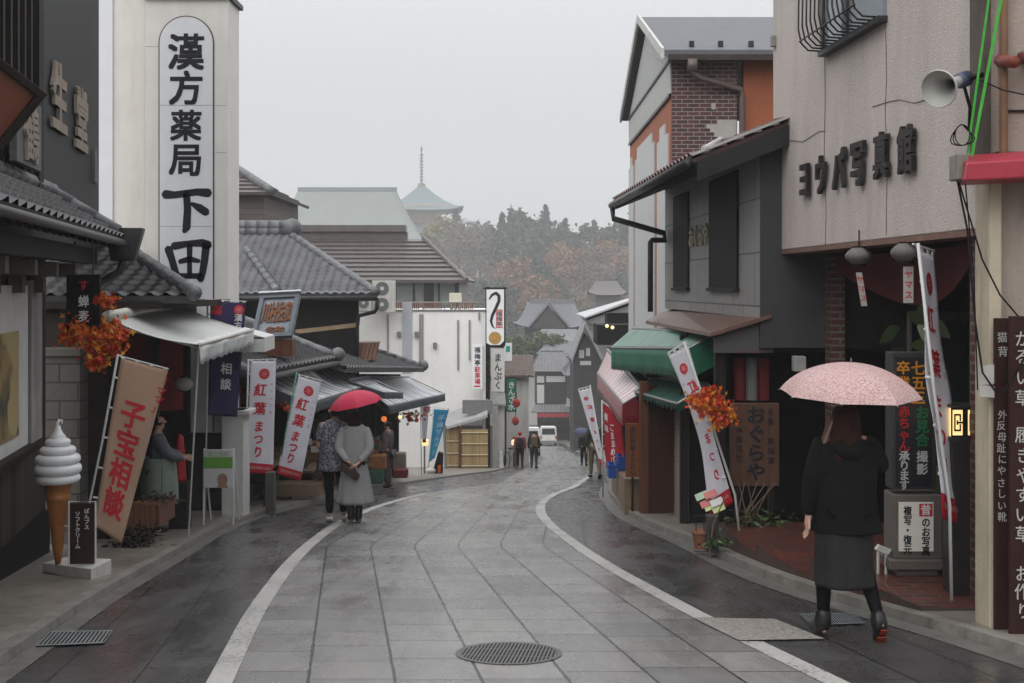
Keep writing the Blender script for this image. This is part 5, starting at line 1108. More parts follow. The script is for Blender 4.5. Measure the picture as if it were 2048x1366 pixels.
rt = thing('grey_roof_house', 'far house with a wide grey tile roof and white upper wall behind the bend', 'house', (3.5, 92, gz(92)))
mb = MB(); mb.bx(X(1092,128), X(1190,128), 128, 134, -14, ZZ(715,128)); mb.build('wall', M_pl, rt)
mb = MB(); tile_roof(mb, (X(1072,127),127,ZZ(708,127)), (X(1200,127),127,ZZ(708,127)), (X(1185,132),132,ZZ(682,132)), (X(1098,132),132,ZZ(682,132)), .35, .3, .05, .03); mb.build('roof', M_groof, rt, True)
mb = MB()
for k in range(5): xx = X(1094+k*22,128); mb.bx(xx, xx+.12, 127.9, 128, ZZ(760,128), ZZ(712,128))
mb.build('timber_frame', M_bw, rt)
rt = thing('long_roof_house', 'low house with a long pale grey roof far down the hill left of the bend', 'house', (1, 100, gz(100)))
mb = MB(); mb.bx(X(1010,136), X(1130,136), 136, 142, -15, ZZ(722,136)); mb.build('wall', M_pl, rt)
mb = MB(); tile_roof(mb, (X(1000,135),135,ZZ(712,135)), (X(1090,135),135,ZZ(712,135)), (X(1085,140),140,ZZ(690,140)), (X(1005,140),140,ZZ(690,140)), .35, .3, .05, .03); mb.build('roof', M_groof, rt, True)
rt = thing('gabled_house', 'dark gabled house with a steep ribbed grey roof on the right of the street', 'house', (4.2, 90, gz(62)))
xg0, xg1, xgm = X(1140,90), X(1212,90), X(1172,90)
mb = MB(); mb.prism([(xg0+.3,90,-12),(xg1,90,-12),(xg1,90,ZZ(735,90)),(xgm,90,ZZ(668,90)),(xg0+.3,90,ZZ(725,90))], (0,6,0)); mb.build('wall', M_bw, rt)
mb = MB()
for a, b, c_, d_ in ((1158,1168,700,716),(1172,1180,696,712),(1160,1182,722,730)): mb.bx(X(a,90), X(b,90), 89.9, 90, ZZ(d_,90), ZZ(c_,90))
mb.build('plaster_panel', M_pl, rt)
mb = MB(); ap = Vector((X(1170,89.3),89,ZZ(650,89.3))); a2_ = ap + Vector((.1,6.5,0)); el = Vector((X(1144,89.3),89,ZZ(722,89.3))); er = Vector((X(1216,89.3),89,ZZ(742,89.3)))
for e in (el, er): mb.hexa([ap, a2_, e + Vector((0,6.5,0)), e], [ap + Vector((0,0,.14)), a2_ + Vector((0,0,.14)), e + Vector((0,6.5,.14)), e + Vector((0,0,.14))])
for i in range(9): q0, q1 = ap.lerp(a2_, i/8), er.lerp(er + Vector((0,6.5,0)), i/8); mb.tube([q0 + Vector((0,0,.16)), q1 + Vector((0,0,.16))], .07, 6)
mb.box(ap + Vector((-.05,-.05,-.2)), el-ap, (0,.06,0), (0,0,.3)); mb.box(ap + Vector((.0,-.05,-.2)), er-ap, (0,.06,0), (0,0,.3)); mb.build('roof', mat('ribbed grey roof', (.19,.19,.195), .45, .2, 4), rt)
rt = thing('right_row_shop', 'dark shop row with a pale sloping roof behind the striped awning', 'shop', (5, 40, gz(40)))
mb = MB(); xr0, xr1 = 3.9, 4.4; mb.hexa([(3.2,27,-8),(9,27,-8),(9,52,-8),(5.3,52,-8)], [(3.2,27,ZZ(760,27)),(9,27,ZZ(760,27)),(9,52,ZZ(700,52)),(5.3,52,ZZ(700,52))]); mb.build('wall', M_int, rt)
mb = MB(); mb.hexa([(X(1170,44),44,ZZ(637,44)),(X(1300,44),44,ZZ(590,44)),(X(1300,50),50,ZZ(590,44)),(X(1170,44),50,ZZ(637,44))], [(X(1170,44),44,ZZ(634,44)),(X(1300,44),44,ZZ(585,44)),(X(1300,50),50,ZZ(585,44)),(X(1170,44),50,ZZ(634,44))]); mb.build('upper_roof', mat('pale wet roof', (.45,.45,.46), .35, .1, 3), rt)
mb = MB(); mb.prism([P(1176,640,44.2), P(1300,596,44.2), P(1300,660,44.2), P(1196,660,44.2)], (0,5,0)); mb.build('gable', mat('pale grey wall', (.24,.24,.245), .6, .1), rt)  # one even neutral grey over the whole gable
mb = MB(); mb.bx(X(1214,40), X(1262,40), 40, 41, ZZ(660,40), ZZ(626,40)); mb.bx(X(1195,38), X(1275,38), 38, 40, ZZ(690,38), ZZ(650,38)); mb.build('dark_eave', M_black, rt)
for px, py in ((1214,652),(1225,655)): MB().ball(P(px,py,37.9), .06, 8).build('lamp', M_glow_w, rt, True)
mb = MB(); tile_roof(mb, (2.6,26.5,ZZ(770,26.5)), (4.6,52,ZZ(745,52)), (6.6,52,ZZ(715,52)), (4.6,26.5,ZZ(735,26.5)), .3, .28, .05, .03); mb.build('pent_roof', M_groof, rt, True)

# ---- temple gate roofs
rt = thing('temple_gate_hall', 'grey tiled temple hall with a triangular front gable below the wooded hill', 'temple', (4, 140, -13))
def curved_roof(mb, c, hx0, hy0, hx1, hy1, z0, z1, n=14, conc=1.5, up=.6, rot=0.0, seg=10):
    """concave hipped roof from a ridge rectangle down to the eaves, corners swept up"""
    c = Vector(c); loops = []
    for i in range(n+1):
        t_ = i/n; hx = hx0 + (hx1-hx0)*t_; hy = hy0 + (hy1-hy0)*t_; z = z1 + (z0-z1)*(1-(1-t_)**conc); lp = []
        for k in range(4):
            for j in range(seg):
                s_ = j/seg*2-1; x, y = ((s_*hx,-hy),(hx,s_*hy),(-s_*hx,hy),(-hx,-s_*hy))[k]
                zz = z + up*(abs(s_)**4)*t_**3; ca, sa = math.cos(rot), math.sin(rot)
                lp.append(c + Vector((x*ca-y*sa, x*sa+y*ca, zz)))
        loops.append(lp)
    m_ = 4*seg; vs = [p for l in loops for p in l]; fs = []
    for i in range(n):
        for j in range(m_): j2 = (j+1) % m_; fs.append((i*m_+j, (i+1)*m_+j, (i+1)*m_+j2, i*m_+j2))
    fs.append(tuple(range(m_))); fs.append(tuple(range(n*m_, (n+1)*m_))[::-1]); mb.add(vs, fs)
mb = MB(); curved_roof(mb, (X(1103,140),143,0), 2.9, .3, 4.6, 4.0, ZZ(655,140), ZZ(604,140), conc=1.5); ro = mb.build('roof', mat('temple grey tile', (.135,.135,.15), .5, .15, 2), rt)
mb = MB(); mb.bx(X(1060,142), X(1146,142), 142.5, 143.3, ZZ(606,142), ZZ(599,142)); mb.build('ridge_cap', M_groof, ro)
mb = MB(); gx = X(1098,138); tl_ = [(gx-2.1,138.6,ZZ(656,138)),(gx+2.1,138.6,ZZ(656,138)),(gx,138.6,ZZ(612,138))]; mb.prism(tl_, (0,3,0)); mb.build('front_gable', mat('temple dark timber', (.06,.055,.055), .6), rt)
mb = MB()
for s_ in (-1, 1): a, b = Vector((gx,138.2,ZZ(608,138))), Vector((gx+s_*2.5,138.2,ZZ(657,138))); mb.box(a, b-a, (0,3.4,0), (0,0,.28))
mb.build('gable_roof', mat('temple grey tile', (.135,.135,.15)), rt)
mb = MB(); mb.bx(X(1050,141), X(1160,141), 141, 146, -14, ZZ(650,141)); mb.build('wall', mat('temple timber wall', (.085,.075,.07), .6), rt)
rt = thing('low_temple_hall', 'low dark tiled roof half hidden by shrubs below the temple hall', 'temple', (3, 135, -13))
mb = MB(); curved_roof(mb, (X(1120,134),137,0), 2.1, .2, 3.6, 2.6, ZZ(690,134), ZZ(660,134)); mb.build('roof', M_groof, rt)
mb = MB(); mb.bx(X(1095,135), X(1150,135), 135.5, 139, -14, ZZ(686,135)); mb.build('wall', M_pl, rt)
# far small pavilion on the right
rt = thing('hill_pavilion', 'small grey roofed pavilion among the trees on the right of the hill', 'temple', (12, 165, -6))
mb = MB(); curved_roof(mb, (X(1215,165),167,0), 1.6, .2, 3.0, 2.4, ZZ(590,165), ZZ(562,165)); mb.build('roof', mat('pavilion roof', (.13,.115,.115), .5, .1), rt)
mb = MB(); mb.bx(X(1192,166), X(1240,166), 165.5, 168.5, -15, ZZ(588,166)); mb.build('wall', mat('temple timber wall', (.085,.075,.07)), rt)

# ---- great green temple roof and the pagoda
M_copper = mat('verdigris copper', (.195,.215,.205), .6, .1, .25, dirt=.3, dirtcol=(.19,.21,.205))
M_copper2 = mat('blue copper', (.125,.16,.175), .6, .12, .3)
rt = thing('temple_hall', 'great temple hall with a sweeping pale green copper roof', 'temple', (X(695,328), 328, hill(X(695,328), 328)))
mb = MB(); c = Vector((X(695,328), 328, 0)); curved_roof(mb, c, 14.0, .7, 26.5, 14.0, ZZ(496,314), ZZ(380,328), n=24, conc=1.75, up=1.0); ro = mb.build('roof', M_copper, rt, True)
mb = MB(); zr = ZZ(382,328); mb.box((c.x-14.2,327,zr-.3), (28.4,0,0), (0,2,0), (0,0,1.3)); mb.build('ridge_cap', mat('dull copper ridge', (.13,.16,.16), .6), ro)
mb = MB(); mb.prism([(c.x-15.2,325,ZZ(420,325)), (c.x-15.2,331,ZZ(420,325)), (c.x-14.3,328,ZZ(384,328))], (-.3,0,0)); mb.build('gable', mat('gilded gable', (.22,.17,.10), .6), ro)
mb = MB(); mb.bx(c.x-21, c.x+21, 318, 338, hill(c.x, 328)-2, ZZ(488,318)); mb.build('wall', mat('temple red brown wall', (.16,.10,.085), .6), rt)
rt = thing('pagoda', 'hazy pagoda with a blue green roof and a tall ringed spire', 'pagoda', (X(843,405), 405, hill(X(843,405), 270)))
cx = X(843,405); c = Vector((cx,405,0)); rot = .12
mb = MB(); curved_roof(mb, c, .7, .7, 14.0, 14.0, ZZ(420,392), ZZ(370,405), n=16, conc=1.35, up=1.6, rot=rot, seg=12); mb.build('top_roof', M_copper2, rt, True)
mb = MB(); curved_roof(mb, c, 7.5, 7.5, 14.6, 14.6, ZZ(480,392), ZZ(448,405), n=10, conc=1.3, up=1.6, rot=rot, seg=12); mb.build('lower_roof', M_copper2, rt, True)
mb = MB()
for h, a, b in ((6.6, 462, 414), (7.3, 600, 470)):
    q = [Vector((cx + (x*math.cos(rot)-y_*math.sin(rot))*h, 405 + (x*math.sin(rot)+y_*math.cos(rot))*h, 0)) for x, y_ in ((-1,-1),(1,-1),(1,1),(-1,1))]
    mb.hexa([p + Vector((0,0,ZZ(a,405))) for p in q], [p + Vector((0,0,ZZ(b,405))) for p in q])
    for k, (f_, hh) in enumerate(((1.18,.7),(1.4,.6),(1.6,.5))):
        z = ZZ(b,405) - 2.4 + k*1.05; q2 = [Vector((cx,405,0)) + (p - Vector((cx,405,0)))*f_ for p in q]; mb.hexa([p + Vector((0,0,z)) for p in q2], [p + Vector((0,0,z+.5)) for p in q2])
mb.build('body', mat('pagoda red and cream', (.42,.30,.27), .6, .2, 1), rt)
mb = MB(); z0, z1 = ZZ(372,405), ZZ(290,405); prof = [(1.4,z0-.5),(1.35,z0+.8),(.5,z0+1.1)]
for i in range(9): z = z0 + 1.8 + (z1-z0-4.5)*i/9; prof += [(.24,z),(.72,z+.18),(.72,z+.5),(.24,z+.7)]
prof += [(.2,z1-2.4),(.5,z1-1.5),(.15,z1-.6),(.04,z1)]; mb.lathe((cx,405,0), prof, 12); mb.build('spire', mat('spire bronze', (.20,.15,.14), .5), rt)
rt = thing('spirelet', 'thin dark spire of a hall rising above the tree line', 'spire', (X(1022,342), 342, hill(5, 342)))
MB().lathe((X(1022,342),342,0), [(1.8,2),(.7,ZZ(425,342)),(.35,ZZ(422,342)),(.05,ZZ(405,342))], 8).build('spire', mat('spire bronze', (.20,.15,.14)), rt)

# ---- trees on the hill
M_bark = mat('bark', (.07,.055,.045), .8, .3, 6)
def leafmat(n, c, c2): return pattern_mat(n, c, c2, .9, (.35,.65), .8)
LEAF = {'evergreen_tree': leafmat('evergreen leaves', (.045,.058,.046), (.072,.086,.062)), 'conifer': leafmat('conifer needles', (.030,.044,.036), (.048,.064,.050)),
        'maple_tree': leafmat('orange maple leaves', (.25,.125,.075), (.17,.11,.075)), 'bare_tree': leafmat('bare autumn twigs', (.17,.12,.10), (.13,.11,.09)), 'ginkgo_tree': leafmat('yellow leaves', (.22,.17,.04), (.13,.125,.045)), 'shrub': leafmat('shrub leaves', (.05,.075,.028), (.09,.12,.045))}
LAB = {'evergreen_tree': 'hazy dark green broadleaf tree on the wooded temple hill', 'conifer': 'hazy pointed dark conifer on the wooded temple hill', 'maple_tree': 'hazy orange maple tree on the wooded temple hill',
       'bare_tree': 'hazy bare brown autumn tree on the wooded temple hill', 'ginkgo_tree': 'hazy yellow green autumn tree beside the pagoda', 'shrub': 'round light green shrub below the temple hall roofs'}
GRP = {'evergreen_tree': 'evergreen trees on the hill', 'conifer': 'conifers on the hill', 'maple_tree': 'orange maples on the hill', 'bare_tree': 'bare autumn trees on the hill', 'ginkgo_tree': 'yellow trees by the pagoda', 'shrub': 'shrubs below the temple'}
def make_tree(kind, loc, seed):
    """a ten metre tree: tapered trunk with limbs, and a crown of many small leaf faces in uneven clumps"""
    r = random.Random(seed); loc = Vector(loc); rt = thing(kind, LAB[kind], 'shrub' if kind == 'shrub' else 'tree', loc, GRP[kind])
    tr, cr = MB(), MB(); lobes = []
    if kind == 'conifer':
        tr.tube([loc + Vector((0,0,-1)), loc + Vector((.1,0,5)), loc + Vector((0,.1,9.6))], [.3,.2,.03], 6)
        for i in range(34):
            z = 1.4 + 8.4*(i/34)**.9; rad = (10-z)*.27*r.uniform(.55,1.15); a = r.uniform(0, 6.28); lobes.append((Vector((math.cos(a)*rad*.6, math.sin(a)*rad*.6, z)), Vector((rad*.75+.15, rad*.75+.15, .42)), 34))
    elif kind == 'shrub':
        tr.tube([loc + Vector((0,0,-.3)), loc + Vector((0,0,1.5))], [.12,.06], 6)
        for i in range(12): a = r.uniform(0,6.28); d = r.uniform(.2,1.0); lobes.append((Vector((math.cos(a)*d, math.sin(a)*d, r.uniform(.6,2.0))), Vector((.65,.65,.55)), 60))
    else:
        tr.tube([loc + Vector((0,0,-1)), loc + Vector((.1,.05,2.2)), loc + Vector((.0,.1,4.5)), loc + Vector((.15,.1,8))], [.34,.26,.18,.05], 6)
        nl = 22
        for i in range(nl):
            a = r.uniform(0, 6.28); z = r.uniform(3.0, 9.4); w_ = math.sin(math.pi*min(1,max(.1,(z-2.0)/8.2)))**.7; d = r.uniform(.4,3.1)*w_
            c_ = Vector((math.cos(a)*d, math.sin(a)*d, z)); q = r.uniform(.65,1.35); lobes.append((c_, Vector((q*1.1,q*1.1,q*.8)), 46 if kind != 'bare_tree' else 26))
            if i % 2 == 0: tr.tube([loc + Vector((.05,.08,max(2.2,z-2.6))), loc + c_*.6 + Vector((0,0,.4*z-.6)), loc + c_], [.11,.06,.02], 5)
    for c_, s_, n_ in lobes:
        for _ in range(n_):
            v = Vector((r.gauss(0,.5), r.gauss(0,.5), r.gauss(0,.5))); p = loc + c_ + Vector((v.x*s_.x, v.y*s_.y, v.z*s_.z))
            a = Vector((r.uniform(-1,1), r.uniform(-1,1), r.uniform(-.7,.7))).normalized(); b = a.cross(Vector((r.uniform(-1,1), r.uniform(-1,1), r.uniform(-1,1)))).normalized()
            k = r.uniform(.20,.46) * (.55 if kind in ('bare_tree','shrub') else 1); b *= .18 if kind == 'bare_tree' else .75
            if kind == 'bare_tree': k *= 2.6
            cr.add([p - a*k, p + b*k, p + a*k, p - b*k], [(0,1,2,3)])
    tr.build('trunk', M_bark, rt); cr.build('crown', LEAF[kind], rt)
    return rt
PROTO = {}
def tree(kind, px, pytop, y, h=None, base=None):
    if kind != 'shrub': y *= 1.5
    x = X(px, y); zt = ZZ(pytop, y); zb = hill(x, y); hh = zt - zb + .4 if kind != 'shrub' else h
    if kind != 'shrub' and hh < 5: hh = 5
    zb = zt - hh
    var = R.randrange(3 if kind != 'shrub' else 1); k = (kind, var); H = 2.6 if kind == 'shrub' else 10.0
    if k not in PROTO: PROTO[k] = o = make_tree(kind, (x, y, zb), hash(kind) % 1 + var*17 + len(kind)); 
    else: o = dup(PROTO[k], (x, y, zb))
    o.rotation_euler = (0, 0, R.uniform(0, 6.28)); s_ = hh/H; w_ = min(s_*R.uniform(.8, 1.1), 1.75)
    o.scale = (w_, w_, s_)
for kind, px, py, y, h in (
    ('conifer',1005,424,215,17),('conifer',1022,418,220,18),('evergreen_tree',1040,420,214,15),('evergreen_tree',1060,422,216,15),('evergreen_tree',1016,440,205,15),('evergreen_tree',1046,448,203,15),('evergreen_tree',996,452,206,12),
    ('conifer',1091,409,224,19),('evergreen_tree',1094,418,226,9),('evergreen_tree',1078,446,212,13),('evergreen_tree',1115,452,214,13),('conifer',1131,436,216,15),('evergreen_tree',1150,444,215,13),('conifer',1188,440,214,15),('evergreen_tree',1172,450,212,13),('evergreen_tree',1208,458,208,13),
    ('evergreen_tree',1226,450,205,14),('evergreen_tree',1252,438,203,16),('evergreen_tree',1280,428,205,17),('evergreen_tree',1310,430,206,17),
    ('ginkgo_tree',876,434,226,10),('ginkgo_tree',868,450,221,10),('conifer',912,418,230,11),('bare_tree',898,426,228,11),('bare_tree',920,436,222,12),('bare_tree',936,440,226,12),('evergreen_tree',940,434,232,10),('bare_tree',960,442,222,12),('evergreen_tree',976,446,226,11),('bare_tree',948,462,212,11),('bare_tree',915,470,210,11),('bare_tree',890,480,208,11),('bare_tree',975,470,208,11),
    ('evergreen_tree',1000,478,196,14),('evergreen_tree',1022,486,194,13),('evergreen_tree',1066,476,196,14),('evergreen_tree',1052,500,190,13),
    ('maple_tree',1020,520,184,10),('maple_tree',1045,512,186,9),('maple_tree',1005,538,180,9),('bare_tree',960,510,190,11),('bare_tree',930,520,186,11),('bare_tree',985,524,184,10),('evergreen_tree',955,548,176,10),('evergreen_tree',990,556,174,9),('bare_tree',915,550,178,10),
    ('maple_tree',1120,482,196,11),('maple_tree',1145,494,192,11),('maple_tree',1105,504,188,10),('bare_tree',1168,480,196,11),('bare_tree',1190,490,192,11),('maple_tree',1215,476,194,12),('bare_tree',1240,486,190,11),('maple_tree',1262,492,186,10),('bare_tree',1180,518,182,10),('maple_tree',1140,528,180,10),('bare_tree',1210,524,180,10),('evergreen_tree',1245,530,178,10),
    ('evergreen_tree',1080,522,182,10),('maple_tree',1072,548,172,8),('maple_tree',1040,556,170,8),('maple_tree',1095,560,168,7),('evergreen_tree',1112,548,172,9),('evergreen_tree',1020,572,166,8),('bare_tree',1150,560,168,9),('maple_tree',1060,580,160,5.5),('maple_tree',1085,584,158,5.5),('evergreen_tree',1135,580,162,7),('bare_tree',1190,560,172,9),('maple_tree',1160,590,158,6),('evergreen_tree',1235,560,170,9),('bare_tree',1255,575,168,8),('evergreen_tree',1000,590,160,7),('evergreen_tree',980,580,164,8),('bare_tree',1175,600,150,6),
    ('evergreen_tree',1016,612,148,6),('evergreen_tree',1032,622,146,5.5),('evergreen_tree',1178,610,148,6)):
    tree(kind, px, py, y, h)
for px, py, y in ((1086,660,132),(1104,666,131),(1022,672,133),(1038,668,134),(1064,676,132)): tree('shrub', px, py, y, 2.6)

# ================================================================ BANNERS, SIGNS, STREET THINGS
M_cloth = mat('white banner cloth', (.80,.79,.84), .7, .04, 3, trans=.4)
M_band = mat('red banner hem', (.58,.022,.045), .65, .08, 4, trans=.35)
def nobori(label, tl, tr, br, bl, pole, arm, cloth, texts=(), band=1.0, bandtext=None, emblem=None, wave=.026, belly=0.0, mirror=False, polemat=None, ph=0.0, extra=None):
    tl, tr, br, bl = map(Vector, (tl, tr, br, bl)); Wd = ((tr-tl).length + (br-bl).length)/2; H = ((bl-tl).length + (br-tr).length)/2
    nn = (bl-tl).cross(tr-tl).normalized(); nn = nn if nn.y < 0 else -nn
    base = Vector(pole[-1]); rt = thing('banner_flag', label, 'banner', base)
    def S(u, v, off=0.0):
        q = tl.lerp(tr, u).lerp(bl.lerp(br, u), v)
        k = math.sin(v*5.5+ph+u*1.5)*.6 + math.sin(v*11+ph*2-u*4)*.4 + .25*math.sin(v*19+u*9+ph*3) + .5*math.sin(u*5+ph)*v
        return q + nn*(wave*k*(.25+.75*v) + off) + (tl-tr).normalized()*belly*math.sin(math.pi*v)*(1-u)
    mb = MB(); mb.grid(lambda u, v: S(u, v), 10, 44, mfn=lambda u, v: 1 if v > band else 0); mb.build('cloth', [cloth, M_band], rt, True, solid=.002)
    fn = lambda u, v: S((Wd-u if mirror else u)/Wd, v/H, .006)
    for nm, m, items in texts:
        for t_ in items: mb = MB(); letters(mb, *t_[:5-1], fn, **(t_[4] if len(t_) > 4 else {})); mb.build(nm, m, rt)
    if emblem: mb = MB(); disc(mb, fn, *emblem); mb.build('emblem', M_red, rt)
    if emblem:
        cu, cv, r_ = emblem; mb = MB(); f2 = lambda u, v: S((Wd-u if mirror else u)/Wd, v/H, .009)
        for k in range(7): a = k*.9; stroke(mb, [(cu, cv, .004), (cu+r_*.6*math.cos(a), cv+r_*.6*math.sin(a), .007)], f2, seg=3)
        mb.build('emblem_leaf', mat('pale red print', (.60,.22,.22), .6), rt)
    if bandtext:
        mb = MB(); letters(mb, bandtext, Wd*.10, H*(band+1)/2-.03, Wd*.8/len(bandtext)*1.02, fn, .0, 1.0, horiz=True); mb.build('hem_lettering', mat('pale pink print', (.62,.42,.44), .6), rt)
    mb = MB(); mb.tube(pole, .0135, 8); mb.build('pole', polemat or M_bamboo, rt, True)
    mb = MB(); mb.tube(arm, .009, 6); n_ = 4
    for i in range(n_):
        u = .06 + .88*i/(n_-1); a = Vector(arm[0]).lerp(Vector(arm[-1]), u); b = S(u, 0); mb.box(b + nn*.006 + (tr-tl).normalized()*-.018, (tr-tl).normalized()*.036, (a-b)*1.1, nn*-.012)
    mb.build('crossbar', M_bamboo, rt)
    mb = MB(); p0, p1 = Vector(pole[0]), Vector(pole[-1])
    for i in range(5):
        v = .12 + .18*i; b = S(1 if (p0-tr).length < (p0-tl).length else 0, v); f = ((b-p0).dot(p1-p0))/((p1-p0).length_squared); a = p0.lerp(p1, f); mb.tube([a, b], .012, 5)
    mb.build('tab', M_cloth, rt); return rt
def gp(px, y): return Vector((X(px, y), y, gz(y) + (PL if px < 1000 else PR)))
RT = lambda s_, cu, sz, top, pitch=1.0: ('red_lettering', M_red, [])
M_violet = mat('pale violet print', (.50,.33,.42), .6)
def momiji(label, y, c, pole, arm, mirror=False, wave=.02, belly=0.0, polemat=None, ph=0.0, k=1.0):
    q = [P(px, py, yy) for px, py, yy in c]; Wd = ((q[1]-q[0]).length + (q[2]-q[3]).length)/2; H = ((q[3]-q[0]).length + (q[2]-q[1]).length)/2; s_ = Wd*.52
    return nobori(label, *q, pole, arm, M_cloth, [('red_lettering', M_red, [('紅葉', Wd*.42, H*.20, s_, dict(off=.03, pitch=H*.165/s_, wx=.95, slant=.12)), ('まつり', Wd*.42, H*.53, s_*.9, dict(off=.03, pitch=H*.125/s_, wx=.8, slant=.1))]),
        ('small_lettering', M_violet, [('成田山公園', Wd*.85, H*.19, Wd*.13, dict(off=.0, pitch=H*.062/(Wd*.13)))])], .905, '成田市観光協会', (Wd*.55, H*.115, Wd*.21), wave, belly, mirror, polemat, ph)
momiji('white autumn festival banner standing upright, nearest the white tower', 17.6, [(502,722,17.6),(552,722,17.7),(546,950,17.6),(491,945,17.5)], [P(497,718,17.6), P(492,900,17.55), gp(488,17.5)], [P(497,720,17.6), P(553,718,17.7)], ph=.3)
momiji('white autumn festival banner leaning on a green pole by the couple', 18.6, [(597,752,18.6),(642,766,18.7),(601,962,18.6),(553,948,18.5)], [P(594,744,18.6), P(570,870,18.55), gp(546,18.5)], [P(595,748,18.6), P(645,762,18.7)], ph=1.2, polemat=mat('green pole', (.03,.17,.10), .4))
momiji('white autumn festival banner leaning across the green awning shop', 12.5, [(1337,712,12.5),(1376,690,12.4),(1467,1004,12.4),(1420,1036,12.5)], [P(1368,683,12.4), P(1425,850,12.4), P(1470,990,12.4), gp(1482,12.4)], [P(1336,706,12.5), P(1372,684,12.4)], mirror=True, wave=.03, belly=-.10, ph=2.1)
momiji('white autumn festival banner far down the street by the red banner', 26, [(1157,782,26),(1181,776,26),(1210,936,26),(1201,930,26)], [P(1180,770,26), P(1208,930,26), gp(1213,26)], [P(1156,778,26), P(1182,772,26)], mirror=True, wave=.03, ph=.8)
momiji('white autumn festival banner hanging edge-on at the photo studio entrance', 8.6, [(1838,500,8.65),(1868,512,8.95),(1920,1052,8.85),(1878,1034,8.5)], [P(1836,486,8.55), P(1868,780,8.55), P(1893,960,8.55), P(1899,1010,8.55), Vector((X(1903,8.55), 8.55, -.80))], [P(1826,488,8.6), P(1868,502,8.95)], wave=.035, ph=2.8)
q = [P(242,716,12.0), P(336,741,12.15), P(243,1088,12.1), P(187,1050,11.95)]
M_tan = mat('tan banner cloth', (.56,.38,.27), .75, .05, 4, trans=.25)
nobori('tan leaning banner with large red characters behind the ice cream model', *q, [P(236,708,12.0), P(205,880,11.98), P(180,1000,11.96), Vector((X(166,11.95), 11.95, gz(11.95)+PL))], [P(236,711,12.0), P(337,738,12.15)], M_tan,
    [('red_lettering', M_red, [('子宝相談', .21, .40, .31, dict(off=.035, pitch=1.02, wx=.85)), ('「ママ」', .42, .08, .10, dict(off=.02, pitch=.95))]), ('white_lettering', mat('white violet print', (.50,.38,.40), .6), [('になりたい', .40, .52, .085, dict(off=.01, pitch=1.05))])], 1.0, None, None, .026, ph=.5)
M_navyc = mat('navy banner cloth', (.032,.026,.085), .75, .08, 3)
nobori('navy banner with white characters hanging between the awning and white column', P(421,602,16.0), P(492,606,16.2), P(474,834,16.2), P(416,830,16.0), [P(415,596,16.0), P(414,760,16.0), gp(410,16.0)], [P(415,599,16.0), P(493,603,16.2)], M_navyc,
    [('white_lettering', M_whitep, [('相談', .25, .86, .17, dict(off=.02, pitch=1.3)), ('漢方', .37, .16, .11, dict(off=.02))]), ('red_lettering', M_red, [('薬', .08, .05, .15, dict(off=.03))])], 1.0, None, (.37, .1, .07), .02, ph=1.0)
nobori('plain red banner with white characters under the striped awning', P(1207,806,20.5), P(1243,836,20.0), P(1248,924,20.0), P(1210,936,20.5), [P(1204,800,20.5), gp(1206,20.5)], [P(1205,803,20.5), P(1245,833,20.0)], mat('red banner cloth', (.34,.012,.022), .7, .08, 4), [('white_lettering', M_whitep, [('ごままめパン', .28, .24, .145, dict(off=.02, pitch=.98)), ('美味', .10, .12, .13, dict(off=.02, pitch=1.4))])], ph=.2)
nobori('bright blue banner tapering down beside the bamboo fence', P(866,818,36), P(898,820,36), P(870,915,36), P(858,925,36), [P(868,812,36), gp(856,36)], [P(866,815,36), P(899,817,36)], mat('bright blue cloth', (.02,.19,.34), .65, .12, 4), [('white_lettering', mat('pale blue print', (.30,.42,.55), .6), [('手焼せんべい', .24, .18, .2, dict(off=.02, pitch=1.1))])], ph=1.5)
nobori('slim white banner under the far end of the navy awning', P(842,806,33), P(859,806,33), P(852,885,33), P(845,885,33), [P(841,802,33), gp(843,33)], [P(841,804,33), P(860,804,33)], M_cloth, [('red_lettering', M_red, [('祭', .13, .1, .2, dict(off=.02))])], .9, ph=1.9)

# ---- maple decorations
M_leaf = [mat('orange leaf', (.56,.10,.012), .5, .4, 14), mat('red leaf', (.42,.024,.010), .5, .4, 14), mat('yellow leaf', (.58,.25,.02), .5, .4, 14)]
def maple(label, c, spread, n, seed, size=.05, twigs=True, blobs=None, group=None, bright=1.0):
    r = random.Random(seed); c = Vector(c); rt = thing('maple_decoration', label, 'decoration', c, group)
    tw, lf = MB(), MB(); blobs = blobs or [(0,0,0,1)]
    for bx_, by, bz, bs in blobs:
        o = c + Vector((bx_, by, bz)); tw.tube([c, c.lerp(o, .6) + Vector((0,0,.02)), o], [.008,.006,.004], 5)
        for _ in range(int(9*bs)): q = o + Vector((r.gauss(0,.5)*spread[0]*bs, r.gauss(0,.4)*spread[1]*bs, r.gauss(0,.5)*spread[2]*bs)); tw.tube([c.lerp(o, r.uniform(.5,1)), o.lerp(q,.5) + Vector((0,0,.02)), q], [.004,.003,.002], 4)
        for i in range(int(n*bs)):
            p = o + Vector((r.gauss(0,.42)*spread[0]*bs, r.gauss(0,.42)*spread[1]*bs, r.gauss(0,.42)*spread[2]*bs))
            a = Vector((r.uniform(-1,1), r.uniform(-1,.2), r.uniform(-1,1))).normalized(); b = a.cross(Vector((r.uniform(-.6,.6), -1, r.uniform(-.6,.6)))).normalized(); k = size*r.uniform(.6,1.2); vs = []
            for j in range(10):
                q = 2*math.pi*j/10; rr = k*(1.0 if j % 2 == 0 else .42); vs.append(p + (a*math.cos(q)+b*math.sin(q))*rr + (a.cross(b))*(.2*k*math.cos(2*q)))
            lf.add(vs, [tuple(range(10))], r.choices((0,1,2), (5,4,2))[0])
    tw.build('twigs', M_bark, rt); lf.build('leaves', M_leaf, rt); return rt
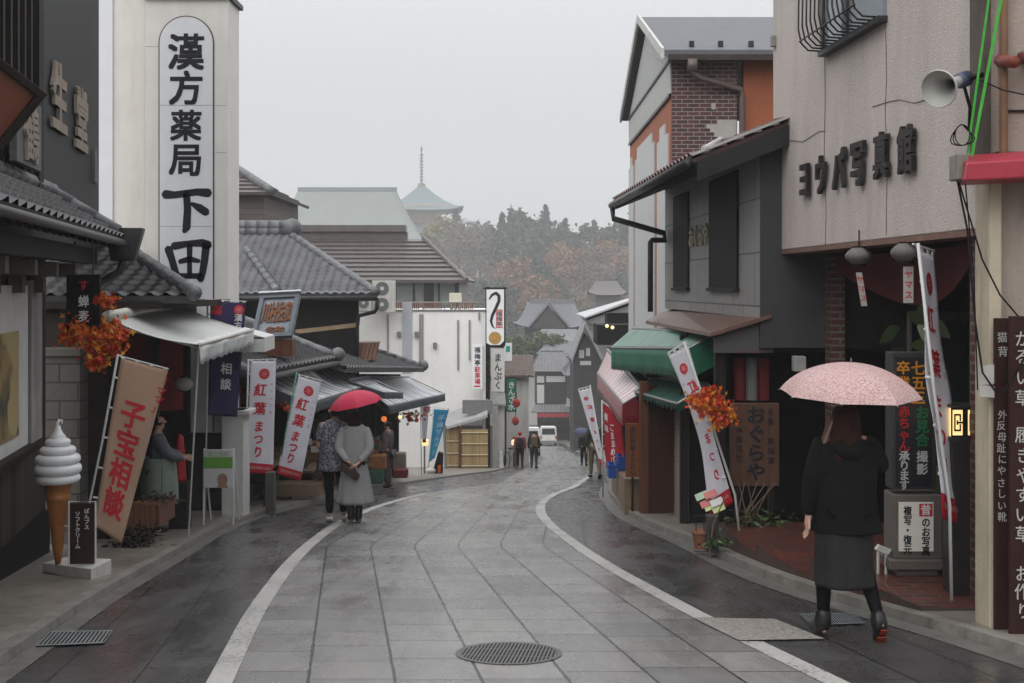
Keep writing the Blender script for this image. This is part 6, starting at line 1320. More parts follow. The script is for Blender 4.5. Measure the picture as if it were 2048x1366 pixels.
maple('orange maple leaves hanging below the black hanging sign', P(185,672,11.0), (.25,.16,.20), 190, 3, .036, blobs=[(-.12,0,.05,.8),(.10,.02,.02,.9),(.02,0,-.09,.7),(.04,0,-.26,.4),(.13,-.02,.33,.42),(-.23,0,.0,.45),(.24,0,.02,.5),(.2,0,-.12,.4)])
maple('orange maple branch beside the leaning banner and brown signboard', P(1425,812,12.1), (.20,.14,.18), 170, 5, .033, blobs=[(-.19,0,.06,.5),(-.06,0,.03,.9),(.06,0,-.02,.9),(.15,0,-.12,.45),(-.02,0,.13,.5),(.05,0,-.2,.35)])
for i, (px, py, y, s_) in enumerate(((572,805,19.5,.6),(490,830,18.3,.55),(822,832,30,.9),(600,815,20.5,.5))):
    maple('small orange maple spray hanging inside the dark shops under the navy awnings', P(px,py,y), (.3*s_*1.5,.2,.16*s_*1.4), 60, 20+i, .06, group='maple sprays in the left shops')

# ---- black hanging sign by the eave
y = 11.0; rt = thing('hanging_sign', 'black vertical hanging sign with a red and two white characters under the eave', 'sign', P(168, 658, y))
mb = MB(); mb.bx(X(134,y), X(201,y), y-.02, y+.02, ZZ(660,y), ZZ(549,y)); mb.build('panel', mat('matt black panel', (.010,.010,.010), .5, .2), rt, bevel=.004)
pf = plane_fn((X(134,y), y-.024, ZZ(549,y)), (1,0,0), (0,0,-1)); mb = MB(); letters(mb, 'す', .17, .05, .11, pf, .02); mb.build('red_lettering', M_red, rt)
mb = MB(); letters(mb, '蝉麦', .17, .20, .12, pf, .02, 1.2, wx=.9); mb.build('white_lettering', M_whitep, rt)
mb = MB(); mb.tube([(X(150,y),y,ZZ(549,y)),(X(150,y),y,2.0)], .008, 6); mb.tube([(X(186,y),y,ZZ(549,y)),(X(186,y),y,2.0)], .008, 6); mb.build('hanger', M_dmetal, rt)
# ---- soft ice cream model on a white wedge with its sign
y = 10.45; cx = X(116,y); zb = gz(y)+PL; zt_ = zb + .10
rt = thing('ice_cream_model', 'giant white soft ice cream in a brown cone standing on a white wedge base', 'shop display', (cx, y, zb))
mb = MB(); a, b_ = X(76,y), X(199,y-.2)
mb.hexa([(a,y+.1,zb+.0),(X(184,y-.3),y-.32,gz(y-.3)+PL-.02),(b_+.02,y+.05,gz(y)+PL-.02),(a+.12,y+.35,zb-.04)], [(a,y+.1,zt_-.02),(X(184,y-.3),y-.32,zt_+.03),(b_+.02,y+.05,zt_+.03),(a+.12,y+.35,zt_-.02)]); mb.build('base', mat('white painted wood base', (.47,.46,.44), .55, .08, 4, dirt=.5, dirtcol=(.2,.18,.16)), rt, bevel=.006)
H = ZZ(838,y) - zt_; zc = zt_ + H*.565
M_cone = mat('wafer cone brown', (.32,.115,.028), .42, .18, 14, .1, 60)
mb = MB(); mb.lathe((cx,y,0), [(.022,zt_-.02),(.05,zt_+H*.12),(.062,zt_+H*.235),(.067,zt_+H*.24),(.067,zt_+H*.255),(.068,zt_+H*.26),(.098,zt_+H*.44),(.106,zt_+H*.445),(.108,zt_+H*.47),(.103,zt_+H*.475),(.112,zt_+H*.53),(.124,zt_+H*.535),(.127,zt_+H*.57),(.1,zt_+H*.58)], 40); co = mb.build('cone', M_cone, rt, True)
mb = MB()
for k in range(20):
    for sg in (-1, 1):
        pts = []
        for i in range(9): f = i/8; z = zt_+H*(.27+.165*f); r_ = .0685+.029*f; q = 2*math.pi*k/20 + sg*f*1.0; pts.append((cx+r_*math.cos(q), y+r_*math.sin(q), z))
        mb.tube(pts, .0028, 4)
mb.build('wafer_ridges', M_cone, co, True)
prof = []; z = zc - .01; tiers = [(.196,.088),(.208,.098),(.198,.094),(.158,.082),(.112,.075)]
for r_, h in tiers:
    for i in range(9): q = -math.pi/2 + math.pi*i/8; prof.append((r_ - .045 + .045*math.cos(q), z + h/2 + h*.5*math.sin(q)))
    z += h*.93
prof += [(.07,z+.02),(.045,z+.05),(.028,z+.085),(.02,z+.12)]
mb = MB(); mb.lathe((cx,y,0), [(.09,zc-.012)] + prof, 40); z += .12
mb.tube([(cx,y,z-.02),(cx-.005,y,z+.02),(cx+.012,y,z+.055),(cx+.035,y,z+.05),(cx+.038,y,z+.015)], [.02,.017,.014,.012,.006], 8); mb.build('ice_cream', mat('white glazed cream', (.66,.67,.69), .28, .03), rt, True)
rt = thing('menu_sign', 'small brown upright sign with white katakana beside the giant ice cream', 'sign', (X(163,y), y-.12, zt_))
x0, x1, yy = X(138,y-.12), X(191,y-.12), y-.12; z0, z1 = ZZ(1132,yy), ZZ(1003,yy)
mb = MB(); mb.bx(x0+.012, x1-.012, yy-.008, yy+.008, z0+.02, z1-.015); mb.build('panel', mat('chocolate panel', (.030,.014,.010), .45, .15, 3), rt)
mb = MB(); mb.tube([(x0,yy,zt_),(x0,yy,z1),(x1,yy,z1),(x1,yy,zt_)], .009, 8); mb.tube([(x0,yy,z0+.02),(x1,yy,z0+.02)], .008, 6); mb.tube([(x0-.05,yy+.02,z0+.36),(x0,yy,z0+.36)], .005, 6); mb.build('frame', M_wframe, rt)
pf = plane_fn((x0,yy-.011,z1), (1,0,0), (0,0,-1)); mb = MB(); letters(mb, 'ソフトクリーム', .083, .085, .050, pf, .03, .98); letters(mb, 'ぱんプス', .165, .06, .047, pf, .03, 1.05); mb.build('lettering', M_whitep, rt)
# ---- planter box, sandwich board, red cloth cone, shopkeeper shop things
y = 12.7; rt = thing('planter_box', 'brown slatted planter with dry dark foliage behind the tan banner', 'planter', (X(285,y), y, gz(y)+PL))
z0 = gz(y)+PL; x0, x1 = X(236,y), X(334,y+.4)
M_pl2 = mat('red brown slats', (.14,.06,.035)); mb = MB()
for i in range(7): xx = x0 + (x1-x0)*i/7; mb.bx(xx, xx+(x1-x0)/7-.008, y, y+.02, z0+.20, z0+.46)
for i in range(6): mb.box((x1, y+.05+i*.1, z0+.2), (.02,0,0), (0,.09,0), (0,0,.26))
mb.bx(x0+.01, x1-.01, y+.03, y+.6, z0+.2, z0+.40); mb.bx(x0-.01, x1+.03, y-.012, y+.03, z0+.45, z0+.48); mb.build('box', M_pl2, rt)
def foliage(mb, c, s_, n, k, seed, up=.3, mi=None):
    r = random.Random(seed); c = Vector(c)
    for _ in range(n):
        p = c + Vector((r.gauss(0,.45)*s_[0], r.gauss(0,.45)*s_[1], r.gauss(0,.45)*s_[2])); a = Vector((r.uniform(-1,1), r.uniform(-1,1), r.uniform(-.4,1)*up*2)).normalized(); b = a.cross(Vector((r.uniform(-1,1), r.uniform(-1,1), r.uniform(-1,1)))).normalized(); q = k*r.uniform(.6,1.3)
        mb.add([p - a*q, p + b*q*.28, p + a*q, p - b*q*.28], [(0,1,2,3)], mi if mi is not None else 0)
mb = MB(); foliage(mb, ((x0+x1)/2, y-.05, z0+.1), (.32,.2,.16), 260, .06, 4); foliage(mb, ((x0+x1)/2+.15, y+.2, z0+.5), (.3,.2,.06), 120, .05, 5); mb.build('foliage', mat('dry dark foliage', (.030,.026,.020), .8, .5), rt)
y = 15.2; rt = thing('sandwich_board', 'small white and green sandwich board with a face photo on thin white legs', 'sign', (X(438,y), y, gz(y)+PL))
z0 = gz(y)+PL; x0, x1 = X(408,y), X(466,y); zt1, zb1 = ZZ(899,y), ZZ(975,y)
mb = MB(); mb.bx(x0, x1, y-.012, y+.012, zb1, zt1); mb.build('panel', mat('poster white', (.56,.56,.58), .5, .03), rt)
mb = MB(); mb.bx(x0, x1, y-.016, y-.013, ZZ(936,y), ZZ(914,y)); mb.build('green_band', mat('leaf green print', (.13,.34,.05), .5, .05), rt)
mb = MB(); pf = plane_fn((x0,y-.018,zt1),(1,0,0),(0,0,-1)); letters(mb, '漢方相談', .04, .02, .075, pf, .0, horiz=True); mb.build('lettering', mat('pale green print', (.25,.42,.2), .5), rt)
mb = MB(); disc(mb, pf, .25, .40, .085, 0, 20, .07); mb.prism([pf(.17,.51), pf(.33,.51), pf(.29,.44), pf(.21,.44)], (0,-.0005,0)); mb.build('portrait', mat('portrait skin tone', (.32,.19,.14), .6, .2, 12), rt)
for xx, dy_ in ((x0-.005,0),(x1+.005,0),(x0+.0,.35),(x1+.0,.35)): MB().tube([(xx,y+dy_,z0),(xx,y+.02,zt1+.01)], .012, 6).build('leg', M_wframe, rt)
y = 15.0; zf = gz(15)+.12
rt = thing('red_noren', 'dark red hanging shop curtain behind the tan banner', 'curtain', (X(350,y), y, .1))
mb = MB(); mb.grid(lambda u, v: Vector((-5.6+1.15*u, 14.2+1.2*u+.03*math.sin(u*25), .95-1.05*v)), 30, 4); mb.build('cloth', mat('dull red curtain', (.17,.010,.012), .7, .15, 3), rt, True)
def lantern(label, c, r_, h, m, grp=None, tagp=False):
    c = Vector(c); rt = thing('paper_lantern', label, 'lantern', c, grp)
    prof = [(r_*.45,-h*.5)] + [(r_*(math.cos((i/12-.5)*2.2))*(1+.02*(i%2)), h*(i/12-.5)*.96) for i in range(1,12)] + [(r_*.45,h*.5)]
    mb = MB(); mb.lathe(c, prof, 20); mb.build('shade', m, rt, True)
    mb = MB(); mb.lathe(c, [(r_*.5,-h*.56),(r_*.5,-h*.48)], 16); mb.lathe(c, [(r_*.5,h*.48),(r_*.5,h*.56)], 16); mb.tube([c + Vector((0,0,h*.55)), c + Vector((0,0,h*.9+.1))], .006, 5); mb.build('rim', M_black, rt); return rt
M_lpap = mat('white lantern paper', (.42,.40,.38), .7, .08, 6); M_lpd = mat('shade-toned lantern paper', (.13,.12,.115), .7, .2, 6)  # second paper is darker: the soffit's shade is put into its colour
lantern('white paper lantern with a red stripe beside the red shop curtain', P(368,768,14.6), .115, .17, M_lpap)
rt = thing('red_cone', 'tall narrow red cloth-covered cone standing in the herbal shop', 'cone', Vector((X(358,14.7),14.7,gz(14.7)+PL)))
mb = MB(); z0 = ZZ(962,14.7); mb.lathe((X(360,14.7),14.7,z0), [(.085,0),(.08,.05),(.055,.42),(.045,.56),(.02,.6)], 16); mb.build('body', mat('red plastic cone', (.34,.010,.012), .4, .1), rt, True)
mb = MB(); mb.bx(X(342,14.7), X(378,14.7), 14.6, 14.8, gz(14.7)+PL, z0); mb.build('stand', M_dark, rt)
# dim merchandise in the left shops: display tables with baskets
r = random.Random(11)
GC = [mat('goods brown', (.10,.055,.03), .6, .3, 9), mat('goods red', (.16,.02,.02), .5, .3, 9), mat('goods cream', (.22,.19,.15), .6, .3, 9), mat('goods green', (.03,.07,.05), .6, .3, 9), mat('goods orange', (.22,.085,.03), .5, .3, 9)]
GN = ['brown', 'dark red', 'cream', 'dark green', 'orange']
def table(y0, y1, x, dep, h, i):
    z0 = gz((y0+y1)/2) + .14; rt = thing('display_table', ['low wooden display table under the nearer navy awning', 'low wooden display table behind the couple under the navy awning', 'low wooden display table under the farther navy awning'][i], 'table', (x, (y0+y1)/2, z0))
    mb = MB(); mb.bx(x-dep, x, y0, y1, z0+h-.04, z0+h); mb.build('tabletop', mat('table wood', (.16,.11,.07), .6, .25, 5), rt)
    for xx in (x-dep+.03, x-.03):
        for yy in (y0+.05, y1-.05): MB().bx(xx-.025, xx+.025, yy-.025, yy+.025, gz(yy), z0+h-.04).build('leg', M_dark, rt)
    k = 0; yy = y0 + .12
    while yy < y1 - .1:
        ci = r.randrange(5); hgt = r.uniform(.08,.24); mb = MB(); c = Vector((x-dep*.5+r.uniform(-.1,.1), yy, z0+h)); w_ = r.uniform(.11,.17)
        mb.lathe(c, [(w_*.75,0),(w_,hgt*.7),(w_*.95,hgt),(w_*.8,hgt*1.02)], 10)
        for _ in range(6): mb.ball(c + Vector((r.uniform(-.6,.6)*w_, r.uniform(-.6,.6)*w_, hgt*1.05)), .035, 6)
        tag(mb.build('goods_basket', GC[ci]), GN[ci] + ' basket of goods on a display table in the dark left shops', 'basket', GN[ci] + ' baskets in the left shops'); yy += r.uniform(.3,.42)
table(18.4, 20.6, FL(19.5)+.55, .5, .62, 0); table(20.9, 24.6, FL(22.7)+.5, .5, .62, 1); table(25.6, 29.6, FL(27.6)+.45, .5, .6, 2)
for i, (px, py, y, ww, hh, ci) in enumerate(((756,925,24.5,.32,.3,4),(752,955,24.4,.3,.3,3),(798,930,27,.3,.55,2),(800,948,26.5,.34,.2,1),(640,905,20.2,.4,.35,0),(655,940,20.4,.4,.3,0))):
    mb = MB(); c = P(px,py,y); mb.bx(c.x-ww/2, c.x+ww/2, y, y+.3, c.z-hh/2, c.z+hh/2); tag(mb.build('goods_box', GC[ci], bevel=.02), ['orange carton stacked right of the couple', 'green carton below the orange one, right of the couple', 'cream upright package in the dark shop right of the couple', 'dark red crate on the floor below the cream package', 'brown carton on the table left of the couple', 'lower brown carton under the table left of the couple'][i], 'box')
r2 = random.Random(5)
for i, (px, py, y, c_) in enumerate(((768,838,27.5,0),(800,834,29.5,1),(818,832,30.5,0))):
    c = P(px,py,y); rt = thing('hanging_lamp', 'glowing orange lamp hanging under the navy awnings' if c_ == 0 else 'pale bright lamp hanging under the far navy awning', 'lamp', c, 'lamps under the navy awnings')
    mb = MB(); mb.ball(c, .07 if i != 1 else .05, 12); mb.build('globe', M_glow_o if c_ == 0 else M_glow_w, rt, True); mb = MB(); mb.tube([c + Vector((0,0,.08)), c + Vector((0,0,.35))], .008, 5); mb.build('cord', M_black, rt)
y = 34; rt = thing('path_lamp', 'square glowing lamp on a thin pole before the dark shop front', 'lamp', gp(850,y))
mb = MB(); mb.bx(X(842,y), X(856,y), y, y+.2, ZZ(892,y), ZZ(880,y)); mb.build('lamp_box', mat('dim warm lamp', (1,.72,.36), .5, .3, 20, emit=.9), rt, bevel=.02); mb = MB(); mb.tube([P(849,892,y+.1), gp(849,y+.1)], .03, 6); mb.build('pole', M_metal, rt)
rt = thing('traffic_barrier', 'black and orange sandwich barrier with a white foot beside the blue banner', 'barrier', gp(876,34.5))
y = 34.5; mb = MB(); mb.prism([P(862,955,y), P(876,905,y), P(886,908,y), P(884,962,y)], (0,.3,0)); mb.build('board', M_black, rt); mb = MB(); mb.prism([P(876,930,y-.02), P(882,930,y-.02), P(881,945,y-.02), P(875,945,y-.02)], (0,-.01,0)); mb.build('orange_patch', M_leaf[0], rt); mb = MB(); mb.ball(gp(861,y) + Vector((0,0,.08)), .14, 10, sx=1.2, sz=.7); mb.build('foot', M_wframe, rt, True)
# more stock in the dark left shops: shelves with rows of jars, split curtains, price cards
M_jar = [mat('dim jar glass', (.14,.12,.10), .3, .3, 9), mat('dim jar red', (.20,.03,.025), .4, .3, 9), mat('dim jar ochre', (.24,.15,.06), .4, .3, 9)]
for i, (y0, y1, xo, lab) in enumerate(((18.6,21.4,-.9,'wall shelf of small jars inside the nearer navy awning shop'), (24.0,28.8,-.8,'wall shelf of small jars inside the farther navy awning shop'))):
    z0 = gz((y0+y1)/2)+.3; x = FL((y0+y1)/2)+xo; rt = thing('goods_shelf', lab, 'shelf', (x,(y0+y1)/2,z0))
    for k in range(3):
        MB().bx(x-.15, x+.15, y0, y1, z0+.45*k+.1, z0+.45*k+.13).build('board', mat('shelf wood', (.11,.07,.045), .6, .2, 5), rt)
        for j in range(12):
            y = y0+.12+(y1-y0-.24)*j/11; h = r.uniform(.12,.26); mb = MB(); mb.lathe((x+.03,y,z0+.45*k+.131), [(.07,0),(.075,h*.8),(.05,h*.9),(.05,h)], 8); mb.build('jar', M_jar[r.randrange(3)], rt, True)
for i, (y0, y1, z, lab, mm) in enumerate(((18.3,22.4,-.12,'split dark red shop curtain along the nearer low shop',('dull red curtain', (.17,.010,.012))), (23.6,27.5,-.5,'split indigo shop curtain along the farther low shop',('indigo curtain', (.022,.024,.05))))):
    mb = MB(); n_ = 7
    for k in range(n_):
        ya, yb = y0+(y1-y0)*k/n_+.03, y0+(y1-y0)*(k+1)/n_-.03
        mb.grid(lambda u, v: Vector((FL(ya)-.05+.02*math.sin(u*7+k), ya+(yb-ya)*u, z-.07*(ya-y0)/2-.5*v)), 5, 3)
    tag(mb.build('shop_curtain', mat(mm[0], mm[1], .75, .15, 3), None, True), lab, 'curtain')
for i, (px, py, y) in enumerate(((622,905,20.0),(606,890,19.4),(640,925,20.6))):
    c = P(px,py,y); tag(MB().box(c, (.15,.02,0), (0,.006,.0), (0,-.02,.11)).build('price_card', mat('white price card', (.42,.41,.39), .6)), 'small white price card among the goods in the dark left shops', 'price card', 'price cards in the left shops')
# dark standing posts in front of the sweet shops
y = 17.4; tag(MB().bx(X(530,y), X(548,y), y, y+.15, gz(y)+.02, ZZ(945,y)).build('bollard', mat('grey post', (.075,.072,.07), .6, .2, 4), bevel=.01), 'plain grey square post below the upright festival banner', 'post')
tag(MB().bx(X(640,20.2)-1.0, X(640,20.2)+.0, 20.1, 20.5, gz(20)+.1, gz(20)+.32).build('wooden_bench', mat('tan counter boards', (.20,.14,.09)), bevel=.01), 'low tan wooden bench behind the leaning festival banner', 'bench')

# ---- right side: rack of cards, plants, lamp post, lit sign stand, loudspeaker, straps
y = 12.3; rt = thing('card_rack', 'wire rack holding bright folded cards below the leaning banner', 'rack', gp(1412,y))
CM = [mat('pale green card', (.36,.47,.36), .5), mat('pink card', (.50,.16,.15), .5), mat('lime card', (.47,.55,.26), .5), mat('white card', (.52,.52,.5), .5)]
for i, (px, py, ci) in enumerate(((1394,1003,0),(1412,1000,1),(1404,1018,1),(1412,1024,2),(1424,1016,3),(1428,1028,2))):
    mb = MB(); c = P(px,py,y-.02*i); mb.box(c, (.13,.02,.05), (-.02,.05,.06), (0,-.004,.003)); mb.build('card', CM[ci], rt)
mb = MB(); z1 = ZZ(1032,y)
for px in (1392, 1408, 1424): mb.tube([P(px,1036,y+.02), gp(px,y+.02)], .006, 5)
for z in (z1, z1-.2, z1-.38): mb.tube([(X(1388,y),y,z),(X(1430,y),y,z)], .006, 5)
mb.build('wire_frame', M_dmetal, rt)
tag(MB().lathe(gp(1402,12.35), [(.07,0),(.095,.16),(.105,.17),(.1,.19)], 14).build('flower_pot', mat('terracotta', (.22,.085,.05), .6, .2, 6)), 'small terracotta pot at the foot of the card rack', 'pot')
y = 12.1; tag(MB().bx(X(1415,y), X(1438,y), y, y+.14, gz(y)+PR-.02, ZZ(1032,y)).build('stone_post', mat('dark stone post', (.055,.055,.052), .6, .3, 6, .3, 30), bevel=.01), 'dark square stone post under the hem of the leaning banner', 'post')
M_gl = [mat('green leaf', (.045,.085,.022), .45, .3), mat('pale green leaf', (.10,.13,.04), .45, .3), mat('dark leaf', (.02,.04,.015), .5, .3)]
def bush(label, c, s_, n, k, seed, stems):
    c = Vector(c); rt = thing('potted_shrub', label, 'plant', c); rr = random.Random(seed); mb = MB()
    for _ in range(stems): a = c + Vector((rr.uniform(-.2,.2), rr.uniform(-.1,.1), -.05)); mb.tube([a, a + Vector((rr.uniform(-.12,.12),0,.35)), a + Vector((rr.uniform(-.25,.25),rr.uniform(-.1,.1),.7))], [.012,.009,.005], 5)
    mb.build('stems', mat('pale stem', (.16,.11,.075), .7, .2), rt); mb = MB()
    for i in range(3): foliage(mb, c + Vector((0,0,.12)), s_, n//3, k, seed+i, .3, i)
    mb.build('leaves', M_gl, rt)
bush('leafy green plants in front of the brown signboard', gp(1515,12.7) + Vector((0,0,.05)), (.45,.2,.22), 420, .055, 9, 7)
bush('low green weeds growing at the corner of the brick terrace', gp(1428,12.0) + Vector((.05,0,-.02)), (.16,.1,.05), 90, .04, 13, 1)
rt = thing('rubber_plant', 'broad leaved potted plant standing behind the lit sign stand', 'plant', Vector((X(1822,10.5),10.5,-1.0)))
mb = MB(); mb.tube([(X(1822,10.5),10.5,-1.0),(X(1826,10.5),10.5,0),(X(1818,10.5),10.5,1.3)], [.02,.015,.008], 6); mb.build('stem', M_bark, rt)
mb = MB(); rr = random.Random(2)
for px, py, a, l_ in ((1815,625,.3,.26),(1835,650,-.5,.28),(1822,690,1.2,.24),(1808,700,2.5,.24),(1830,725,-.9,.26),(1815,735,2.0,.26),(1848,640,.2,.24),(1838,610,-1,.22),(1800,655,2.8,.22)):
    c = P(px,py,10.4+rr.uniform(-.1,.1)); d = Vector((math.cos(a)*.8, rr.uniform(-.5,.1), math.sin(a)*.5-.45)).normalized(); s_ = d.cross(Vector((0,1,.3))).normalized(); L_1 = []
    for i in range(7): f = i/6; q = c + d*l_*f + Vector((0,0,-.06*f*f)); w_ = .07*math.sin(math.pi*min(.97,f*.9+.05)); L_1.append((q - s_*w_, q + Vector((0,0,-.012)), q + s_*w_))
    mb.add([v for t_ in L_1 for v in t_], [(3*i+j,3*i+j+1,3*i+j+4,3*i+j+3) for i in range(6) for j in range(2)], 0)
mb.build('leaves', [mat('glossy big leaf', (.05,.085,.03), .3, .3, 6)], rt, True)
mb = MB(); mb.lathe((X(1822,10.5),10.5,-1.0), [(.12,0),(.16,.3),(.17,.32),(.15,.32)], 16); mb.build('pot', mat('teal pot', (.03,.06,.065), .4, .2), rt, True)
# sign stand
y = 9.35; x0, x1 = X(1788,y), X(1885,y); zs = -.80
rt = thing('sign_stand', 'two part sign stand with coloured characters on black above a white lit panel', 'sign', ((x0+x1)/2, y, zs))
M_case = mat('brown grey sign case', (.12,.105,.092), .5, .15, 5)
mb = MB(); mb.bx(x0-.05, x1+.03, y-.05, y+.3, zs+.04, zs+.12)
mb.bx(x0+.02, x1-.04, y, y+.22, zs-.02, zs+.04); mb.build('foot', M_case, rt, bevel=.008)
z0, z1 = zs+.12, ZZ(990,y)
mb = MB(); mb.bx(x0, x1, y, y+.26, z0, z1); mb.build('lower_case', M_case, rt, bevel=.008)
lx0, lx1, lz0, lz1 = X(1797,y), X(1866,y), ZZ(1102,y), ZZ(1004,y)
mb = MB(); mb.bx(lx0, lx1, y-.012, y, max(lz0,z0+.02), lz1); mb.build('white_panel', mat('back-lit white panel', (.58,.56,.52), .4, .03, emit=.10), rt)
pf = plane_fn((lx0, y-.015, lz1), (1,0,0), (0,0,-1)); mb = MB(); letters(mb, '複写・復元', .07, .03, .082, pf, .03, .97, wx=.85); letters(mb, 'のお写真', .22, .125, .082, pf, .03, .95, wx=.9); mb.build('black_lettering', M_ink, rt)
mb = MB(); rect(mb, pf, .165, .275, .012, .115); mb.build('red_square', M_red, rt)
mb = MB(); letters(mb, '昔', .22, .018, .09, lambda u, v: pf(u,v) + Vector((0,-.003,0)), .03); mb.build('white_character', M_whitep, rt)
ux0, ux1, uz0, uz1 = X(1786,y), X(1876,y), ZZ(980,y), ZZ(705,y)
mb = MB(); mb.bx(ux0, ux1, y+.03, y+.2, uz0, uz1); mb.build('upper_case', mat('dark sign case', (.035,.033,.032), .45, .15), rt, bevel=.008)
mb = MB(); mb.bx(X(1794,y), X(1866,y), y+.02, y+.03, ZZ(974,y), ZZ(715,y)); mb.build('black_panel', M_ink, rt)
pf = plane_fn((X(1794,y), y+.016, ZZ(715,y)), (1,0,0), (0,0,-1)); s_ = y/F
for nm, m, txt, px, py, sz, pt in (('green_lettering', mat('green print', (.008,.115,.052), .5, emit=.05), 'お見合', 1846, 812, 28, .98), ('red_lettering_dim', mat('deep red print', (.30,.010,.014), .5, emit=.05), '赤ちゃん', 1810, 812, 24, .96), ('white_lettering', mat('dim white print', (.42,.42,.42), .5), '撮影', 1846, 902, 24, 1.05), ('white_lettering', mat('dim white print', (.42,.42,.42)), '承ります', 1810, 902, 22, .88), ('orange_lettering', mat('orange print', (.42,.17,.012), .5, emit=.06), '七五三', 1838, 722, 30, .98), ('orange_lettering', mat('orange print', (.42,.17,.012)), '卒業', 1808, 722, 28, 1.1)):
    mb = MB(); letters(mb, txt, (px-1794)*s_, (py-715)*s_, sz*s_, pf, .03, pt); mb.build(nm, m, rt)
tag(MB().box(P(1752,1100,9.4), (.10,.0,-.04), (0,.05,0), (.03,0,.04)).tube([P(1756,1102,9.42), Vector((X(1756,9.42),9.42,-.82))], .012, 6).tube([P(1772,1108,9.42), Vector((X(1772,9.42),9.42,-.82))], .012, 6).build('spot_lamp', mat('white lamp body', (.50,.50,.48), .4)), 'small white spot lamp on two legs left of the sign stand', 'lamp')
# lamp post
y = 8.75; x0, x1 = X(1902,y), X(1958,y); zb = -.82; xc = (x0+x1)/2
rt = thing('lamp_post', 'dark metal post lamp with a glowing square lattice lantern beside the cream pillar', 'lamp', (xc, y, zb))
mb = MB(); mb.bx(x0+.01, x1-.01, y, y+.2, zb, ZZ(880,y)); mb.bx(x0-.01, x1+.01, y-.02, y+.22, ZZ(884,y), ZZ(874,y)); mb.bx(x0-.01, x1+.01, y-.02, y+.22, ZZ(816,y), ZZ(810,y)); mb.build('post', mat('dark brown metal', (.030,.028,.027), .4, .2, 6, metal=.3), rt, bevel=.006)
mb = MB(); mb.bx(x0+.015, x1-.015, y+.005, y+.195, ZZ(874,y), ZZ(816,y)); mb.build('lantern', mat('glowing lantern glass', (1.0,.66,.28), .4, .1, 6, emit=1.15), rt)
mb = MB(); lz0, lz1 = ZZ(874,y), ZZ(816,y)
for a, b in ((x0+.0,xc-.01),(xc+.01,x1-.0)):
    w_, h = b-a, lz1-lz0; g = lambda u, v: (a+w_*u, lz0+h*v)
    for u0, u1, v0, v1 in ((0,.08,0,1),(.92,1,0,1),(.08,.92,0,.06),(.08,.92,.94,1),(.25,.32,.2,.8),(.32,.75,.74,.8),(.32,.75,.2,.26),(.68,.75,.26,.45),(.68,.75,.55,.74),(.45,.52,.42,.58),(.52,.92,.47,.53)):
        p, q = g(u0,v0), g(u1,v1); mb.bx(p[0], q[0], y-.012, y+.003, p[1], q[1])
mb.bx(xc-.01, xc+.01, y-.014, y+.003, lz0, lz1); mb.build('lattice', M_black, rt)
# white lanterns with paper tags under the soffit
for lab, px, py, tg, tx in (('dim white paper lantern with a tilted tag, deeper under the studio soffit', 1718, 512, (1722,545,1734,612), -.05), ('white paper lantern with a written tag beside the edge-on banner', 1812, 505, (1806,533,1826,606), .0)):
    y = 10.6 if px < 1750 else 9.6; o_ = lantern(lab, P(px,py,y), .125, .16, M_lpd)
    mb = MB(); a, b, c_, d = tg; mb.box((X(a,y)+tx*-.0,y-.01,ZZ(d,y)), (X(c_,y)-X(a,y),0,0), (0,.004,0), (tx,0,ZZ(b,y)-ZZ(d,y))); tg_o = mb.build('paper_tag', M_lpap, o_)
    mb = MB(); letters(mb, 'ヤマス', (X(c_,y)-X(a,y))/2, .03, .075, plane_fn((X(a,y)+tx,y-.013,ZZ(b,y)),(1,0,0),(-tx/.3,0,-1)), .01, 1.15); mb.build('lettering', M_red, tg_o)
# loudspeaker
y = 8.2; rt = thing('loudspeaker', 'pale grey horn loudspeaker fixed beside the green straps', 'loudspeaker', P(1950, 160, y))
a = P(1877,178,y-.28); b = P(1945,152,y+.05); d = (b-a).normalized(); mb = MB()
prof = [(0,.128),(.01,.131),(.06,.095),(.12,.062),(.19,.042),(.25,.038),(.31,.036)]
mb.tube([a + d*p for p, r_ in prof], [r_ for p, r_ in prof], 24, cap=False); mb.build('horn', mat('pale grey plastic', (.42,.42,.40), .4, .06), rt, True, solid=.006)
mb = MB(); mb.tube([a + d*.30, a + d*.33, a + d*.42, a + d*.43], [.05,.058,.058,.03], 16); mb.build('driver', mat('blue grey driver', (.045,.06,.11), .45, .2), rt, True)
mb = MB(); mb.tube([a + d*.36, P(1940,215,y), P(1938,262,y+.02)], .012, 6); mb.tube([a + d*.4, P(1965,150,8.0)], .02, 6); mb.build('bracket', M_black, rt)
# green packing straps
rt = thing('green_straps', 'two bright green straps running up the wall corner', 'strap', P(1938, 310, 7.7))
M_gs = mat('bright green strap', (.045,.38,.032), .45, .2, 20)
for a, b, w_ in (((1932,312,7.7),(1978,-20,7.7),.011), ((1941,312,7.68),(2003,-20,7.68),.014)):
    p, q = P(*a), P(*b); MB().box(p, q-p, (w_*1.6,.006,0), (0,.003,0)).build('strap', M_gs, rt)
mb = MB(); mb.bx(X(1903,7.7), X(1926,7.7), 7.6, 7.75, ZZ(362,7.7), ZZ(310,7.7)); tag(mb.build('junction_box', mat('stained grey box', (.21,.19,.165), .6, .3, 5, dirt=.6), bevel=.01), 'small stained grey junction box at the corner of the crimson awning', 'box')
mb = MB()
for k in range(3): mb.tube([P(1925,270,7.65) + Vector((.05*math.cos(q)*(1+.2*k), .03*math.sin(q*2)*k, .07*math.sin(q))) for q in [2*math.pi*i/16 for i in range(17)]], .004, 5)
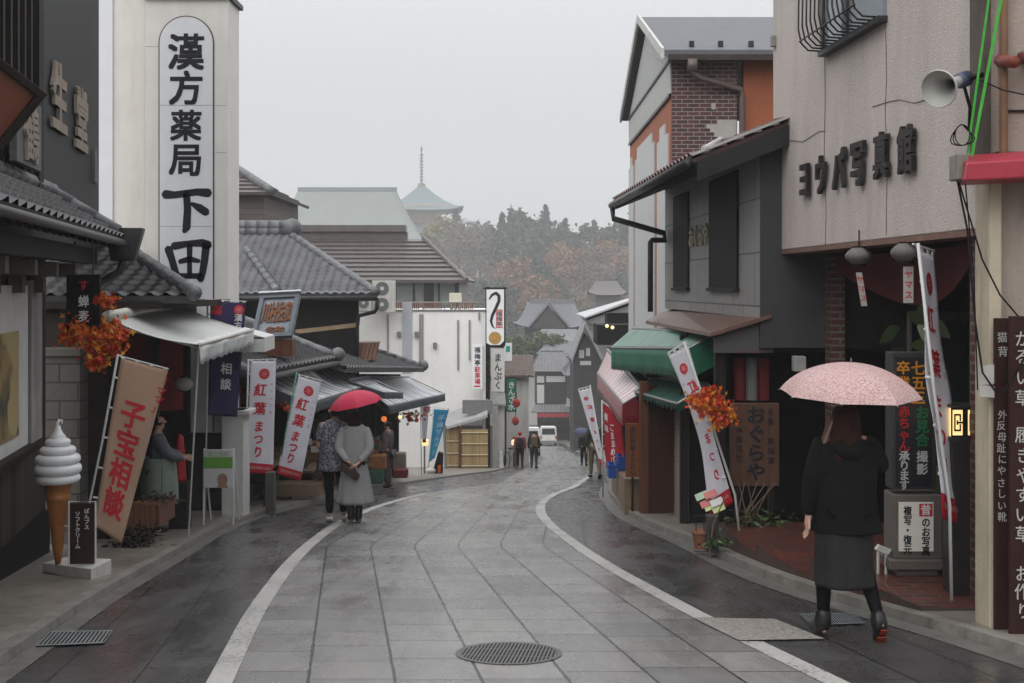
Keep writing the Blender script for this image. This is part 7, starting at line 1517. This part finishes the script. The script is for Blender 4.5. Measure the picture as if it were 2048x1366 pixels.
mb.tube([P(1960,160,7.7), P(2005,180,7.7), P(2060,192,7.6)], .005, 5); mb.tube([P(1915,362,7.7), P(1935,460,7.7), P(1950,640,7.7), P(1965,745,7.7), P(1990,782,7.65), P(2010,780,7.6), P(2040,735,7.55), P(2060,690,7.5)], .007, 6); mb.tube([P(1918,365,7.72), P(1965,520,7.7), P(2000,590,7.7), P(2060,660,7.6)], .006, 6); mb.tube([P(1930,360,7.7), P(1948,560,7.71), P(1955,780,7.71)], .005, 5)
tag(mb.build('cable', M_black), 'loose black cables looped over the cream pillar and maroon boards', 'cable')
tag(MB().bx(X(1585,12.7), X(1608,12.7), 12.6, 12.74, ZZ(742,12.7), ZZ(712,12.7)).build('wall_box', mat('pale grey box', (.30,.30,.29), .5), bevel=.008), 'pale grey meter box on the dark wall above the pink umbrella', 'box')

# ================================================================ PEOPLE AND VEHICLES
M_skin = mat('skin', (.42,.25,.185), .5, .06, 8)
def skin_obj(name, pts, edges, m, parent, sub=2, root=None, smooth=True):
    names = list(pts); me = bpy.data.meshes.new(name); idx = {n: i for i, n in enumerate(names)}
    me.from_pydata([pts[n][:3] for n in names], [(idx[a], idx[b]) for a, b in edges], []); me.materials.append(m)
    ob = bpy.data.objects.new(name, me); COL.objects.link(ob); ob.parent = parent
    md = ob.modifiers.new('skin', 'SKIN'); md.use_smooth_shade = True; md.branch_smoothing = .4
    for i, n in enumerate(names):
        q = pts[n]; d = me.skin_vertices[0].data[i]; d.radius = (q[3], q[4] if len(q) > 4 else q[3]); d.use_root = (n == (root or names[0]))
    sb = ob.modifiers.new('sub', 'SUBSURF'); sb.levels = sub; sb.render_levels = sub
    return ob
def skeleton(H, J):
    k = H/1.65; p = {'pelvis': (0,0,.93,.135,.10), 'waist': (0,0,1.06,.115,.085), 'chest': (0,0,1.24,.14,.10), 'collar': (0,-.01,1.365,.10,.07), 'neck': (0,0,1.445,.047), 'jaw': (0,.02,1.51,.062), 'skull': (0,.012,1.575,.083), 'crown': (0,.0,1.635,.055), 'nose': (0,.115,1.545,.012), 'chin': (0,.085,1.485,.022)}
    for s_, sg in (('l',-1),('r',1)):
        p.update({'ear'+s_: (sg*.088,.0,1.555,.016), 'sh'+s_: (sg*.165,-.005,1.355,.054), 'el'+s_: (sg*.215,-.02,1.09,.040), 'wr'+s_: (sg*.225,.03,.86,.026), 'pa'+s_: (sg*.225,.04,.795,.034,.02),
                  'hip'+s_: (sg*.085,0,.86,.088), 'kn'+s_: (sg*.09,.015,.48,.058), 'an'+s_: (sg*.09,-.02,.085,.032), 'heel'+s_: (sg*.09,-.045,.03,.017), 'toe'+s_: (sg*.1,.13,.028,.02)})
    p = {n: tuple(v*k for v in q) for n, q in p.items()}
    for n, q in J.items(): p[n] = tuple(q) + tuple(p[n][3:]) if len(q) == 3 else tuple(q)
    for s_, sg in (('l',-1),('r',1)):                       # five fingers of unequal length, gently curled
        w_, pa = Vector(p['wr'+s_][:3]), Vector(p['pa'+s_][:3]); d = (pa-w_).normalized(); side = d.cross(Vector((sg,0,.01))).normalized(); up = side.cross(d).normalized()
        for i, (o, l_) in enumerate(((-.026,.060),(-.009,.072),(.009,.066),(.025,.052))):
            b = pa + side*o*k + d*.025*k; c = b + d*l_*.5*k - up*sg*.004; e = b + d*l_*.95*k - up*sg*.022*k
            p[f'f{i}{s_}'] = tuple(b) + (.0092*k,); p[f'g{i}{s_}'] = tuple(c) + (.0085*k,); p[f'h{i}{s_}'] = tuple(e) + (.007*k,)
        b = w_.lerp(pa,.55) - side*.036*k; p['t0'+s_] = tuple(b) + (.0105*k,); p['t1'+s_] = tuple(b - side*.022*k + d*.036*k) + (.0085*k,)
    e = [('pelvis','waist'),('waist','chest'),('chest','collar'),('collar','neck'),('neck','jaw'),('jaw','skull'),('skull','crown'),('jaw','chin'),('skull','nose')]
    for s_ in 'lr':
        e += [('skull','ear'+s_),('collar','sh'+s_),('sh'+s_,'el'+s_),('el'+s_,'wr'+s_),('wr'+s_,'pa'+s_),('pelvis','hip'+s_),('hip'+s_,'kn'+s_),('kn'+s_,'an'+s_),('an'+s_,'heel'+s_),('an'+s_,'toe'+s_),('wr'+s_,'t0'+s_),('t0'+s_,'t1'+s_)]
        for i in range(4): e += [('pa'+s_,f'f{i}{s_}'),(f'f{i}{s_}',f'g{i}{s_}'),(f'g{i}{s_}',f'h{i}{s_}')]
    return p, e
def dress(name, p, e, keep, m, rt, grow=1.15, add=.01, over={}, sub=2, root=None):
    q = {n: tuple(p[n][:3]) + tuple(r_*grow + add for r_ in p[n][3:]) for n in keep}
    for n, v in over.items():
        if n in q and v is None: q.pop(n)
        else: q[n] = tuple(v)
    ee = [(a, b) for a, b in e if a in q and b in q]
    return skin_obj(name, q, ee, m, rt, sub, root)
def garment(rt, name, rings, m, n=32, folds=0, fa=.0, solid=.006):
    """a lofted cloth tube: (z, rx, ry, cx, cy) rings"""
    mb = MB(); o = rt.location; k = len(rings)
    def fn(u, v):
        t_ = v*(k-1); i = min(int(t_), k-2); f = t_-i; a, b = rings[i], rings[i+1]; z, rx, ry, cx, cy = [a[j]+(b[j]-a[j])*f for j in range(5)]
        q = 2*math.pi*u; w_ = 1 + fa*v*math.sin(q*folds + 1.3*math.sin(q*2)) if folds else 1
        return Vector((o.x + cx + rx*w_*math.cos(q), o.y + cy + ry*w_*math.sin(q), o.z + z))
    mb.grid(fn, n*2, (k-1)*4); return mb.build(name, m, rt, True, solid=solid)
def shoe(rt, p, s_, m, nm='shoe', boot=None, sole=None):
    an, he, to = [Vector(p[x+s_][:3]) for x in ('an','heel','toe')]; q = {'a': tuple(an)+(.058,), 'h': tuple(he)+(.05,.045), 'm': tuple(he.lerp(to,.55)+Vector((0,0,.014)))+(.054,.046), 't': tuple(to + (to-he)*.12)+(.047,.038)}
    e = [('a','h'),('a','m'),('m','t')] + ([('b','a')] if boot else [])
    q['h'] = tuple(he + Vector((0,-.012,.008))) + (.05,.045)
    if boot: q['b'] = tuple(an.lerp(Vector(p['kn'+s_][:3]), boot)) + (.062,)
    return skin_obj(nm, q, e, m, rt, 1, 'a')
def face(rt, p, k=1.0):
    c = Vector(p['skull'][:3]); mb = MB()
    for sg in (-1, 1): mb.ball(rt.location + c + Vector((sg*.03*k,.078*k,-.01*k)), .011*k, 8)
    mb.build('eyes', M_ink, rt, True)
    mb = MB(); q = rt.location + c + Vector((0,.088*k,-.062*k)); mb.tube([q + Vector((-.022*k,-.006,0)), q + Vector((0,.004,0)), q + Vector((.022*k,-.006,0))], .005*k, 5); mb.build('mouth', mat('lips', (.30,.10,.09), .5), rt)
def hair(rt, name, shells, m, sub=2):
    q = {f'v{i}': s_ for i, s_ in enumerate(shells)}; e = [(f'v{i}', f'v{i+1}') for i in range(len(shells)-1)]
    return skin_obj(name, q, e, m, rt, sub)
def umbrella(label, top, rad, h, m, tilt=(0,0), handle=.75, n=8, rot=.2, tip=None, mframe=None):
    top = Vector(top); rt = thing('umbrella', label, 'umbrella', top); mb = MB(); o = top
    Rm = Matrix.Rotation(tilt[0], 3, 'X') @ Matrix.Rotation(tilt[1], 3, 'Y'); S_ = 6; nr = 10; vs = []; fs = []
    def pt(i, a):
        f = i/nr; seg = 2*math.pi/n; ph = ((a-rot) % seg)/seg; sag = 1 - (.085*f + .0)*math.sin(math.pi*ph)
        r_ = rad*math.sin(f*1.12)/math.sin(1.12)*sag; z = -h*(1-math.cos(f*1.12))/(1-math.cos(1.12)) - .012*math.sin(math.pi*ph)*f*0
        return o + Rm @ Vector((r_*math.cos(a), r_*math.sin(a), z))
    N_ = n*S_
    for i in range(nr+1):
        for j in range(N_): vs.append(pt(i, rot + 2*math.pi*j/N_))
    for i in range(nr):
        for j in range(N_): j2 = (j+1) % N_; fs.append((i*N_+j, (i+1)*N_+j, (i+1)*N_+j2, i*N_+j2))
    mb.add(vs, fs); mb.build('canopy', m, rt, False, solid=.002)
    fr = mframe or M_metal
    mb = MB(); mb.tube([o + Rm @ Vector((0,0,.035)), o + Rm @ Vector((0,0,-handle))], .005, 6); mb.build('shaft', fr, rt)
    mb = MB(); mb.tube([o + Rm @ Vector((0,0,-handle+.02)), o + Rm @ Vector((0,0,-handle-.09))], .013, 8); mb.build('handle', M_black, rt)
    for k in range(n):
        a = rot + 2*math.pi*k/n; mb = MB(); mb.tube([pt(i, a) + Rm @ Vector((0,0,-.005)) for i in range(0, nr+1, 2)] + [pt(nr, a) + Rm @ Vector((math.cos(a)*.012, math.sin(a)*.012, -.008))], .0032, 4); mb.build('rib', fr, rt)
    return rt
ARMS = ['collar','shl','shr','ell','elr','wrl','wrr']; TORSO = ['pelvis','waist','chest']
LEGS = ['pelvis','hipl','hipr','knl','knr','anl','anr']

# ---- woman with the pink umbrella
y = 7.8; L_w = Vector((2.28, y, gz(y))); rt = thing('person', 'woman in a black hooded jacket and long charcoal skirt walking away under a pink umbrella', 'person', L_w)
p, e = skeleton(1.62, {'hipl': (-.09,0,.84), 'knl': (-.125,.06,.46), 'anl': (-.14,.03,.085), 'heell': (-.14,.0,.03), 'toel': (-.16,.19,.03), 'hipr': (.085,-.01,.84), 'knr': (.14,.0,.45), 'anr': (.185,-.17,.165), 'heelr': (.188,-.215,.135), 'toer': (.20,-.10,.02),
    'elr': (.262,.0,1.15), 'wrr': (.15,.2,1.20), 'par': (.12,.235,1.245), 'ell': (-.235,-.03,1.06), 'wrl': (-.25,.0,.83), 'pal': (-.252,.01,.765), 'shl': (-.165,0,1.33), 'shr': (.165,0,1.34)})
skin_obj('body', p, e, M_skin, rt); face(rt, p)
M_jk = mat('black jacket fabric', (.0055,.0055,.006), .85, .3, 5, 1.0, 11); M_sk = mat('charcoal wool skirt', (.020,.0195,.0195), .85, .25, 5, .8, 9, stretch=(2,2,.6)); M_leg = mat('black leggings', (.004,.004,.0045), .85)
dress('jacket_sleeves', p, e, ['chest'] + ARMS, M_jk, rt, 1.22, .02, {'chest': (0,-.01,1.2,.175,.13), 'collar': (0,-.02,1.345,.13,.09)})
garment(rt, 'jacket_body', [(1.37,.11,.075,0,-.02),(1.33,.19,.115,0,-.02),(1.2,.215,.145,0,-.015),(1.0,.21,.15,0,-.01),(.88,.22,.16,0,0),(.80,.232,.168,.01,0),(.735,.238,.17,.015,0)], M_jk, folds=7, fa=.035)
hood = {'a': (-.10,-.085,1.36,.05), 'b': (-.06,-.125,1.30,.06), 'c': (0,-.14,1.27,.065), 'd': (.06,-.125,1.30,.06), 'e': (.10,-.085,1.36,.05)}
skin_obj('hood', hood, [('a','b'),('b','c'),('c','d'),('d','e')], M_jk, rt)
garment(rt, 'skirt', [(.92,.15,.12,0,0),(.80,.19,.15,-.01,0),(.62,.195,.165,-.01,-.01),(.48,.195,.17,-.01,-.02),(.375,.198,.175,-.01,-.03)], M_sk, folds=6, fa=.05)
dress('leggings', p, e, LEGS, M_leg, rt, 1.05, .006)
for s_ in 'lr': shoe(rt, p, s_, mat('black boot leather', (.010,.010,.010), .4, .2), 'boot', .32)
mb = MB(); an, to = Vector(p['heelr'][:3]), Vector(p['toer'][:3]); d = (to-an); nb = Vector((0,-.78,-.62)).normalized(); o = L_w
for (c0, c1, w_) in ((-.08,.30,.024),(.50,1.0,.031)):
    a, b = an + d*c0, an + d*c1; off = Vector((0,-.032,-.012)); mb.hexa([o+a+off+Vector((-w_,0,0)), o+a+off+Vector((w_,0,0)), o+b+off+Vector((w_*1.1,0,0)), o+b+off+Vector((-w_*1.1,0,0))], [o+a+off*1.3+Vector((-w_,0,0)), o+a+off*1.3+Vector((w_,0,0)), o+b+off*1.3+Vector((w_*1.1,0,0)), o+b+off*1.3+Vector((-w_*1.1,0,0))])
mb.build('orange_sole', mat('orange red sole', (.26,.035,.012), .5, .1), rt, bevel=.006)
M_hair1 = mat('reddish brown hair', (.030,.011,.008), .6, .5, 12, .9, 25, stretch=(6,6,.3))
hair(rt, 'hair', [(0,.0,1.60,.07,.075),(0,-.012,1.555,.098,.10),(0,-.03,1.48,.105,.095),(-.01,-.055,1.41,.12,.075),(-.02,-.09,1.34,.12,.05),(-.035,-.125,1.27,.09,.03),(-.05,-.14,1.19,.05,.016)], M_hair1)
hair(rt, 'hair_strand', [(-.07,-.02,1.52,.04),(-.12,-.03,1.40,.038),(-.17,-.05,1.28,.03),(-.205,-.055,1.17,.014)], mat('lighter auburn hair', (.075,.028,.014), .45, .4, 30))
M_pinku = pattern_mat('pink floral umbrella cloth', (.60,.42,.405), (.44,.20,.21), 100, (.5,.62), .55, (.64,.53,.51), trans=.25)
umbrella('pink speckled umbrella held by the woman in the black jacket', L_w + Vector((.055,.04,1.88)), .475, .215, M_pinku, (.07,.02), .62, rot=.39)

# ---- the couple
y = 16.2; L_m = Vector((X(668,y), y, gz(y))); rt = thing('person', 'man in a grey patterned shirt, black trousers and white sneakers under the red umbrella', 'person', L_m)
p, e = skeleton(1.68, {'knl': (-.07,.02,.49), 'anl': (-.055,-.03,.085), 'heell': (-.055,-.06,.03), 'toel': (-.075,.14,.03), 'knr': (.11,.03,.49), 'anr': (.13,.06,.085), 'heelr': (.13,.03,.03), 'toer': (.15,.23,.03), 'ell': (-.22,-.03,1.09), 'wrl': (-.16,.16,.98), 'pal': (-.12,.21,.97), 'elr': (.21,.04,1.12), 'wrr': (.15,.22,1.24), 'par': (.14,.25,1.29), 'skull': (.035,.02,1.59), 'crown': (.05,.01,1.65), 'jaw': (.02,.025,1.525)})
skin_obj('body', p, e, M_skin, rt); face(rt, p)
M_shirt = pattern_mat('grey violet patterned shirt', (.16,.15,.19), (.045,.04,.06), 42, (.46,.54), .8, (.27,.25,.28))
dress('shirt_sleeves', p, e, ['chest','collar','shl','shr','ell','elr'], M_shirt, rt, 1.2, .018, {'ell': (-.205,-.028,1.12,.066), 'elr': (.20,.035,1.14,.064)})
garment(rt, 'shirt_body', [(1.465,.062,.058,0,-.005),(1.43,.12,.085,0,-.01),(1.375,.195,.115,0,-.01),(1.2,.205,.145,0,0),(1.0,.205,.15,0,0),(.85,.215,.165,0,0),(.745,.222,.17,0,0)], M_shirt, folds=6, fa=.025)
dress('trousers', p, e, LEGS, M_leg, rt, 1.1, .008, {'anl': (-.055,-.03,.12,.056), 'anr': (.13,.06,.12,.056), 'pelvis': (0,0,.90,.125,.09)})
for s_ in 'lr': shoe(rt, p, s_, mat('white sneaker', (.55,.55,.53), .5), 'shoe')
M_hair2 = mat('black hair', (.010,.008,.008), .6, .3, 30)
hair(rt, 'hair', [(.045,.0,1.665,.06,.065),(.035,-.01,1.62,.093,.098),(.03,-.025,1.555,.088,.08),(.02,-.04,1.50,.06,.045)], M_hair2)
L_f = Vector((X(712,y), y-.12, gz(y-.12))); rt = thing('person', 'woman in a grey sweater and long flared grey skirt with her hands clasped behind her', 'person', L_f)
p, e = skeleton(1.60, {'ell': (-.235,-.06,1.06), 'wrl': (-.06,-.17,.87), 'pal': (-.005,-.185,.845), 'elr': (.235,-.06,1.06), 'wrr': (.075,-.175,.87), 'par': (.03,-.20,.835), 'knl': (-.06,.02,.47), 'anl': (-.055,.0,.10), 'heell': (-.055,-.04,.045), 'toel': (-.06,.13,.025), 'knr': (.08,.0,.47), 'anr': (.06,-.06,.10), 'heelr': (.062,-.1,.045), 'toer': (.045,.08,.025)})
skin_obj('body', p, e, M_skin, rt); face(rt, p)
M_sweat = mat('grey knit sweater', (.31,.31,.315), .9, .1, 30, .6, 90); M_gskirt = mat('mid grey skirt cloth', (.25,.25,.255), .85, .1, 4, .8, 8, stretch=(2,2,.4))
dress('sweater_sleeves', p, e, ['chest'] + ARMS, M_sweat, rt, 1.2, .022, {'ell': (-.225,-.065,1.06,.076), 'elr': (.225,-.065,1.06,.076), 'wrl': (-.075,-.16,.885,.042), 'wrr': (.085,-.165,.885,.042)})
garment(rt, 'sweater_body', [(1.42,.062,.055,0,-.005),(1.39,.11,.075,0,-.01),(1.335,.175,.105,0,-.01),(1.2,.19,.13,0,0),(1.0,.185,.135,0,0),(.90,.175,.13,0,0),(.85,.16,.125,0,0)], M_sweat, folds=5, fa=.02)
garment(rt, 'skirt', [(.93,.135,.11,0,0),(.85,.165,.13,0,0),(.65,.205,.16,0,0),(.45,.24,.185,.0,0),(.285,.265,.205,.005,0)], M_gskirt, n=48, folds=9, fa=.05)
dress('tights', p, e, LEGS, M_leg, rt, 1.02, .005)
for s_ in 'lr': shoe(rt, p, s_, mat('black boot leather', (.010,.010,.010)), 'boot', .5)
hair(rt, 'hair', [(0,.0,1.60,.06,.065),(0,-.008,1.55,.097,.10),(0,-.025,1.47,.105,.095),(0,-.04,1.39,.11,.08),(0,-.045,1.345,.085,.055)], mat('dark auburn hair', (.024,.009,.008), .6, .5, 12, .9, 25, stretch=(6,6,.3)))
tg = thing('handbag', 'dark brown clutch bag hanging from the hands of the woman in grey', 'bag', L_f + Vector((-.03,-.24,.70)))
mb = MB(); o = L_f; mb.box(o + Vector((-.19,-.235,.80)), (.25,.0,-.17), (0,.06,0), (.045,0,.085)); mb.build('bag_body', mat('dark brown leather', (.050,.034,.027), .5, .2, 8), tg, bevel=.015)
mb = MB(); mb.tube([o + Vector((-.12,-.2,.83)), o + Vector((.0,-.2,.85)), o + Vector((.05,-.2,.72))], .008, 6); mb.build('strap', M_dark, tg)
M_redu = mat('red umbrella cloth', (.66,.035,.095), .5, .06, 4, trans=.3)
umbrella('red umbrella tilted over the couple in grey', P(706,782,16.15), .38, .20, M_redu, (.05,-.20), .62, rot=.2)

# ---- distant people and the shopkeeper
def far_person(label, px, py, y, H, mt, mtr, mh, heading=0.0, ml=M_black, J={}, extra=None):
    L = Vector((X(px,y), y, gz(y))); rt = thing('person', label, 'person', L); k = H/1.65
    p, e = skeleton(H, J); skin_obj('body', p, e, M_skin, rt, 1)
    dress('jacket', p, e, TORSO + ARMS + ['hipl','hipr'], mt, rt, 1.25, .025, {}, 1, 'pelvis'); dress('trousers', p, e, LEGS, mtr, rt, 1.15, .012, {}, 1)
    for s_ in 'lr': shoe(rt, p, s_, ml, 'shoe')
    if mh is not None: hair(rt, 'hair', [(0,0,1.62*k,.06,.065),(0,-.01,1.57*k,.096,.10),(0,-.02,1.5*k,.085,.075)], mh, 1)
    if extra: extra(rt, k)
    rt.rotation_euler = (0,0,heading); return rt
WALK = {'knl': (-.09,.1,.47), 'anl': (-.09,.12,.09), 'heell': (-.09,.09,.035), 'toel': (-.1,.28,.04), 'knr': (.09,-.02,.47), 'anr': (.09,-.2,.13), 'heelr': (.09,-.24,.10), 'toer': (.1,-.1,.03)}
def pack(m):
    def f(rt, k):
        mb = MB(); o = rt.location; mb.box(o + Vector((-.14,-.28,.98*k)), (.28,0,0), (0,.15,0), (0,0,.40*k)); mb.build('backpack', m, rt, bevel=.04)
    return f
def hood_(m):
    def f(rt, k): hair(rt, 'hood', [(0,0,1.64*k,.06),(0,-.015,1.57*k,.11,.115),(0,-.03,1.46*k,.10,.085)], m, 1); pack(mat('black pack', (.012,.012,.014), .7))(rt, k)
    return f
M_rj = mat('crimson jacket', (.34,.022,.05), .7); M_dj = mat('dark jacket', (.016,.016,.018), .75); M_kh = mat('khaki trousers', (.125,.10,.068), .8); M_grn = mat('dark olive jacket', (.035,.036,.026), .8)
far_person('person in a crimson hooded jacket and dark trousers walking beside the white van', 1040, 940, 46.2, 1.52, M_rj, M_leg, None, 0, mat('red shoe', (.25,.02,.02)), WALK, hood_(M_rj))
far_person('person in a dark jacket with a brown backpack walking behind the white van', 1068, 940, 46.0, 1.56, M_dj, mat('dark grey trousers', (.03,.03,.032), .8), M_hair2, 0, M_black, WALK, pack(mat('brown pack', (.075,.05,.026), .7)))
far_person('man in a dark jacket and khaki trousers walking behind the far festival banner', 1190, 966, 31.0, 1.62, M_grn, M_kh, M_hair2, .15, M_black, WALK)
far_person('distant person in dark clothes under a navy umbrella on the right side', 1168, 915, 52.0, 1.58, M_dj, M_leg, M_hair2, 0, M_black, WALK)
umbrella('small navy umbrella far down the right side of the street', P(1166,856,52), .48, .24, mat('navy umbrella cloth', (.045,.05,.12), .5), (0,.1), .6)
tgr = far_person('shopkeeper in a blue grey top and pale green apron standing in the herbal shop', 316, 1000, 14.25, 1.52, mat('blue grey top', (.095,.105,.13), .8), M_leg, M_hair2, -1.2, M_black, {'ell': (-.2,.12,1.02), 'wrl': (-.12,.3,.98), 'pal': (-.1,.35,.97), 'elr': (.2,.12,1.02), 'wrr': (.12,.3,.98), 'par': (.1,.35,.97)},
    lambda rt, k: garment(rt, 'apron', [(1.08*k,.20,.18,0,.02),(.9*k,.225,.205,0,.02),(.7*k,.24,.22,0,.02),(.45*k,.25,.225,0,.02)], mat('pale green apron', (.17,.215,.18), .8), folds=6, fa=.03))
far_person('customer in a mauve patterned top standing in the dark shop right of the couple', 775, 955, 25.2, 1.5, pattern_mat('mauve pattern', (.09,.06,.075), (.14,.12,.13), 30, (.45,.6), .8), mat('grey patterned trousers', (.07,.06,.07), .8), M_hair2, 1.3, M_black)

# ---- white van and white car seen from behind
M_carw = mat('white car paint', (.60,.60,.60), .25, .03); M_glass = mat('dark car glass', (.015,.018,.02), .08, .1); M_tyre = mat('tyre rubber', (.012,.012,.012), .7); M_tail = mat('red tail lamp', (.32,.012,.015), .25); M_plate = mat('plain number plate', (.5,.5,.42), .5)
def car(label, px, y, wd, ht, ln, win, head):
    L = Vector((X(px,y), y, gz(y))); rt = thing('van' if ht > 1.85 else 'car', label, 'van' if ht > 1.85 else 'car', L); o = L; w_ = wd/2; dz = -slope(y)
    def prof(y0, top, ins, low=.28): return [o + Vector(v) + Vector((0,y0,dz*y0)) for v in ((-w_+.04,0,low),(w_-.04,0,low),(w_,0,low+.25),(w_,0,ht*.52),(w_-ins*.6,0,top-.14),(w_-ins-.06,0,top),(-w_+ins+.06,0,top),(-w_+ins*.6,0,top-.14),(-w_,0,ht*.52),(-w_,0,low+.25))]
    secs = [prof(0,ht-.06,.1), prof(.12,ht,.09), prof(ln*.7,ht,.09), prof(ln*.86,ht*.6,.1), prof(ln,ht*.52,.12)]; n = len(secs[0]); mb = MB(); vs = [q for s_ in secs for q in s_]; fs = [tuple(range(n)), tuple(range((len(secs)-1)*n, len(secs)*n))[::-1]]
    for i in range(len(secs)-1):
        for j in range(n): j2 = (j+1) % n; fs.append((i*n+j2, i*n+j, (i+1)*n+j, (i+1)*n+j2))
    mb.add(vs, fs); mb.build('body', M_carw, rt, bevel=.03)
    mb = MB(); z0, z1 = win; mb.prism([o + Vector(v) for v in ((-w_+.14,-.006,z0),(w_-.14,-.006,z0),(w_-.2,-.004,z1),(-w_+.2,-.004,z1))], (0,-.012,0)); mb.build('rear_window', M_glass, rt, bevel=.004)
    for sg in (-1, 1):
        mb = MB(); mb.bx(o.x+sg*(w_-.15), o.x+sg*(w_-.02), o.y-.02, o.y+.04, o.z+.62, o.z+.98); mb.build('tail_lamp', M_tail, rt, bevel=.01)
        for yy in (.55, ln-.6):
            mb = MB(); c = o + Vector((sg*(w_-.1), yy, dz*yy+.27)); mb.tube([c + Vector((-sg*.08,0,0)), c + Vector((sg*.085,0,0))], .275, 20); wo_ = mb.build('wheel', M_tyre, rt); mb = MB(); mb.tube([c + Vector((sg*.085,0,0)), c + Vector((sg*.095,0,0))], .16, 12); mb.build('rim', M_metal, wo_)
    mb = MB(); mb.bx(o.x-w_+.0, o.x+w_-.0, o.y-.07, o.y+.05, o.z+.26, o.z+.50); mb.build('bumper', mat('grey bumper', (.16,.16,.16), .5), rt, bevel=.03)
    mb = MB(); mb.bx(o.x-.16, o.x+.16, o.y-.03, o.y-.005, o.z+.56, o.z+.72); mb.build('number_plate', M_plate, rt)
    rt.rotation_euler = (0,0,head); return rt
car('boxy white van seen from behind on the left of the far bend', 1061, 80, 1.42, 2.0, 3.3, (1.12, 1.72), 0)
car('lower white car beyond the van at the far bend', 1097, 104, 1.52, 1.82, 3.8, (1.05, 1.6), 0)

# ================================================================ drizzle haze over everything
mb = MB(); mb.bx(-430, 430, -35, 530, -17, 58)
M_haze = bpy.data.materials.new('thin drizzle haze'); M_haze.use_nodes = True; t = M_haze.node_tree; t.nodes.clear()
pv = nd(t, 'ShaderNodeVolumePrincipled', {'Color': (.97,.985,1.0,1.0), 'Density': .00095, 'Anisotropy': .0}); out = nd(t, 'ShaderNodeOutputMaterial'); t.links.new(pv.outputs[0], out.inputs['Volume'])
tag(mb.build('haze', M_haze, loc=(0,0,0)), kind='stuff')
